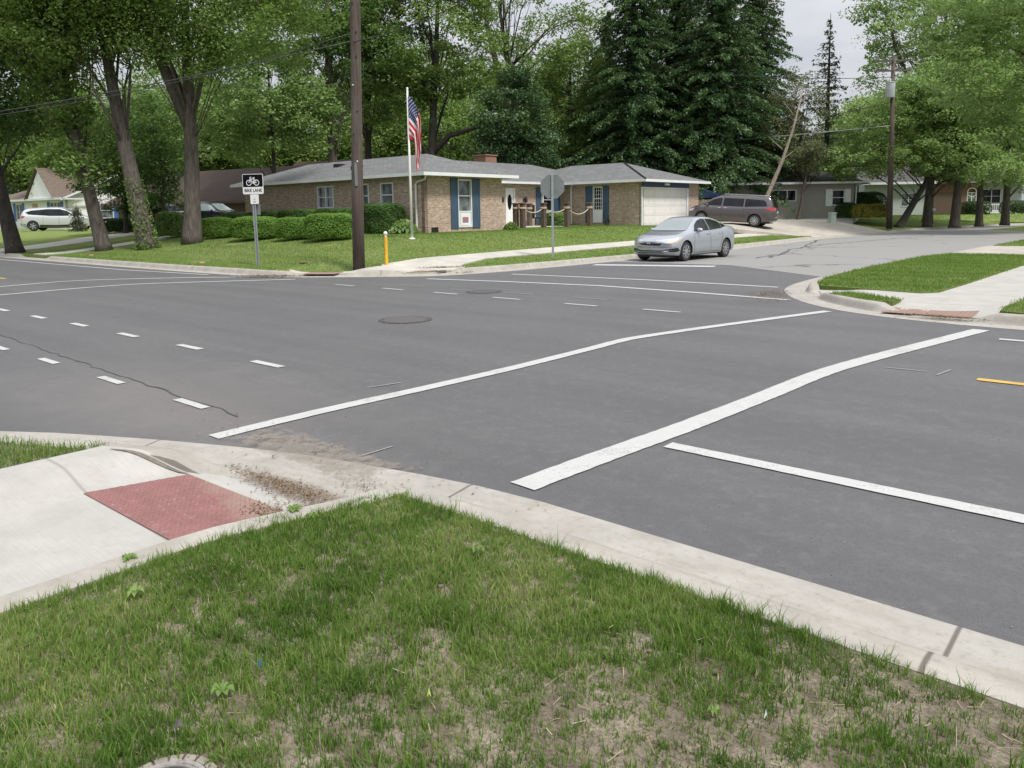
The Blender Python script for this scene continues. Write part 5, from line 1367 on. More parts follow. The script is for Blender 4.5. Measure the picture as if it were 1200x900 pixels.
# ------------------------------------------------------------------ cars
def ev(P, x):
    P = sorted(P); return float(np.interp(x, [p[0] for p in P], [p[1] for p in P]))
def smooth_prof(P, k=3):
    """rounds a profile a little so highlights flow"""
    P = sorted(P); xs = np.array([p[0] for p in P]); ys = np.array([p[1] for p in P])
    X = np.linspace(xs[0], xs[-1], 160); Y = np.interp(X, xs, ys)
    ker = np.ones(2*k+1)/(2*k+1); Yp = np.concatenate([np.full(k, Y[0]), Y, np.full(k, Y[-1])]); 
    Y2 = np.convolve(Yp, ker, 'valid'); Y2[0], Y2[-1] = Y[0], Y[-1]
    return list(zip(X, Y2))
def car(name, label, c, loc, rz):
    root = thing(name, loc, rz, label, c.get('cat', 'car'))
    top, bot, belt, plan = (smooth_prof(c[k], c.get('k', 3)) for k in ('top', 'bot', 'belt', 'plan'))
    roofw = c['roofw']; x0, x1 = c['x0'], c['x1']
    xs = np.concatenate([[x0, x0+.015, x0+.04, x0+.08, x0+.13], np.linspace(x0+.2, x1-.2, 84), [x1-.13, x1-.08, x1-.04, x1-.015, x1]])
    ring = []
    for x in xs:
        zt, zb, w, zl = ev(top, x), ev(bot, x), ev(plan, x), ev(belt, x)
        zl = min(zl, zt-.02); g = max(0., min(1., (zt-zl)/.42)); gs = g
        rw = (w-.14)*(1-gs)+roofw*gs
        rz_ = zt-(.025*(1-gs)+.075*gs)
        rz_ = max(rz_, zl+.004)
        mid = zb+(zl-zb)*.52
        sec = [(0, zb), (w*.75, zb), (w-.06, zb+.015), (w-.018, zb+.09), (w-.004, zb+(mid-zb)*.6), (w, mid), (w-.004, mid+(zl-mid)*.45), (w-.018, mid+(zl-mid)*.72), (w-.04, zl-.02), (w-.058, zl)]
        sec += [((w-.058)+(rw-(w-.058))*t+(.018 if gs > .3 else .01)*math.sin(PI*t), zl+(rz_-zl)*t) for t in (.12, .35, .6, .85)]
        sec += [(rw-.012, rz_+.3*(zt-rz_)), (rw-.06, rz_+.62*(zt-rz_)), (rw*.8, zt-.012*gs-.006), (rw*.45, zt-.002), (0, zt)]
        ring.append(sec)
    n = len(ring[0]); vs = []; fs = []; m = 2*n-2
    for x, sec in zip(xs, ring):
        full = [(y, z) for y, z in sec]+[(-y, z) for y, z in sec[-2:0:-1]]
        # rake the nose: lower parts tuck in a bit
        for y, z in full: 
            q = max(0, (abs(y)/max(.1, ev(plan, x)))**3)
            vs.append((x, y, z))
    for i in range(len(xs)-1):
        for j in range(m): fs.append((i*m+j, i*m+(j+1) % m, (i+1)*m+(j+1) % m, (i+1)*m+j))
    for base in (0, (len(xs)-1)*m):
        cz_ = sum(v[2] for v in vs[base:base+m])/m; vs.append((vs[base][0], 0, cz_)); q_ = len(vs)-1
        fs += [((q_, base+(k+1) % m, base+k) if base == 0 else (q_, base+k, base+(k+1) % m)) for k in range(m)]
    # bow the nose and tail in plan so that they are rounded
    def bow(v):
        x, y, z = v; f = c.get('bow', .16)
        e1 = max(0, (x-(x1-.9))/.9); e0 = max(0, ((x0+.7)-x)/.7)
        return (x-e1*e1*f*(abs(y)/.8)**2.2+e0*e0*f*.7*(abs(y)/.8)**2.2, y, z)
    mb = MB(); mb.v = [bow(v) for v in vs]; mb.f = [f[::-1] for f in fs]
    body = mb.build('body', c['paint'], root, uv=False)
    import bmesh
    bm = bmesh.new(); bm.from_mesh(body.data); bmesh.ops.recalc_face_normals(bm, faces=bm.faces); bm.to_mesh(body.data); bm.free()
    # wheel arches cut out of the body
    wr = c['wr']; W_ = max(p[1] for p in c['plan'])
    for ax in c['axles']:
        for s in (-1, 1):
            cm = MB().lathe([(wr*1.13, 0), (wr*1.13, .34)], 32, 'y', (ax, (W_-.30) if s > 0 else -(W_+.04), wr+.01))
            cut = cm.build('cut', 'dark_void', root, uv=False)
            import bmesh
            bm = bmesh.new(); bm.from_mesh(cut.data); bmesh.ops.recalc_face_normals(bm, faces=bm.faces); bm.to_mesh(cut.data); bm.free()
            bmod = body.modifiers.new('arch', 'BOOLEAN'); bmod.operation = 'DIFFERENCE'; bmod.object = cut; bmod.solver = 'EXACT'
            try: bmod.material_mode = 'TRANSFER'
            except Exception: pass
            bpy.context.view_layer.update(); dg = bpy.context.evaluated_depsgraph_get(); nm = bpy.data.meshes.new_from_object(body.evaluated_get(dg))
            body.modifiers.clear(); body.data = nm; bpy.data.objects.remove(cut, do_unlink=True)
    me = body.data; me.name = 'body'
    me.polygons.foreach_set('use_smooth', [True]*len(me.polygons)); me.set_sharp_from_angle(angle=R(38))
    bvh = BVHTree.FromPolygons([v.co[:] for v in me.vertices], [tuple(p.vertices) for p in me.polygons])
    def decal(nm, poly, mode, mat, parent=root, off=.005, step=.06, depth=0.):
        if 'glass' in mat: off, step = .013, .05
        """mode 'L','R' (x,z) | 'F','B' (y,z) | 'T' (x,y): shape projected on the body"""
        P = []
        for i in range(len(poly)):
            a, b = Vector(poly[i]), Vector(poly[(i+1) % len(poly)]); k = max(1, int((b-a).length/step)); P += [tuple(a.lerp(b, t/k)) for t in range(k)]
        A = np.array(P); lo, hi = A.min(0), A.max(0)
        gx, gy = np.meshgrid(np.arange(lo[0]+step/2, hi[0], step), np.arange(lo[1]+step/2, hi[1], step)); Q = np.stack([gx.ravel(), gy.ravel()], 1)
        if len(Q):
            Q = Q[in_poly(Q, P)]
            if len(Q): Q = Q[polydist(Q, P+[P[0]]) > step*.3]
        r = geometry.delaunay_2d_cdt([Vector(p) for p in P]+[Vector(q) for q in Q.tolist()], [], [list(range(len(P)))], 1, 1e-6)
        out = []; ok = []
        for v in r[0]:
            o_, d_ = {'L': ((v.x, 3, v.y), (0, -1, 0)), 'R': ((v.x, -3, v.y), (0, 1, 0)), 'F': ((6, v.x, v.y), (-1, 0, 0)), 'B': ((-6, v.x, v.y), (1, 0, 0)), 'T': ((v.x, v.y, 5), (0, 0, -1))}[mode]
            h = bvh.ray_cast(Vector(o_), Vector(d_))
            if h[0] is None: out.append((0, 0, 0)); ok.append(False)
            else:
                nn = h[1] if h[1].dot(Vector(d_)) < 0 else -h[1]
                out.append(tuple(h[0]+nn*off-Vector(d_)*0)); ok.append(True)
        F = []
        D = Vector({'L': (0, -1, 0), 'R': (0, 1, 0), 'F': (-1, 0, 0), 'B': (1, 0, 0), 'T': (0, 0, -1)}[mode])
        for f in r[2]:
            if all(ok[i] for i in f):
                a, b, cc = (Vector(out[i]) for i in f[:3]); nn = (b-a).cross(cc-a)
                F.append(tuple(f) if nn.dot(D) < 0 else tuple(f[::-1]))
        mb = MB(); mb.v = out; mb.f = F
        used = sorted({i for f in F for i in f}); mp = {q: i for i, q in enumerate(used)}
        mb.v = [out[i] for i in used]; mb.f = [tuple(mp[i] for i in f) for f in F]
        return mb.build(nm, mat, parent, smooth=True, uv=False) if F else None
    c['details'](root, body, decal, bvh)
    # wheels
    for ax in c['axles']:
        for s in (-1, 1):
            yc = s*(W_-.135); 
            ty = MB().lathe([(wr*.66, -.10), (wr*.80, -.112), (wr*.93, -.105), (wr*.99, -.07), (wr, 0), (wr*.99, .07), (wr*.93, .105), (wr*.80, .112), (wr*.66, .10)], 36, 'y')
            wh = ty.build('wheel', 'tyre', root, angle=50, loc=(ax, yc, wr))
            rm = MB(); rr = wr*.67
            rm.lathe([(rr, -.02), (rr, .03), (rr*.93, .03), (rr*.90, -.02), (rr, -.02)], 30, 'y', (0, s*.075, 0)); rm.f = rm.f[:-2]
            ns = c.get('spokes', 7)
            for k in range(ns):
                a = 2*PI*k/ns+.3; ca, sa = math.cos(a), math.sin(a); wd = c.get('spw', .035)
                pr = [(rr*.16, -wd*.8), (rr*.94, -wd*1.15), (rr*.94, wd*1.15), (rr*.16, wd*.8)]
                q = [(p*ca-q_*sa, p*sa+q_*ca) for p, q_ in pr]
                y0, y1 = s*.085, s*.108
                rm.add([(x, y0, z) for x, z in q]+[(x, y1, z) for x, z in q], [(0, 1, 2, 3), (7, 6, 5, 4), (0, 4, 5, 1), (1, 5, 6, 2), (2, 6, 7, 3), (3, 7, 4, 0)])
            rm.lathe([(.005, 0), (rr*.24, 0), (rr*.24, .02), (rr*.12, .035), (.005, .035)], 16, 'y', (0, s*.09 if s > 0 else -.125, 0))
            rm.build('rim', 'rim', wh, angle=40)
            MB().lathe([(.005, -.02), (rr*.93, -.02), (rr*.93, .02), (.005, .02)], 24, 'y', (0, s*.05, 0)).build('brake_disc', 'dark_metal', wh)
    return root, body, decal
def mirror(root, x, y, z, mat):
    for s in (-1, 1):
        m = MB().blob((x, s*(y+.10), z), (.06, .115, .075), 12, 8); mm = m.build('mirror', mat, root, smooth=True)
        MB().box(x-.03, x+.03, min(s*(y-.04), s*(y+.04)), max(s*(y-.04), s*(y+.04)), z-.07, z-.03).build('mirror_arm', 'plastic_black', mm)
def sedan_details(root, body, decal, bvh):
    # glass
    decal('windscreen', [(-.58, .975), (.58, .975), (.645, .995), (.50, 1.345), (.44, 1.375), (-.44, 1.375), (-.50, 1.345), (-.645, .995)], 'F', 'glass_screen')
    decal('rear_window', [(-.58, 1.12), (.58, 1.12), (.47, 1.345), (-.47, 1.345)], 'B', 'glass_dark')
    for s in 'LR':
        decal('front_window', [(.80, .965), (-.14, .965), (-.16, 1.335), (.05, 1.345), (.30, 1.28), (.55, 1.155)], s, 'glass_dark')
        decal('rear_door_window', [(-.22, .97), (-.98, 1.02), (-1.08, 1.18), (-.95, 1.255), (-.60, 1.325), (-.24, 1.34)], s, 'glass_dark')
        decal('quarter_window', [(-1.03, 1.03), (-1.34, 1.09), (-1.13, 1.19)], s, 'glass_dark')
        decal('door_trim', [(.84, .945), (-1.38, 1.065), (-1.38, 1.085), (-.98, 1.012), (.82, .957)], s, 'plastic_black', off=.004)
        for (a, b) in (((.86, .92), (.90, .30)), ((-.18, .95), (-.20, .26)), ((-1.02, .99), (-1.0, .66)), ((-1.0, .66), (-.80, .32))):
            d = .006; decal('door_seam', [(a[0]-d, a[1]), (a[0]+d, a[1]), (b[0]+d, b[1]), (b[0]-d, b[1])], s, 'plastic_black', off=.003, step=.1)
        decal('sill_seam', [(.88, .262), (-.84, .262), (-.84, .272), (.88, .272)], s, 'plastic_black', off=.003, step=.1)
        for xh in (-.02, -.86):
            y = .0; h = bvh.ray_cast(Vector((xh, 3 if s == 'L' else -3, .86)), Vector((0, -1 if s == 'L' else 1, 0)))
            if h[0]: MB().blob((xh, h[0].y+(.012 if s == 'L' else -.012), .86), (.105, .022, .022), 10, 6).build('door_handle', 'paint_silver', root, smooth=True)
        decal('headlight', [(2.20, .68), (2.12, .605), (1.92, .635), (1.52, .775), (1.48, .805), (1.70, .785), (2.00, .735)], s, 'lamp_lens', off=.007, step=.04)
        decal('side_marker', [(1.92, .635), (1.72, .70), (1.74, .735), (1.92, .67)], s, 'lamp_amber', off=.010, step=.04)
        decal('tail_lamp', [(-2.20, .90), (-1.98, .93), (-1.93, .84), (-2.0, .72), (-2.20, .70)], s, 'lamp_red', off=.007, step=.04)
    for sg in (-1, 1):
        decal('headlight', [(sg*.46, .640), (sg*.50, .60), (sg*.66, .585), (sg*.80, .62), (sg*.82, .70), (sg*.70, .695), (sg*.55, .665)], 'F', 'lamp_lens', off=.008, step=.03)
        decal('turn_lamp', [(sg*.62, .60), (sg*.72, .60), (sg*.74, .645), (sg*.64, .64)], 'F', 'lamp_amber', off=.012, step=.03)
        decal('fog_recess', [(sg*.50, .40), (sg*.82, .455), (sg*.84, .37), (sg*.80, .325), (sg*.50, .31)], 'F', 'plastic_black', off=.006, step=.04)
    decal('grille', [(-.44, .64), (-.40, .565), (-.30, .535), (.30, .535), (.40, .565), (.44, .64), (.20, .650), (-.20, .650)], 'F', 'plastic_black', off=.006, step=.04)
    decal('chrome_bar', [(-.47, .65), (-.43, .545), (-.31, .512), (.31, .512), (.43, .545), (.47, .65), (.445, .645), (.405, .562), (.30, .534), (-.30, .534), (-.405, .562), (-.445, .645)], 'F', 'chrome', off=.010, step=.03)
    decal('lower_grille', [(-.56, .40), (-.50, .29), (.50, .29), (.56, .40), (.40, .375), (-.40, .375)], 'F', 'plastic_black', off=.007, step=.04)
    decal('lower_trim', [(-.62, .37), (-.45, .335), (.45, .335), (.62, .37), (.62, .352), (.45, .317), (-.45, .317), (-.62, .352)], 'F', 'chrome', off=.010, step=.04)
    for q in ([(-.055, .63), (-.033, .63), (-.036, .575), (-.055, .575)], [(.033, .63), (.055, .63), (.055, .575), (.036, .575)], [(-.036, .611), (.036, .611), (.036, .594), (-.036, .594)]):
        decal('front_emblem', q, 'F', 'chrome', off=.014, step=.03)
    decal('bumper_seam', [(-.8, .478), (.8, .478), (.8, .470), (-.8, .470)], 'F', 'plastic_black', off=.003, step=.06)
    decal('rear_plate', [(-.26, .80), (.26, .80), (.26, .66), (-.26, .66)], 'B', 'plate', off=.008)
    for sg in (-1, 1): decal('tail_lamp', [(sg*.45, .90), (sg*.78, .92), (sg*.80, .74), (sg*.50, .80)], 'B', 'lamp_red', off=.008, step=.05)
    mirror(root, .62, .80, .985, 'paint_silver')
    # wiper strip at the cowl
    decal('cowl', [(-.60, .958), (.60, .958), (.62, .978), (-.62, .978)], 'F', 'plastic_black', off=.004)
    MB().tube([(-1.02, 0, 1.38), (-1.15, 0, 1.43)], .012, 6).build('antenna', 'plastic_black', root)
    # underside shade plate, exhaust
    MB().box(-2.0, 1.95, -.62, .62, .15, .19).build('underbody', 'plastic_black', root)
sed = dict(paint='paint_silver', x0=-2.27, x1=2.27, k=3, bow=.34, wr=.320, axles=(1.36, -1.31), roofw=.56, spokes=9, spw=.022,
    top=[(-2.27, .88), (-2.24, 1.02), (-2.16, 1.07), (-1.82, 1.10), (-1.60, 1.135), (-1.05, 1.335), (-.7, 1.415), (-.2, 1.44), (.15, 1.425), (.42, 1.345), (1.10, .985), (1.35, .925), (1.8, .845), (2.08, .755), (2.22, .665), (2.27, .62)],
    bot=[(-2.27, .42), (-2.2, .27), (-1.9, .22), (-1.0, .185), (1.0, .185), (1.9, .19), (2.2, .215), (2.27, .30)],
    belt=[(-2.27, .84), (-2.1, 1.01), (-1.5, 1.05), (-1.0, 1.0), (.8, .935), (1.2, .89), (1.8, .80), (2.2, .63), (2.27, .58)],
    plan=[(-2.27, .76), (-2.18, .82), (-1.8, .868), (-1.2, .878), (1.2, .878), (1.7, .862), (2.05, .82), (2.2, .775), (2.27, .72)], details=sedan_details)
# the sedan: wheels on the old asphalt just behind the stop line
sx, sy = spot(802.7, 306.3)
ang = R(180+46.)     # heading measured from +X
ha = math.atan2(-math.cos(R(43)), -math.sin(R(43)))
fw = Vector((math.cos(ha), math.sin(ha))); lf = Vector((-fw.y, fw.x))
cc = Vector((sx, sy))-fw*1.36-lf*.80
car('sedan', 'silver four-door sedan waiting at the stop line', sed, (cc.x, cc.y, .004), ha)

def van_details(root, body, decal, bvh):
    for s in 'LR':
        decal('front_window', [(1.55, 1.10), (.45, 1.10), (.43, 1.52), (.62, 1.53), (1.0, 1.42), (1.35, 1.22)], s, 'glass_dark')
        decal('sliding_window', [(.36, 1.10), (-.80, 1.10), (-.80, 1.54), (.34, 1.54)], s, 'glass_dark')
        decal('rear_side_window', [(-.88, 1.10), (-2.10, 1.18), (-2.02, 1.40), (-1.90, 1.50), (-.88, 1.54)], s, 'glass_dark')
        for (a, b) in (((.40, 1.09), (.40, .30)), ((-.84, 1.09), (-.84, .45)), ((1.40, 1.02), (1.42, .35))):
            d = .007; decal('door_seam', [(a[0]-d, a[1]), (a[0]+d, a[1]), (b[0]+d, b[1]), (b[0]-d, b[1])], s, 'plastic_black', off=.003, step=.1)
        decal('slide_rail', [(-.86, .945), (-2.1, .985), (-2.1, 1.0), (-.86, .96)], s, 'plastic_black', off=.003, step=.1)
        decal('tail_lamp', [(-2.50, 1.14), (-2.10, 1.05), (-1.98, 1.02), (-2.12, .96), (-2.5, .94)], s, 'lamp_red', off=.008, step=.05)
        decal('headlight', [(2.35, .80), (1.95, .92), (2.1, .74), (2.35, .70)], s, 'lamp_lens', off=.008, step=.05)
        for xh in (.55, .22):
            h = bvh.ray_cast(Vector((xh, 3 if s == 'L' else -3, .98)), Vector((0, -1 if s == 'L' else 1, 0)))
            if h[0]: MB().blob((xh, h[0].y+(.012 if s == 'L' else -.012), .98), (.11, .022, .022), 10, 6).build('door_handle', 'chrome', root, smooth=True)
    decal('windscreen', [(-.66, 1.10), (.66, 1.10), (.56, 1.55), (-.56, 1.55)], 'F', 'glass_screen')
    decal('rear_window', [(-.64, 1.13), (.64, 1.13), (.57, 1.55), (-.57, 1.55)], 'B', 'glass_dark')
    for sg in (-1, 1):
        decal('tail_lamp', [(sg*.58, 1.10), (sg*.84, 1.14), (sg*.86, .94), (sg*.60, .96)], 'B', 'lamp_red', off=.009, step=.05)
        MB().tube([(-2.0, sg*.60, 1.70), (-1.9, sg*.62, 1.76), (.3, sg*.62, 1.775), (.45, sg*.60, 1.73)], .018, 6).build('roof_rail', 'chrome', root, smooth=True)
    decal('rear_plate', [(-.2, .92), (.2, .92), (.2, .80), (-.2, .80)], 'B', 'plate', off=.010)
    decal('rear_trim', [(-.55, 1.00), (.55, 1.00), (.55, .965), (-.55, .965)], 'B', 'chrome', off=.008)
    decal('bumper_trim', [(-.75, .50), (.75, .50), (.75, .35), (-.75, .35)], 'B', 'plastic_black', off=.006)
    m = MB(); m.box(-2.42, -2.15, -.55, .55, 1.695, 1.72); m.build('roof_spoiler', 'plastic_black', root)
    mirror(root, 1.25, .90, 1.12, 'paint_taupe')
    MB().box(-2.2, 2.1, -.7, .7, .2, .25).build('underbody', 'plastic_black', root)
van = dict(paint='paint_taupe', cat='minivan', x0=-2.54, x1=2.54, k=3, bow=.2, wr=.345, axles=(1.55, -1.48), roofw=.66, spokes=10, spw=.026,
    top=[(-2.54, .95), (-2.50, 1.15), (-2.30, 1.66), (-2.1, 1.735), (-1., 1.765), (0, 1.76), (.6, 1.70), (1.0, 1.54), (1.75, 1.12), (2.1, 1.02), (2.4, .90), (2.54, .74)],
    bot=[(-2.54, .42), (-2.4, .30), (-1.5, .23), (1.5, .22), (2.3, .22), (2.54, .32)],
    belt=[(-2.54, .92), (-2.3, 1.12), (-1, 1.075), (.8, 1.06), (1.6, 1.03), (2.2, .90), (2.54, .70)],
    plan=[(-2.54, .82), (-2.4, .90), (-2, .955), (-1, .985), (1.2, .985), (2.0, .95), (2.4, .86), (2.54, .76)], details=van_details)
vx, vy, vz = land(883.5, 267.2)
va = R(150.); fw = Vector((math.cos(va), math.sin(va))); lf = Vector((-fw.y, fw.x))
# put the van where its rear left wheel meets the driveway at the right size
D = 43.5; r = ray(883.5, 267.2); t = D/r.y; vx, vy = CX+r.x*t, CY+r.y*t; vz = EYE+r.z*t
cc = Vector((vx, vy))+fw*1.48-lf*.86
zf, zr = (float(np.mean(drive_h(np.array([UN(*(cc+fw*a+lf*b)) for b in (-.8, .8)])))) for a in (1.55, -1.48))
mv = car('minivan', 'grey-brown minivan parked on the driveway beside the garage', van, (cc.x, cc.y, (zf+zr)/2+.004), va)[0]
mv.rotation_euler = (0, -math.atan2(zf-zr, 3.03), va)

def suv_details(root, body, decal, bvh):
    for s in 'LR':
        decal('side_glass', [(1.35, 1.08), (-.30, 1.10), (-1.75, 1.22), (-2.0, 1.36), (-1.6, 1.50), (-.5, 1.60), (.35, 1.58), (.80, 1.44)], s, 'glass_dark')
        decal('pillar', [(.33, 1.09), (.25, 1.09), (.23, 1.60), (.30, 1.60)], s, 'plastic_black', off=.009, step=.1)
        decal('lower_cladding', [(2.2, .46), (2.2, .30), (-2.2, .30), (-2.2, .50), (0, .42)], s, 'plastic_black', off=.006, step=.12)
        decal('tail_lamp', [(-2.5, 1.10), (-2.1, 1.12), (-1.95, 1.06), (-2.15, .94), (-2.5, .94)], s, 'lamp_red', off=.008, step=.05)
        decal('headlight', [(2.4, .92), (2.0, 1.0), (1.85, .98), (2.1, .80), (2.4, .78)], s, 'lamp_lens', off=.008, step=.05)
        for (a, b) in (((.30, 1.08), (.30, .45)), ((-.75, 1.08), (-.80, .50)), ((1.25, 1.02), (1.25, .45))):
            d = .007; decal('door_seam', [(a[0]-d, a[1]), (a[0]+d, a[1]), (b[0]+d, b[1]), (b[0]-d, b[1])], s, 'plastic_black', off=.003, step=.1)
    decal('windscreen', [(-.66, 1.10), (.66, 1.10), (.56, 1.55), (-.56, 1.55)], 'F', 'glass_screen')
    decal('rear_window', [(-.60, 1.22), (.60, 1.22), (.52, 1.55), (-.52, 1.55)], 'B', 'glass_dark')
    decal('rear_bumper', [(-.85, .55), (.85, .55), (.85, .30), (-.85, .30)], 'B', 'plastic_black', off=.006)
    decal('lower_grille', [(-.6, .6), (.6, .6), (.6, .35), (-.6, .35)], 'F', 'plastic_black', off=.006)
    for sg in (-1, 1): MB().tube([(-1.8, sg*.60, 1.68), (.2, sg*.62, 1.75)], .018, 6).build('roof_rail', 'chrome', root)
    mirror(root, 1.05, .90, 1.12, 'paint_white_silver')
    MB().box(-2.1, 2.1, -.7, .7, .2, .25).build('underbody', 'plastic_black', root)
suv = dict(paint='paint_white_silver', cat='suv', x0=-2.52, x1=2.52, k=3, bow=.26, wr=.365, axles=(1.50, -1.48), roofw=.64, spokes=6, spw=.035,
    top=[(-2.52, 1.0), (-2.46, 1.2), (-2.15, 1.58), (-1.8, 1.67), (-.8, 1.745), (.1, 1.74), (.5, 1.66), (.9, 1.46), (1.5, 1.13), (1.9, 1.07), (2.3, .98), (2.52, .82)],
    bot=[(-2.52, .45), (-2.3, .32), (-1.5, .26), (1.5, .25), (2.3, .27), (2.52, .36)],
    belt=[(-2.52, .96), (-2.2, 1.18), (-1, 1.11), (.8, 1.06), (1.5, 1.04), (2.2, .95), (2.52, .78)],
    plan=[(-2.52, .82), (-2.35, .92), (-2, .97), (-1, .99), (1.2, .99), (2.0, .96), (2.35, .88), (2.52, .76)], details=suv_details)
D = 57.; r = ray(40, 272.3); t = D/r.y; vx, vy = CX+r.x*t, CY+r.y*t
va = R(12.); fw = Vector((math.cos(va), math.sin(va))); lf = Vector((-fw.y, fw.x))
cc = Vector((vx, vy))+fw*1.48+lf*.86
car('parked_suv', 'pale silver SUV parked in front of the white house', suv, (cc.x, cc.y, hxy(cc.x, cc.y)+.012), va)

def pickup_details(root, body, decal, bvh):
    for s in 'LR':
        decal('side_glass', [(1.0, 1.20), (-.75, 1.22), (-.80, 1.62), (.20, 1.64), (.6, 1.52)], s, 'glass_screen')
        decal('headlight', [(2.6, 1.0), (2.4, 1.02), (2.4, .85), (2.6, .83)], s, 'lamp_lens', off=.008, step=.05)
    decal('windscreen', [(-.70, 1.20), (.70, 1.20), (.58, 1.62), (-.58, 1.62)], 'F', 'glass_screen')
    decal('grille', [(-.6, 1.02), (.6, 1.02), (.6, .70), (-.6, .70)], 'F', 'chrome')
    mirror(root, .85, .95, 1.22, 'paint_night')
pk = dict(paint='paint_night', cat='pickup truck', x0=-2.7, x1=2.7, k=2, bow=.16, wr=.39, axles=(1.75, -1.75), roofw=.66, spokes=6, spw=.04,
    top=[(-2.7, 1.1), (-2.66, 1.22), (-1.0, 1.24), (-.92, 1.66), (-.7, 1.76), (.1, 1.78), (.5, 1.66), (1.1, 1.24), (1.6, 1.16), (2.4, 1.10), (2.7, .98)],
    bot=[(-2.7, .5), (-2.3, .38), (2.3, .36), (2.7, .42)], belt=[(-2.7, 1.0), (-1, 1.18), (1, 1.16), (2.3, 1.04), (2.7, .92)],
    plan=[(-2.7, .90), (-2.4, .97), (0, .99), (2.1, .97), (2.5, .90), (2.7, .82)], details=pickup_details)
x, y = at_depth(246, 47.); car('pickup_truck', 'dark pickup truck half hidden behind the round hedges by the brown garage', pk, (x, y, hxy(x, y)), R(-14.))
pk2 = dict(suv); pk2['paint'] = 'paint_night'; pk2['cat'] = 'car'
x, y = at_depth(191, 49.); car('parked_car', 'dark car parked between the two large maple trunks', pk2, (x, y, hxy(x, y)), R(120.))

# ------------------------------------------------------------------ foliage
def leaf_mesh(name, C, size, mat, parent, tone, aspect=.6, flat=.5, up=None, droop=None):
    """C: leaf centres; one folded-free quad leaf each, random turn"""
    n = len(C); size = np.broadcast_to(size, n)*RNG.uniform(.65, 1.3, n)
    nz = RNG.normal(size=(n, 3)); nz[:, 2] = np.abs(nz[:, 2])+flat*1.6
    if up is not None: nz += up
    nz /= np.linalg.norm(nz, axis=1)[:, None]
    t = RNG.normal(size=(n, 3))
    if droop is not None: t = droop+t*.35
    t -= nz*(t*nz).sum(1)[:, None]; t /= np.maximum(np.linalg.norm(t, axis=1)[:, None], 1e-6)
    b = np.cross(nz, t)
    L = size[:, None]; w = L*aspect
    V = np.stack([C-t*L*.5, C+b*w*.5-t*L*.05, C+t*L*.5, C-b*w*.5-t*L*.05], 1).reshape(-1, 3)
    F = np.arange(4*n).reshape(n, 4)
    return np_mesh(name, V, F, mat, parent, np.repeat(tone, 4))
def clumps(centers, radii, per, squash=.6, shell=.75):
    """points scattered in clumps, denser towards each clump's skin; returns points and clump index"""
    idx = np.repeat(np.arange(len(centers)), per)
    d = RNG.normal(size=(len(idx), 3)); d /= np.linalg.norm(d, axis=1)[:, None]
    r = RNG.uniform(0, 1, len(idx))**(1/3.*shell)
    P = d*r[:, None]*radii[idx][:, None]; P[:, 2] *= squash
    return centers[idx]+P, idx
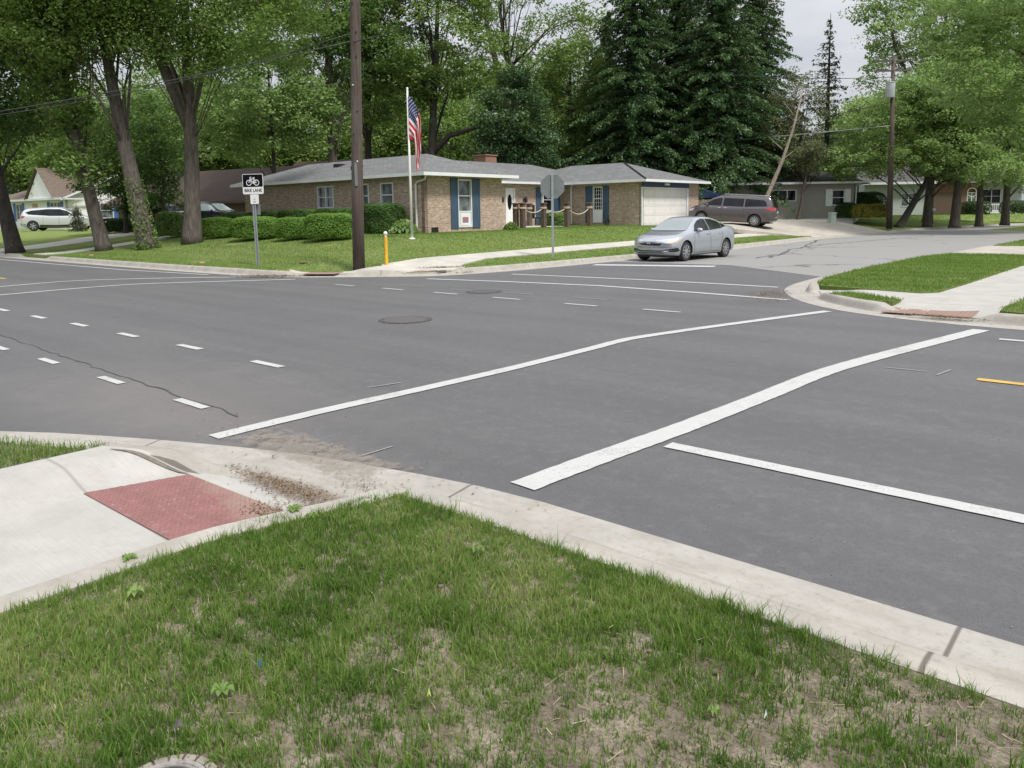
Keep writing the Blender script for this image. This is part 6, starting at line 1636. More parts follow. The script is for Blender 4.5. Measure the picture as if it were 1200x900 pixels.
def tree(name, label, xy, lean, H, crown, leaf, bark='bark_grey', r0=.4, nclump=150, per=110, lsize=.2, fork=None, z=None, group=None, limbs=9,
         crad=1.0, openness=0., cat='tree', lo_tone=0., seed=0, extra=None, squash=.55, trunk_top=None):
    """crown: list of (dx,dy,z,rx,ry,rz) ellipsoids relative to the base; limbs reach into it"""
    global RNG
    RNG = np.random.default_rng(100+seed); rd = random.Random(seed)
    x, y = xy; z0 = hxy(x, y) if z is None else z
    t = thing(name, (x, y, z0-.05), 0, label, cat, group)
    top = trunk_top or H*.72
    P = []
    for k in range(9):
        s = k/8; P.append(Vector((lean[0]*s**.9+.12*math.sin(5*s+seed)*s, lean[1]*s+.1*math.sin(4*s+seed*2)*s, top*s)))
    rad = [r0*(1.3 if k == 0 else 1)*(1-.72*(k/8)) for k in range(9)]
    P.insert(1, P[0].lerp(P[1], .25)); rad.insert(1, r0*1.08)
    tb = MB().tube(P, rad, 12)
    C = []; CR = []
    vol = np.array([a[3]*a[4]*a[5] for a in crown]); pr = vol**.75; pr = pr/pr.sum()
    cnt = np.maximum(3, (pr*nclump).astype(int))
    for (dx, dy, cz, rx, ry, rz), k in zip(crown, cnt):
        d = RNG.normal(size=(k, 3)); d /= np.linalg.norm(d, axis=1)[:, None]
        r = RNG.uniform(.25, 1, k)**.45
        q = d*r[:, None]*np.array([rx, ry, rz])+np.array([dx, dy, cz]); C.append(q)
    C = np.concatenate(C)
    if openness: C = C[RNG.uniform(0, 1, len(C)) > openness]
    # limbs: curved branches from the trunk to chosen clumps
    order = list(range(len(C))); rd.shuffle(order)
    for k, i in enumerate(order[:limbs*3]):
        tgt = Vector(C[i]); main = k < limbs
        s = max(.30, min(.95, (tgt.z/top)*(.45+.35*rd.random())))
        a = P[0].lerp(P[-1], 0); j = min(len(P)-2, int(s*(len(P)-1))); a = P[j].lerp(P[j+1], s*(len(P)-1)-j)
        mid = a.lerp(tgt, .5)+Vector((0, 0, (tgt-a).length*.12))+Vector((rd.uniform(-.5, .5), rd.uniform(-.5, .5), 0))
        rr = r0*(.26 if main else .09)*(1-.45*s)
        pts = [a, a.lerp(mid, .5)+Vector((0, 0, .1)), mid, mid.lerp(tgt, .5)+Vector((0, 0, .1)), tgt]
        tb.tube(pts, [rr, rr*.8, rr*.6, rr*.4, rr*.15], 6)
        if main:
            for q in range(3):
                e = Vector(C[rd.randrange(len(C))]);
                if (e-mid).length < 5: tb.tube([mid, mid.lerp(e, .5)+Vector((0, 0, .2)), e], [rr*.4, rr*.25, rr*.08], 5)
    if extra: extra(tb)
    tb.build('trunk', bark, t, smooth=True, uv=False)
    cr = crad*RNG.uniform(.6, 1.35, len(C))
    L, idx = clumps(C, cr, per, squash)
    base = RNG.uniform(.15, .85, len(C)); tone = base[idx]*.6+RNG.uniform(0, .5, len(L))+lo_tone
    leaf_mesh('crown', L, lsize*RNG.uniform(.7, 1.45, len(C))[idx], leaf, t, tone, .62, .35)
    return t
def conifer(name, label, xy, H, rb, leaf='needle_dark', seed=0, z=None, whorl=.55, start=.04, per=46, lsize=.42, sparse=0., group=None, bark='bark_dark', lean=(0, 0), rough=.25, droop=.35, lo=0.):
    global RNG
    RNG = np.random.default_rng(500+seed); x, y = xy; z0 = hxy(x, y) if z is None else z
    t = thing(name, (x, y, z0-.05), 0, label, 'tree', group)
    tb = MB().tube([(0, 0, 0), (lean[0]*.5, lean[1]*.5, H*.5), (lean[0], lean[1], H)], [.018*H, .011*H, .015], 8)
    C = []; T = []; N = []
    zz = H*start; lvl = 0
    while zz < H-.15:
        s = zz/H; R_ = rb*(1-s)**.82*(1 if s > .08 else .75)+.12
        nb = int(7+R_*2.2); a0 = RNG.uniform(0, 6.28)
        for k in range(nb):
            if RNG.uniform() < sparse: continue
            a = a0+2*PI*k/nb+RNG.normal()*.2; L = R_*RNG.uniform(1-rough*1.4, 1+rough)
            m = max(5, int(per*L/3.)); u = RNG.uniform(.08, 1, m)**.75
            rise = .10*L*np.sin(u*2.2)-droop*L*u**1.7
            wd = RNG.normal(size=m)*.16*L*(1.1-u); 
            px_ = u*L*math.cos(a)-wd*math.sin(a)+lean[0]*s; py_ = u*L*math.sin(a)+wd*math.cos(a)+lean[1]*s
            pz = zz+rise-np.abs(RNG.normal(size=m))*.16-np.abs(wd)*.25
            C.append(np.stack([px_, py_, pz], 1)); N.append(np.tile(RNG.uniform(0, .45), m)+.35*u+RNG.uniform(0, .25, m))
            dv = np.stack([np.full(m, math.cos(a))*.6+RNG.normal(size=m)*.4, np.full(m, math.sin(a))*.6+RNG.normal(size=m)*.4, np.full(m, -.75)], 1); T.append(dv)
            if k % 2 == 0 and L > .8: tb.tube([(lean[0]*s, lean[1]*s, zz), (L*.5*math.cos(a)+lean[0]*s, L*.5*math.sin(a)+lean[1]*s, zz+.02), (L*.92*math.cos(a)+lean[0]*s, L*.92*math.sin(a)+lean[1]*s, zz-droop*L*.75)], [.035, .022, .006], 4)
        zz += whorl*(1.-.45*s)*RNG.uniform(.8, 1.2); lvl += 1
    tb.build('trunk', bark, t, smooth=True, uv=False)
    C = np.concatenate(C); T = np.concatenate(T); N = np.concatenate(N)+lo
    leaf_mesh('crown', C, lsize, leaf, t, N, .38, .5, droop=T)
    return t
def hedge(name, label, xy, size, rz, mat='leaf_box', n=9000, ls=.055, z=None, group=None, boxy=.5, seed=0, zc=None, cat='hedge'):
    """clipped shrub: dark core with a skin of small leaves"""
    global RNG
    RNG = np.random.default_rng(900+seed); x, y = xy; z0 = hxy(x, y) if z is None else z
    t = thing(name, (x, y, z0), rz, label, cat, group)
    a, b, h = size
    d = RNG.normal(size=(n, 3)); d[:, 2] = np.abs(d[:, 2])*np.where(RNG.uniform(size=n) < .42, -1, 1); d /= np.linalg.norm(d, axis=1)[:, None]
    k_ = 2+boxy*4
    q = RNG.uniform(-1, 1, size=(n, 3)); fc = RNG.integers(0, 3, n); q[np.arange(n), fc] = np.where(RNG.uniform(size=n) < .5, -1, 1)
    q[:, 2] = np.where((q[:, 2] < -.85) & (fc == 2), -q[:, 2], q[:, 2])
    q /= (np.abs(q)**k_).sum(1)[:, None]**(1/k_); d = q/np.linalg.norm(q, axis=1)[:, None]
    lump = 1+.025*np.sin(d[:, 0]*7+seed)+.025*np.sin(d[:, 1]*6+d[:, 2]*5+seed*2)+.015*np.sin(d[:, 0]*19)
    P = q*np.array([a, b, h*.5])*(lump*RNG.uniform(.93, 1.02, n))[:, None]; P[:, 2] += h*.5
    P[:, 2] = np.maximum(P[:, 2], .02)
    tone = .25+.35*RNG.uniform(size=n)+.28*np.clip(d[:, 2]*0+RNG.normal(size=n)*.4, -.5, .8)
    leaf_mesh('foliage', P, ls, mat, t, tone, .65, .1, up=d*1.5)
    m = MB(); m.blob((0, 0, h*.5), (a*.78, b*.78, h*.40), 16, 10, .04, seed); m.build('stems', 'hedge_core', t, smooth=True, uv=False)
    return t
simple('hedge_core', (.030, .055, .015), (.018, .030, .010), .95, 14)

# street maples on the left ------------------------------------------------
def at_land(px, py): return land(px, py)
def place(px, D): return at_depth(px, D)
MG = 'large maples along the left lawn'
def maple4():
    x, y = place(223, 33.5)
    tree('maple_tree', 'thick upright maple with a forked limb, rightmost of the row by the round hedges', (x, y), (.55, 0), 17,
      [(0, 0, 12.2, 4.6, 4.2, 3.4), (3.4, -.5, 9.6, 2.9, 2.6, 2.3), (-3.0, 0, 10.8, 2.4, 2.6, 2.2), (1.8, -.8, 7.9, 1.3, 1.4, 1.1), (5.4, 0, 11.4, 2.4, 2.6, 2.6), (-.4, -1, 8.8, 1.6, 1.2, 1.1)], 'leaf_mid', 'bark_grey', .375, 330, 175, .14, seed=1, limbs=7, group=MG, squash=.6,
      extra=lambda tb: (tb.tube([(.2, 0, 5.0), (-.5, 0, 6.9), (-1.2, 0, 8.8), (-1.8, 0, 12)], [.27, .24, .20, .12], 10), tb.tube([(-.9, 0, 8.0), (-.6, .4, 10), (-.2, .8, 12)], [.15, .10, .05], 8)))
maple4()
def maple3():
    global RNG
    x, y = place(171, 33.)
    tree('maple_tree', 'thick maple leaning left with ivy at its foot, second from the right of the row', (x, y), (-1.75, .3), 17,
      [(-1.5, 0, 12.0, 3.6, 3.6, 3.4), (-.3, -.5, 9.0, 1.9, 1.6, 1.4), (-2.8, -.5, 9.4, 1.9, 2.0, 1.8)], 'leaf_mid', 'bark_grey', .385, 250, 175, .14, seed=2, limbs=7, group=MG, squash=.6)
    RNG = np.random.default_rng(77); n = 700; a = RNG.uniform(-2.6, .5, n); h = RNG.uniform(0, 1, n)**1.6*3.0; rr = .44-.03*h+.02+np.where(h < .5, (.5-h)*.25, 0)
    P = np.stack([x+rr*np.cos(a)-.16*h+.02, y+rr*np.sin(a), hxy(x, y)+h], 1)
    o = leaf_mesh('ivy', P, .09, 'leaf_mid', None, RNG.uniform(.1, .9, n), .8, .0); tag(o, 'ivy climbing the foot of the leaning maple', 'ivy')
maple3()
def maple2():
    x, y = place(119, 34.)
    tree('maple_tree', 'slender maple leaning left with leafy shoots on its trunk, in front of the white house', (x, y), (-1.9, .2), 17,
      [(-2.2, 0, 11.8, 3.4, 3.4, 3.4), (-.7, -.4, 3.7, 1.15, .9, .75), (-1.3, -.3, 6.9, 1.5, 1, 1.5), (-.7, -.2, 5.6, .8, .7, .9), (-1.8, -.3, 9.0, 1.6, 1.4, 1.2)], 'leaf_mid', 'bark_grey', .30, 260, 105, .17, seed=3, limbs=7, group=MG, squash=.6, crad=.85)
maple2()
def maple1():
    x, y = place(14, 36.)
    tree('maple_tree', 'dark maple at the left edge with low hanging branches', (x, y), (-1.7, .3), 17,
      [(-1.0, 0, 12, 4.2, 4.2, 3.8), (.8, -.4, 7.2, 2.5, 2.0, 2.0), (-1.2, 0, 6.4, 2.4, 2, 1.7), (1.0, 0, 9.6, 2.4, 2.4, 1.8)], 'leaf_deep', 'bark_dark', .34, 380, 140, .15, seed=4, limbs=8, group=MG, squash=.55)
maple1()
# behind the maples: small dark spruce and understorey
x, y = place(146, 44.); tree('small_tree', 'dense low dark tree filling the gap between the two thick maples', (x, y), (.3, 0), 7.5, [(0, 0, 4.2, 2.8, 2, 3.0), (.9, 0, 2.4, 2.2, 1.6, 1.6)], 'leaf_yew', 'bark_dark', .14, 130, 120, .14, seed=5, limbs=4, crad=.7)
x, y = place(190, 42.5); tree('small_tree', 'dark leafy tree between the thick maples above the parked car', (x, y), (.2, 0), 7, [(0, 0, 5.2, 1.8, 1.6, 2.4), (-.3, 0, 2.9, 1.5, 1.2, 1.2)], 'leaf_deep', 'bark_dark', .12, 80, 110, .14, seed=6, limbs=4, crad=.7)
x, y = place(322, 52.); tree('young_maple', 'light green maple with a thin trunk rising behind the brown roof', (x, y), (.2, 0), 16,
    [(-.5, 0, 9.2, 4.6, 3.6, 4.0), (-2.6, 0, 6.2, 2.4, 2.2, 2.0), (2.4, 0, 8.0, 2.4, 2.2, 3.2), (.2, 0, 13.2, 3.4, 3, 2.6)], 'leaf_bright', 'bark_dark', .17, 380, 110, .19, seed=7, limbs=8, crad=.85)
x, y = place(392, 54.); tree('oak_tree', 'tall straight trunk behind the brick house left of the utility pole', (x, y), (.1, 0), 24,
    [(0, 0, 16.5, 5.2, 4, 4.6), (2.5, 0, 12, 3, 3, 2.4), (-2.5, 0, 20, 4, 4, 3)], 'leaf_deep', 'bark_grey', .40, 260, 110, .21, seed=8, limbs=8)
x, y = place(434, 60.); tree('oak_tree', 'dark tree behind the brick house just right of the utility pole', (x, y), (.1, 0), 24,
    [(0, 0, 16.5, 5.6, 4, 5.6), (1, 0, 11.0, 4.2, 3.4, 2.4), (3, 0, 20, 4, 3, 3.6)], 'leaf_deep', 'bark_dark', .36, 320, 115, .21, seed=9, limbs=9)
x, y = place(503, 58.); tree('oak_tree', 'broad oak with a curving limb rising behind the flagpole', (x, y), (1., 0), 24,
    [(0, 0, 14.5, 6, 4.4, 5.8), (-2.5, 0, 9.3, 3.6, 3, 2.4), (4.0, 0, 10.6, 2.6, 2.2, 1.9), (3, 0, 20, 5, 4, 3.6)], 'leaf_mid', 'bark_dark', .40, 360, 110, .21, seed=10, limbs=9,
    extra=lambda tb: tb.tube([(.1, 0, 5.0), (1.6, 0, 6.6), (3.6, 0, 7.2), (5.4, 0, 7.3)], [.24, .2, .16, .08], 8))
x, y = place(604, 56.); tree('yew_tree', 'dense dark evergreen rounded tree above the chimney', (x, y), (0, 0), 11.5, [(0, 0, 7.2, 2.7, 2.2, 3.4), (-1.0, 0, 5.2, 2.4, 2, 2.0), (1.2, 0, 5.4, 2.2, 2, 2.0), (0, 0, 10.0, 1.3, 1.2, 1.4)], 'needle_dark', 'bark_dark', .22, 170, 170, .18, seed=11, limbs=4, crad=.8)
x, y = place(622, 68.); tree('airy_tree', 'tall airy pale green tree with visible curved limbs in the middle', (x, y), (-2.4, 0), 26,
    [(0, 0, 19, 7, 5, 5.6), (-5, 0, 15, 4, 3.5, 4), (4.6, 0, 13.6, 4, 3.5, 4.6), (1, 0, 24, 6, 5, 4)], 'leaf_mid', 'bark_grey', .44, 330, 75, .22, seed=12, limbs=14, openness=.12, crad=1.15, lo_tone=.05,
    extra=lambda tb: (tb.tube([(.0, 0, 4.), (2.6, 0, 8), (5.6, 0, 12.5), (7.2, 0, 18)], [.3, .24, .18, .08], 8), tb.tube([(-1, 0, 7.), (-2.2, 0, 11), (-3.6, 0, 17), (-3.2, 0, 22)], [.32, .28, .2, .1], 8), tb.tube([(2.6, 0, 8), (1.8, 0, 12), (2.8, 0, 16)], [.18, .13, .06], 6)))
x, y = place(669, 64.); tree('oak_tree', 'mid green tree with a dark straight trunk left of the spruces', (x, y), (.1, 0), 17,
    [(.2, 0, 11.6, 3.4, 3, 3.6), (-1.8, 0, 7.6, 2.6, 2.4, 1.8), (1.6, 0, 7.0, 2.2, 2, 1.8)], 'leaf_mid', 'bark_dark', .34, 210, 100, .2, seed=13, limbs=8)
# spruces: one mass of five, tall and drooping
CG = 'tall dark spruces behind the garage'
for (px, D, H, rb, lab, sd) in ((742, 60., 22.5, 5.2, 'leftmost tall spruce above the garage wing roof', 1), (792, 64., 25., 6.2, 'broad tall spruce second from the left behind the garage', 2), (838, 59., 23.5, 5.4, 'tall spruce in the middle of the dark group', 3),
                          (882, 63., 22.0, 5.0, 'tall spruce at the right of the dark group against the sky', 4), (713, 66., 17.5, 4.2, 'shorter spruce at the left end of the dark group', 5)):
    x, y = place(px, D); conifer('spruce_tree', lab, (x, y), H, rb, seed=sd, per=155, lsize=.28, whorl=.60, rough=.52, group=CG, droop=.28)
x, y = place(966, 66.); conifer('spruce_tree', 'slender pointed spruce standing alone against the pale sky', (x, y), 17.0, 2.9, 'needle_grey', seed=8, per=34, lsize=.34, whorl=.75, sparse=.18, rough=.45, droop=.1)
x, y = place(934, 58.5); tree('dead_spruce', 'dull brownish sparse evergreen beside the leaning pale trunk', (x, y), (.2, 0), 10, [(0, -.6, 6.4, 2.2, 1.6, 3.2), (.9, 0, 4.4, 2.2, 1.8, 1.3), (-1.3, 0, 5.4, 1.9, 1.6, 2), (-2.0, -.5, 7.4, 1.9, 1.6, 2.2), (-.2, -.8, 9.6, 1.6, 1.4, 1.8)], 'leaf_dull', 'bark_grey', .2, 200, 70, .14, seed=14, limbs=12, crad=.7)
def leaning():
    x, y = place(888, 53.)
    t = thing('leaning_trunk', (x, y, hxy(x, y)-.1), 0, 'bare pale trunk leaning right behind the minivan roof', 'tree')
    tb = MB().tube([(0, 0, 0), (.7, 0, 2), (1.6, 0, 4.2), (2.3, 0, 6.4), (2.9, 0, 9.)], [.19, .15, .12, .08, .035], 10)
    for k, (s, dx, dz) in enumerate(((.45, 1.1, .8), (.55, -.9, .9), (.7, .9, 1.), (.8, -.7, 1.0))):
        b = Vector((2.9*s, 0, 9*s)); tb.tube([b, b+Vector((dx*.5, .1, dz*.5)), b+Vector((dx, .2, dz))], [.05, .03, .012], 5)
    tb.build('trunk', 'bark_pale', t, smooth=True, uv=False)
    x, y = place(935, 56.); 
    tree('small_tree', 'thin tree leaning right in front of the grey house wall', (x, y), (.8, 0), 5.5, [(.9, 0, 4.6, 1.7, 1.3, 1.1)], 'leaf_dull', 'bark_grey', .16, 40, 90, .14, seed=15, limbs=6, crad=.6, trunk_top=4.6)
leaning()
# right side: tall airy tree, big low maple, row of street trees
x, y = place(1087, 63.); tree('elm_tree', 'tall airy pale green tree with twisting limbs above the far utility pole', (x, y), (.6, 0), 24,
    [(0, 0, 16.6, 6.2, 5, 4.4), (-3.8, 0, 18.5, 3.4, 3, 3), (4.5, 0, 14, 5.4, 4, 4.6), (-2.6, 0, 11.6, 3.2, 2.6, 2.6), (3, 0, 19, 5, 4, 3)], 'leaf_bright', 'bark_grey', .36, 520, 85, .21, seed=16, limbs=14, openness=.10, crad=1.0, squash=.5,
    extra=lambda tb: (tb.tube([(.2, 0, 8), (-1.8, 0, 11), (-3.2, 0, 14), (-4.0, 0, 17)], [.24, .18, .13, .06], 7), tb.tube([(.4, 0, 9.5), (2.0, 0, 13), (3.0, 0, 17)], [.26, .2, .1], 7)))
x, y = place(1053, 55.5); tree('maple_tree', 'dark-limbed maple leaning far right beside the distant utility pole', (x, y), (3.3, 0), 9.5,
    [(-.5, 0, 5.3, 3.7, 3, 1.6), (-3.6, 0, 4.7, 2.4, 2.2, 1.1), (3.6, -.5, 5.2, 3.4, 2.4, 2.0), (-2, 0, 7.4, 2.4, 2.2, 1.4), (1., 0, 8.8, 3.6, 3, 2.0)], 'leaf_bright', 'bark_dark', .27, 380, 95, .17, seed=17, limbs=10, crad=.75, trunk_top=6.4, squash=.5)
RG = 'street maples in a row at the right'
for (px, D, lab, ln, cr, sd, r_) in (
   (1087, 57., 'thick pale street trunk just right of the leaning dark one', (.2, 0), [(.2, 0, 9., 3.2, 2.6, 2.8), (1.6, -.8, 4.4, 2.4, 1.4, 1.2)], 18, .31),
   (1119, 56., 'stout street trunk behind the mailbox', (.3, 0), [(.3, 0, 10, 3.6, 3, 3.), (.8, -.9, 4.5, 2.4, 1.4, 1.2)], 19, .34),
   (1148, 58., 'forked slim street tree right of the stout trunk', (-.2, 0), [(-.1, 0, 8.6, 3.4, 3, 2.8), (.8, -.9, 4.3, 2.2, 1.3, 1.2)], 20, .26),
   (1178, 60., 'street trunk furthest right in front of the porch house', (.1, 0), [(.4, 0, 9.6, 3.8, 3, 3.4), (1.5, -1.2, 4.0, 2.2, 1.3, 1.5)], 21, .30)):
    x, y = place(px, D); tree('street_maple', lab, (x, y), ln, 13, cr, 'leaf_bright', 'bark_grey', r_, 190, 95, .18, seed=sd, limbs=8, crad=.85, group=RG, squash=.5)
x, y = place(1255, 44.); tree('overhanging_maple', 'big bright maple whose boughs hang in from the right edge', (x, y), (-1.5, 0), 17,
    [(-2, 0, 12.5, 5.5, 5, 4.0), (-5.2, 0, 8.4, 3.0, 3, 2.6), (-2.4, 0, 6.2, 3.4, 3, 2.0), (-3.6, -1, 4.4, 1.8, 1.6, 1.2), (-6.8, 0, 11.8, 3.4, 3, 3.0), (3, 0, 10, 5, 5, 4)], 'leaf_bright', 'bark_grey', .45, 560, 105, .17, seed=22, limbs=10, crad=.85, squash=.45)
# background wood: separate trees, further back
bgs = [(-40, 90, 19, 'leaf_deep'), (35, 84, 15, 'leaf_mid'), (80, 92, 18, 'leaf_mid'), (150, 80, 15, 'leaf_mid'), (205, 88, 19, 'leaf_mid'), (262, 78, 15, 'leaf_mid'), (300, 96, 19, 'leaf_mid'), (352, 86, 15.0, 'leaf_mid'),
       (455, 92, 17, 'leaf_mid'), (520, 84, 14, 'leaf_mid'), (565, 98, 20, 'leaf_mid'), (648, 95, 15, 'leaf_bright'), (700, 88, 14, 'leaf_mid'), (1000, 84, 13, 'leaf_mid'), (1030, 92, 15, 'leaf_mid'),
       (1075, 100, 17, 'leaf_mid'), (1130, 92, 21, 'leaf_mid'), (1185, 96, 21, 'leaf_mid'), (1235, 88, 21, 'leaf_bright'), (930, 92, 10, 'leaf_mid'), (-110, 84, 18, 'leaf_deep'), (1320, 90, 17, 'leaf_mid'), (430, 84, 18, 'leaf_mid'), (500, 90, 23, 'leaf_mid'), (610, 86, 20, 'leaf_mid'), (665, 84, 19, 'leaf_mid'), (380, 80, 16, 'leaf_mid'), (120, 74, 15, 'leaf_mid'), (240, 72, 20, 'leaf_mid')]
labs = ['beyond the left edge maple', 'above the white house hip roof', 'above the white house gable', 'above the gap between the thick maples', 'behind the forked maple', 'left of the light green maple', 'behind the light green maple', 'right of the light green maple',
        'behind the utility pole', 'behind the flagpole oak', 'left of the dark evergreen', 'behind the airy middle tree', 'at the left foot of the spruces', 'behind the lone pointed spruce', 'just left of the far utility pole',
        'behind the far utility pole', 'behind the stout street trunk', 'behind the furthest right trunk', 'beyond the right edge boughs', 'behind the dull sparse evergreen', 'far out beyond the left edge', 'far out beyond the right edge', 'just right of the utility pole top', 'filling the gap right of the flag', 'behind the dark rounded evergreen', 'between the airy tree and the spruces', 'left of the utility pole top', 'high behind the slender leaning maple', 'high behind the forked maple limb']
for i, ((px, D, H, lf_), lb) in enumerate(zip(bgs, labs)):
    x, y = place(px, D); w = 4.6+(i*37 % 10)*.16
    tree('background_tree', 'distant leafy tree '+lb, (x, y), (0, 0), H, [(0, 0, H*.62, w, w*.8, H*.34), (w*.5, 0, H*.42, w*.7, w*.6, H*.22), (-w*.5, 0, H*.38, w*.7, w*.6, H*.2)], lf_, 'bark_dark', .3, 250, 95, .28, seed=40+i, limbs=6, crad=1.3, group='background trees', squash=.7)

# hedges and shrubs ---------------------------------------------------------
HGp = 'clipped round hedges on the lawn'
def hd(px, py, wpx, hpx, lab, D=None, nm='hedge', **k):
    x, y, z = land(px, py); d = y; s = FOC/d
    return hedge(nm, lab, (x, y), (wpx/s/2, wpx/s/2*.8, hpx/s), 0., z=z, **k)
HN = 21000
hd(257, 279, 38, 24, 'smallest round clipped hedge, leftmost of the lawn row', group=HGp, n=HN, seed=1)
hd(300, 281, 52, 27, 'round clipped hedge behind the bicycle lane sign', group=HGp, n=HN, seed=2)
hd(347, 281, 44, 26, 'clipped hedge third from the left of the lawn row', group=HGp, n=HN, seed=3)
hd(388, 281.5, 56, 31, 'widest clipped hedge just left of the utility pole', group=HGp, n=HN, seed=4)
def wall_hedge(ly0, ly1, dep, h, lab, sd, lx=None):
    pass
HG2 = 'upper hedge row along the brick wall'
for (lx, ly, a, b, h, lab, sd) in ((-1.55, -1.2, 1.05, .75, 1.30, 'dark undercut hedge right of the utility pole beside the flagpole', 11), (-4.1, -1.15, 1.5, .7, 1.15, 'wall hedge directly behind the utility pole', 12), (-6.9, -1.25, 1.45, .7, 1.15, 'wall hedge below the second brick wall window', 13),
                            (-9.6, -1.3, 1.5, .7, 1.12, 'wall hedge below the paired white window', 14), (-12.4, -1.35, 1.5, .7, 1.08, 'wall hedge at the left end of the brick wall', 15)):
    X, Y, _ = HL(lx, ly); hedge('wall_hedge', lab, (X, Y), (a, b, h), STREET, n=24000, ls=.062, z=ZB-.05, group=HG2, boxy=.8, seed=sd, mat='hedge_dark')
X, Y, _ = HL(-.15, -1.05)
def hosta(x, y, z, lab, r, n=420, mat='leaf_bright', nm='hosta_plant', seed=3):
    global RNG
    RNG = np.random.default_rng(seed); t = thing(nm, (x, y, z), 0, lab, 'plant')
    a = RNG.uniform(0, 6.28, n); q = RNG.uniform(.05, 1, n)**.6; C = np.stack([q*r*np.cos(a), q*r*np.sin(a), .08+r*.75*(1-q**2)+RNG.uniform(0, .08, n)], 1)
    dr = np.stack([np.cos(a), np.sin(a), -.2-.8*q], 1); leaf_mesh('foliage', C, r*.42, mat, t, RNG.uniform(.2, 1, n), .5, .3, droop=dr)
    MB().blob((0, 0, .06), (r*.5, r*.5, r*.35), 10, 6).build('stems', 'hedge_core', t)
hosta(X, Y, hxy(X, Y)-.05, 'pale leafy hosta clump at the brick corner behind the flagpole', .62)
X, Y, _ = HL(.45, 5.0); hosta(X, Y, ZB-.05, 'small bright shrub at the right end of the projecting brick wall', .35, 500, 'leaf_mid', 'small_shrub', 4)
X, Y, _ = HL(-3.3, local_at(652, -3.3)); hedge('small_shrub', 'leafy shrub below the entrance window behind the ropes', (X, Y), (.75, .5, .85), STREET, z=ZB-.05, n=3500, ls=.09, mat='leaf_mid', seed=21, cat='shrub')
hd(201, 279, 30, 30, 'loose leafy bush between the thick maple trunks', nm='bush', seed=22, mat='leaf_mid', ls=.10, n=6000, cat='shrub')
hd(137, 273, 36, 17, 'low dark shrub beside the white house wall', nm='bush', seed=23, mat='leaf_yew', ls=.10, n=4500, cat='shrub')
x, y = place(90, 52.); conifer('dwarf_conifer', 'small cone-shaped shrub at the bonnet of the pale SUV', (x, y), 1.9, .55, 'needle_grey', seed=30, per=160, lsize=.14, whorl=.16, rough=.2)
x, y = place(1015, 58.5); hedge('bush', 'dark rounded bush at the corner of the grey house', (x, y), (1.3, 1., 1.9), 0, n=5000, ls=.12, mat='leaf_yew', seed=24, cat='shrub', z=.9)
for (px, w, lab, sd) in ((1006, 1.05, 'yellow-green shrub at the left of the yellow pair', 25), (1026, 1.2, 'yellow-green shrub nearest the far utility pole', 26)):
    x, y = place(px, 57.); hedge('yellow_shrub', lab, (x, y), (w*.8, .7, 1.05), 0, n=5000, ls=.12, mat='leaf_yellow', seed=sd, cat='shrub', z=.85, group='yellow shrubs at the grey house')
for (px, D, lab, sd, w) in ((990, 57.2, 'low dark shrub left of the yellow pair', 27, .8), (1141, 66., 'dark shrub below the white arched window', 28, 1.2), (1200, 66., 'dark evergreen shrub at the porch by the right edge', 29, 2.0)):
    x, y = place(px, D); hedge('bush', lab, (x, y), (w, .8, 1.2), 0, n=3000, ls=.12, mat='leaf_yew', seed=sd, cat='shrub', z=.85)

# ------------------------------------------------------------------ grass
def inside_any(Q, poly): return in_poly(Q, poly)
def vnoise(P, s, seed):
    r = np.random.default_rng(seed); out = np.zeros(len(P))
    for k in range(6):
        a = r.uniform(0, 6.28); f = s*r.uniform(.6, 1.7); ph = r.uniform(0, 6.28, 2)
        out += np.sin(P[:, 0]*math.cos(a)*f+P[:, 1]*math.sin(a)*f+ph[0]+1.5*np.sin(P[:, 1]*math.cos(a)*f*.7-P[:, 0]*math.sin(a)*f*.6+ph[1]))
    return out/6
def blades(name, Q, hfun, hgt, wid, tone, label, mat='blades', seg=2, lean=.45, tuft=None, category='grass'):
    """Q: street-frame roots"""
    n = len(Q); Z = hfun(Q)
    X = Q[:, 0]*UX+Q[:, 1]*NX; Y = Q[:, 0]*UY+Q[:, 1]*NY
    a = RNG.uniform(0, 6.28, n); b = RNG.uniform(0, 6.28, n); l = np.abs(RNG.normal(size=n))*lean+.08
    dx, dy = np.cos(a)*l*hgt, np.sin(a)*l*hgt; wx, wy = np.cos(b)*wid/2, np.sin(b)*wid/2
    hz = hgt*np.sqrt(np.maximum(.15, 1-np.minimum(l, 1.1)**2*.7))
    if seg == 2:
        V = np.stack([np.stack([X-wx, Y-wy, Z-.004], 1), np.stack([X+wx, Y+wy, Z-.004], 1), np.stack([X+wx*.8+dx*.3, Y+wy*.8+dy*.3, Z+hz*.55], 1), np.stack([X-wx*.8+dx*.3, Y-wy*.8+dy*.3, Z+hz*.55], 1),
                      np.stack([X+dx+wx*.06, Y+dy+wy*.06, Z+hz], 1), np.stack([X+dx-wx*.06, Y+dy-wy*.06, Z+hz], 1)], 1).reshape(-1, 3)
        k = np.arange(n)[:, None]*6; F = np.concatenate([k+np.array([0, 1, 2, 3]), k+np.array([3, 2, 4, 5])], 1).reshape(-1, 4); tn = np.repeat(tone, 6)
    else:
        V = np.stack([np.stack([X-wx, Y-wy, Z-.004], 1), np.stack([X+wx, Y+wy, Z-.004], 1), np.stack([X+dx, Y+dy, Z+hz], 1)], 1).reshape(-1, 3)
        F = np.arange(3*n).reshape(n, 3); tn = np.repeat(tone, 3)
    return tag(np_mesh(name, V, F, mat, None, tn), label, category, kind='stuff')
RNG = np.random.default_rng(2024)
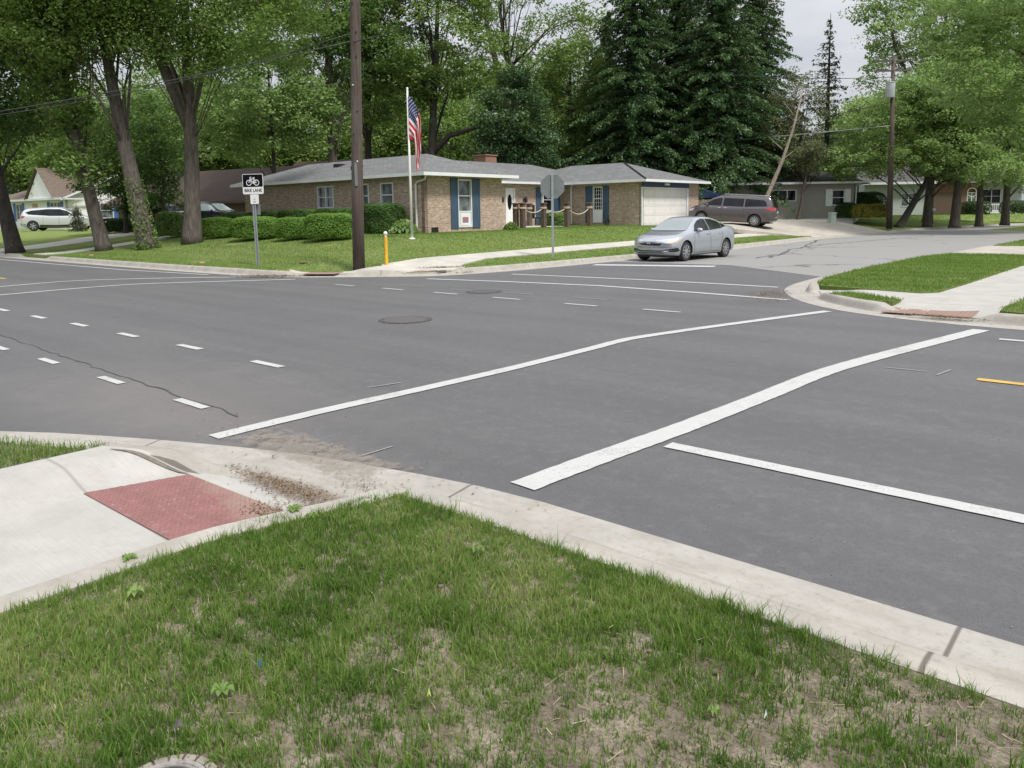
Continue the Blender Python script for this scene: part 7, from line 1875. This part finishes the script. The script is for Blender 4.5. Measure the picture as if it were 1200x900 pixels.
def near_grass():
    # tuft centres, thinned over bare patches measured in the photograph
    bare = [(740, 880, .30), (690, 815, .16), (500, 850, .22), (545, 880, .16), (440, 765, .13), (410, 845, .14), (350, 690, .10), (200, 745, .10), (1130, 820, .22), (1180, 870, .24), (1010, 770, .12), (1080, 800, .14), (960, 840, .14), (870, 870, .14),
            (830, 800, .10), (620, 690, .08), (560, 640, .07), (255, 840, .10), (300, 760, .08), (650, 890, .16), (1195, 820, .18), (520, 700, .08), (740, 760, .10), (920, 760, .08), (1050, 850, .12), (330, 870, .08)]
    B = np.array([spot_un(px, py, .14) for px, py, r in bare]); BR = np.array([r for *_, r in bare])
    n0 = 52000
    Q = np.stack([RNG.uniform(-5.2, 3.0, n0*2), RNG.uniform(-1.2, 2.60, n0*2)], 1)
    ok = in_poly(Q, near_poly_vis)
    Q = Q[ok]
    cam = np.hypot(*(Q-np.array([0, 0])).T)
    nz = vnoise(Q, 5.5, 5)*.6+vnoise(Q, 13, 6)*.55
    keep = nz > -.40
    for b, r in zip(B, BR):
        d = np.hypot(*(Q-b).T); keep &= ~((d < .8*r*(1+.5*vnoise(Q, 9, 8))) & (RNG.uniform(size=len(Q)) < .88))
    keep |= RNG.uniform(size=len(Q)) < .30
    # right corner gets thinner
    thin = np.clip((Q[:, 0]+1.2)/2.0, 0, .60); keep &= RNG.uniform(size=len(Q)) > thin*.75
    mh = np.array(spot_un(192, 930, .16)); keep &= np.hypot(*(Q-mh).T) > .135
    Q = Q[keep & (cam < 7.5)]
    per = RNG.integers(5, 11, len(Q)); idx = np.repeat(np.arange(len(Q)), per)
    R_ = Q[idx]+RNG.normal(size=(len(idx), 2))*.013
    ok = in_poly(R_, near_poly_vis); idx = idx[ok]; R_ = R_[ok]
    th = (.022+.036*RNG.uniform(0, 1, len(Q))**2.2)*(1+.45*vnoise(Q, 3.5, 9)); hg = th[idx]*RNG.uniform(.55, 1.25, len(idx))
    tt = np.clip(.36+.35*vnoise(Q, 2.2, 10)+.35*vnoise(Q, 8., 14)+RNG.normal(size=len(Q))*.16, 0, .95); tone = tt[idx]+RNG.normal(size=len(idx))*.12
    dead = RNG.uniform(size=len(idx)) < .07+.07*vnoise(Q, 4, 15)[idx]; 
    blades('lawn_grass', R_[~dead], near_h, hg[~dead], .0040, tone[~dead], 'green patchy grass covering the near corner lawn')
    blades('dry_grass', R_[dead], near_h, hg[dead]*.9, .003, RNG.uniform(0, 1, dead.sum()), 'pale dry blades among the near grass', 'straw', lean=.9)
    # taller tufts along the kerb edge
    P = []
    for p, q in zip(NKb[:-1], NKb[1:]):
        if p[0] > 3.5 or q[0] < -3.0: continue
        L = math.hypot(q[0]-p[0], q[1]-p[1]); P += [(p[0]+(q[0]-p[0])*s, p[1]+(q[1]-p[1])*s-.03) for s in RNG.uniform(0, 1, int(L*30))]
    P = np.array([(u, 2.46-abs(RNG.normal())*.03) for u in RNG.uniform(-2.9, 3.5, 170)]); idx = np.repeat(np.arange(len(P)), 24); R_ = P[idx]+RNG.normal(size=(len(idx), 2))*.016
    lv = (.35+.9*RNG.uniform(0, 1, len(P))**2.2)[idx]
    blades('edge_grass', R_, near_h, lv*RNG.uniform(.04, .11, len(idx)), .003, RNG.uniform(.1, .7, len(idx)), 'taller grass tufts leaning over the near kerb', lean=.6)
    E = np.stack([np.full(900, -3.16)+RNG.normal(size=900)*.02, RNG.uniform(-1.5, 1.9, 900)], 1)
    blades('edge_grass', E, near_h, RNG.uniform(.03, .08, 900), .0034, RNG.uniform(.1, .7, 900), 'grass fringe along the ramp and pavement edge', lean=.6)
    # straw and dead stalks lying on the soil
    n = 7000; Q = np.stack([RNG.uniform(-5, 3, n), RNG.uniform(-2, 2.45, n)], 1); Q = Q[in_poly(Q, near_poly_vis)]
    wgt = np.clip(.30+.35*(Q[:, 0]+.8), .12, 1); Q = Q[RNG.uniform(size=len(Q)) < wgt]; n = len(Q)
    a = RNG.uniform(0, 6.28, n); L = RNG.uniform(.015, .065, n); w = RNG.uniform(.0008, .0018, n)
    X = Q[:, 0]*UX+Q[:, 1]*NX; Y = Q[:, 0]*UY+Q[:, 1]*NY; Z = near_h(Q)+RNG.uniform(.004, .022, n)
    dx, dy = np.cos(a)*L/2, np.sin(a)*L/2; wx, wy = -np.sin(a)*w, np.cos(a)*w; dz = RNG.normal(size=n)*.006
    V = np.stack([np.stack([X-dx-wx, Y-dy-wy, Z-dz], 1), np.stack([X-dx+wx, Y-dy+wy, Z-dz], 1), np.stack([X+dx+wx, Y+dy+wy, Z+dz], 1), np.stack([X+dx-wx, Y+dy-wy, Z+dz], 1)], 1).reshape(-1, 3)
    tag(np_mesh('straw_litter', V, np.arange(4*n).reshape(n, 4), 'straw', None, np.repeat(RNG.uniform(0, 1, n), 4)), 'dry straw and dead stalks lying on the near soil', 'straw', kind='stuff')
    # clods and crumbs of soil
    n = 2200; Q = np.stack([RNG.uniform(-5, 3.5, n), RNG.uniform(-1, 2.45, n)], 1); Q = Q[in_poly(Q, near_poly_vis)]
    m = MB()
    for (u, v) in Q[:900]:
        s = RNG.uniform(.003, .011); w = W(u, v, float(near_h(np.array([[u, v]]))[0])+s*.3); m.blob(w, (s*1.3, s, s*.7), 6, 4, .2, int(u*99))
    tag(m.build('soil_crumbs', 'soil', smooth=True, uv=False), 'small crumbs of dry soil in the bare patches', 'soil', kind='stuff')
near_grass()
def verge_grass():
    n = 70000; Q = np.stack([RNG.uniform(-8.5, -5.1, n), RNG.uniform(-3, 2.3, n)], 1); Q = Q[in_poly(Q, left_poly)]
    Q = Q[(vnoise(Q, 5, 31)+.5*vnoise(Q, 12, 32) > -.75)]
    hz = lambda V: .128+bumpy(V, .01)
    blades('verge_grass', Q, hz, RNG.uniform(.03, .085, len(Q)), .005, np.clip(.42+.25*vnoise(Q, 3, 33)+RNG.normal(size=len(Q))*.15, 0, 1), 'grass on the small verge left of the ramp')
verge_grass()
def mown(name, poly, hfun, dens, hgt, wid, lab, lim=None, tone0=.45):
    A = np.array(poly); lo, hi = A.min(0), A.max(0)
    if lim is not None: lo = np.maximum(lo, lim[0]); hi = np.minimum(hi, lim[1])
    n = int((hi[0]-lo[0])*(hi[1]-lo[1])*dens); Q = np.stack([RNG.uniform(lo[0], hi[0], n), RNG.uniform(lo[1], hi[1], n)], 1); Q = Q[in_poly(Q, poly)]
    Q = Q[vnoise(Q, 2.5, 41) > -.6]
    Q = Q+RNG.normal(size=Q.shape)*.035
    if name == 'house_grass':
        for pv in (PAV_WALK, PAV_CORNER, [(-38.1, 11.6), (-36.7, 11.6), (-36.7, 27), (-38.1, 27)]): Q = Q[~in_poly(Q, pv)]
    stripe = .12*np.sin(Q[:, 1]*5.2+.6*np.sin(Q[:, 0]*.7))
    blades(name, Q, hfun, hgt*RNG.uniform(.5, 1.2, len(Q)), wid, np.clip(tone0+stripe+.22*vnoise(Q, 1.2, 42)+RNG.normal(size=len(Q))*.16, 0, 1), lab, seg=1)
mown('corner_grass', lawnA, lawn_h, 900, .055, .013, 'dense bright grass on the right corner lawn', None, .38)
mown('island_grass', lawnB, lawn_h, 1600, .06, .012, 'uneven grass on the small kerb island of the right ramp')
mown('right_grass', lawnC, lawn_h, 700, .055, .013, 'grass right of the pale walkway on the right corner', ((-2, 12), (4, 28)))
mown('far_right_grass', lawnD, lawn_h, 260, .06, .022, 'grass on the lawn beyond the right driveway', ((-6, 33), (4, 60)))
mown('house_grass', lawn1, far_h, 330, .050, .018, 'mown grass on the sloping lawn of the brick house', ((-40, 10.5), (-14, 42)))
mown('beyond_grass', lawn2, far_h, 70, .06, .035, 'mown grass beyond the driveway under the street trees', ((-22, 55), (5, 92)))

# broad-leaved weeds in the near lawn ----------------------------------------
def weed(px, py, r, n, lab, tone):
    x, y = spot(px, py, .15); q = np.array([UN(x, y)]); z = float(near_h(q)[0])
    t = MB(); rr = random.Random(int(px))
    for k in range(n):
        a = 2*PI*k/n+rr.uniform(-.3, .3); L = r*rr.uniform(.6, 1.1); w = L*.26; ca, sa = math.cos(a), math.sin(a)
        pts = [(0, 0, .004), (.35*L, w*.8, .022), (.7*L, w, .026), (L, 0, .010), (.7*L, -w, .026), (.35*L, -w*.8, .022), (.55*L, 0, .016)]
        v = [(p*ca-q_*sa, p*sa+q_*ca, h+rr.uniform(0, .008)) for p, q_, h in pts]; t.add(v, [(0, 1, 6), (1, 2, 6), (2, 3, 6), (3, 4, 6), (4, 5, 6), (5, 0, 6)])
    me = bpy.data.meshes.new('weed'); me.from_pydata(t.v, [], t.f); a_ = me.attributes.new('tone', 'FLOAT', 'POINT'); a_.data.foreach_set('value', [tone]*len(t.v))
    o = link('weed', me, 'leaf_mid', None, True); o.location = (x, y, z+.015); tag(o, lab, 'weed')
for (px, py, r, n, lab, tn) in ((262, 822, .045, 7, 'largest broad-leaved weed in the grass above the access cover', .55), (345, 597, .05, 9, 'leafy weed growing at the edge of the red tactile pad', .6), (365, 608, .035, 8, 'tiny rosette weed below the pad edge', .5),
                         (160, 705, .05, 6, 'pale weed near the left pavement edge', .8), (560, 650, .04, 7, 'small rosette weed in the upper near grass', .6), (835, 850, .024, 6, 'small weed in the thin grass at lower right', .7), (150, 655, .04, 7, 'small weed at the pavement edge on the left', .6)):
    weed(px, py, r, n, lab, tn)
def scrap(nm, px, py, s, mat, lab, cat):
    x, y = spot(px, py, .16); z = float(near_h(np.array([UN(x, y)]))[0]); m = MB(); rr = random.Random(px)
    m.add([(-s, -s*.4, .03), (s*.2, -s*.7, .045), (s, s*.1, .03), (s*.3, s*.6, .05), (-s*.6, s*.5, .035), (0, 0, .06)], [(0, 1, 5), (1, 2, 5), (2, 3, 5), (3, 4, 5), (4, 0, 5)])
    o = m.build(nm, mat, uv=False, loc=(x, y, z)); tag(o, lab, cat)
scrap('plastic_scrap', 305, 790, .007, simple('scrap_blue', (.03, .16, .32), None, .5), 'tiny blue plastic scrap in the near grass', 'litter')
scrap('petal', 503, 826, .007, simple('petal_yellow', (.60, .57, .22), None, .6), 'small pale yellow petal lying on bare soil', 'petal')
scrap('pale_pebble', 897, 855, .006, 'sign_white', 'small white fleck in the grass at lower right', 'pebble')
scrap('fallen_leaf', 210, 866, .016, 'iron_rust', 'small brown leaf beside the round access cover', 'leaf')

# ------------------------------------------------------------------ dirt and litter by the ramps
def flakes(name, Q, zf, smin, smax, lab, mat='litter'):
    n = len(Q); Z = zf(Q); X = Q[:, 0]*UX+Q[:, 1]*NX; Y = Q[:, 0]*UY+Q[:, 1]*NY
    C = np.stack([X, Y, Z+RNG.uniform(.003, .012, n)], 1); s = RNG.uniform(smin, smax, n)
    o = leaf_mesh(name, C, s, mat, None, RNG.uniform(0, 1, n), .45, 3.)
    tag(o, lab, 'litter', kind='stuff')
def patch(n, c, sx, sy, ang=0.):
    q = RNG.normal(size=(n, 2))*np.array([sx, sy]); ca, sa = math.cos(ang), math.sin(ang)
    return np.stack([c[0]+q[:, 0]*ca-q[:, 1]*sa, c[1]+q[:, 0]*sa+q[:, 1]*ca], 1)
def gut(Q):
    d = polydist(Q, NKs); z = np.full(len(Q), .010); b = np.array([back_n(u) for u in Q[:, 0]])
    ins = Q[:, 1] < b+.12
    rz = np.array([rampz(u, n) for u, n in Q]); return np.where(ins, np.minimum(rz, .05)+.004, .012)
P1 = np.concatenate([patch(1900, (-3.65, 2.28), .22, .055, .05), patch(900, (-4.1, 2.32), .25, .05, .05), patch(700, (-3.45, 2.0), .12, .08), patch(500, (-3.2, 2.62), .3, .06)])
P1 = P1[(P1[:, 0] > -4.5) & (P1[:, 0] < -2.9) & (P1[:, 1] < 2.9)]
flakes('leaf_litter', P1, gut, .006, .022, 'brown leaf litter washed into the near ramp gutter')
P2 = patch(260, (-4.6, 2.9), 1.0, .18); flakes('leaf_litter', P2, lambda V: np.full(len(V), .012), .006, .03, 'scattered crumbs along the gutter above the ramp')
rr_ = lambda V: np.maximum(right_slab(V), .015)+.004
P3 = np.concatenate([patch(900, (-2.35, 12.25), .28, .09), patch(700, (-5.75, 14.35), .22, .35), patch(350, (-5.3, 13.2), .25, .3)])
flakes('leaf_litter', P3, lambda V: np.where(V[:, 1] > 13.9, .02, .045), .012, .05, 'brown leaf litter at the right corner kerb')
P4 = np.concatenate([patch(700, (-18.6, 11.3), .55, .16, .5), patch(400, (-15.2, 14.7), .35, .2, .8)])
flakes('leaf_litter', P4, lambda V: np.where(polydist(V, FKs) > .5, .165, .03), .03, .10, 'dark leaf litter gathered at the far corner kerbs')
n = 900; Q = np.stack([RNG.uniform(-20, 8, n), RNG.uniform(3.1, 11.6, n)], 1); Q[:450, 1] = 3.1+np.abs(RNG.normal(size=450))*.5
m = MB()
for (u, v) in Q:
    sz = RNG.uniform(.002, .0055); m.blob(W(u, v, sz*.4), (sz*1.2, sz, sz*.7), 5, 3, .2, int(abs(u)*99))
tag(m.build('road_grit', simple('grit', (.30, .28, .25), (.06, .06, .06), .9, 9), smooth=False, uv=False), 'small stones and grit scattered over the new asphalt', 'grit', kind='stuff')
# a thin film of dried mud on the ramp apron, ragged edged
m, nt, out = nmat('mud'); g = NT(nt); p = g.pos()
c = g.mix(g.ramp(g.noise(p, 30, 5), [(.3, 0.), (.7, 1.)]), (.24, .205, .165), (.33, .29, .245))
d = g.n('BsdfPrincipled', {'Base Color': c, 'Roughness': .95, 'Normal': g.bump(g.noise(p, 60, 4), .2, .004)}); tr = g.n('BsdfTransparent')
u, v, _ = g.xyz(g.uv())
e = g.math('ADD', g.math('MULTIPLY', g.noise(p, 8, 5, .7), 1.15), g.math('MULTIPLY', g.noise(p, 45, 3), .25))
k = g.ramp(g.math('ADD', e, g.math('MULTIPLY', v, -.55)), [(.42, 0.), (.70, .50)])
mx = g.n('MixShader', {0: k, 1: tr.outputs[0], 2: d.outputs[0]}); nt.links.new(mx.outputs[0], out.inputs[0])
def mud(u0, u1, n0, n1, zf, lab):
    m = MB(); N = 14; uv = []
    for i in range(N+1):
        for j in range(N+1):
            a, b = i/N, j/N; uu, nn = u0+(u1-u0)*a, n0+(n1-n0)*b; m.v.append(W(uu, nn, zf(uu, nn))); uv.append((a, max(abs(2*a-1), abs(2*b-1))**3))
    m.f = [(i*(N+1)+j, (i+1)*(N+1)+j, (i+1)*(N+1)+j+1, i*(N+1)+j+1) for i in range(N) for j in range(N)]; m.uv = uv
    tag(m.build('mud_film', 'mud'), lab, 'mud', kind='stuff')
mud(-4.35, -3.12, 2.14, 2.50, lambda u, n: rampz(u, n)+.010 if n < back_n(u)+.02 else .030, 'dried mud film across the apron of the near ramp')
mud(-5.3, -3.3, 2.55, 3.1, lambda u, n: .016, 'dried mud film in the gutter of the near ramp')

# ------------------------------------------------------------------ sky and light
def world():
    w = bpy.data.worlds.new('World'); SC.world = w; w.use_nodes = True; nt = w.node_tree; nt.nodes.clear(); g = NT(nt)
    SUN_EL, SUN_ROT = R(58), R(140)
    sky = g.n('TexSky', sky_type='NISHITA', sun_disc=False, sun_elevation=SUN_EL, sun_rotation=SUN_ROT, altitude=200., air_density=1.2, dust_density=3., ozone_density=1.)
    d = g.n('TexCoord').outputs['Generated']; x, y, z = g.xyz(d)
    zz = g.math('ADD', g.math('MAXIMUM', z, 0.), .18)
    cv = g.n('CombineXYZ', {0: g.math('DIVIDE', x, zz), 1: g.math('DIVIDE', y, zz), 2: 0.}).outputs[0]
    f = g.noise(cv, .9, 7, .58, .3)
    cloud = g.ramp(g.noise(cv, 1.9, 6, .55), [(.3, (6.4, 6.8, 7.8)), (.7, (9.8, 9.9, 10.3))])
    k = g.ramp(f, [(.22, .72), (.48, .97)])
    c = g.mix(k, sky.outputs[0], cloud)
    up_ = g.math('ADD', g.math('MULTIPLY', g.math('MAXIMUM', z, 0.), .90), .55)       # overcast sky: the zenith is brighter than the horizon
    c = g.mix(1., c, g.n('CombineXYZ', {0: up_, 1: up_, 2: up_}).outputs[0], 'MULTIPLY')
    bg = g.n('Background', {'Color': c, 'Strength': .085}); o = g.n('OutputWorld', {0: bg.outputs[0]})
    L = bpy.data.lights.new('sun', 'SUN'); L.energy = 3.0; L.angle = R(10); L.color = (1., .96, .90)
    s = bpy.data.objects.new('sun', L); COL.objects.link(s)
    # direction towards the sun, matching the sky's rotation
    az = SUN_ROT; dv = Vector((math.sin(az)*math.cos(SUN_EL), math.cos(az)*math.cos(SUN_EL), math.sin(SUN_EL)))
    s.rotation_euler = dv.to_track_quat('Z', 'Y').to_euler(); s.location = dv*50
world()

# ------------------------------------------------------------------ camera
cam = bpy.data.cameras.new('camera'); co = bpy.data.objects.new('camera', cam); COL.objects.link(co); SC.camera = co
cam.sensor_width = 36; cam.lens = FOC/1200*36; cam.clip_start = .05; cam.clip_end = 8000
c_, s_ = math.cos(ROLL), math.sin(ROLL)
Rv, Uv, Fv = Vector((1, 0, 0)), Vector((0, SP, CP)), Vector((0, CP, -SP))
X_ = Rv*c_-Uv*s_; Y_ = Rv*s_+Uv*c_; Z_ = -Fv
cam.shift_y = -(450-YC)/1200
co.matrix_world = Matrix(((X_.x, Y_.x, Z_.x, CX), (X_.y, Y_.y, Z_.y, CY), (X_.z, Y_.z, Z_.z, EYE), (0, 0, 0, 1)))
SC.view_settings.view_transform = 'Standard'; SC.view_settings.look = 'None'; SC.view_settings.exposure = .45; SC.view_settings.gamma = 1
SC.cycles.max_bounces = 6; SC.cycles.diffuse_bounces = 3; SC.cycles.transparent_max_bounces = 8; SC.cycles.use_denoising = True
SC.cycles.caustics_reflective = False; SC.cycles.caustics_refractive = False
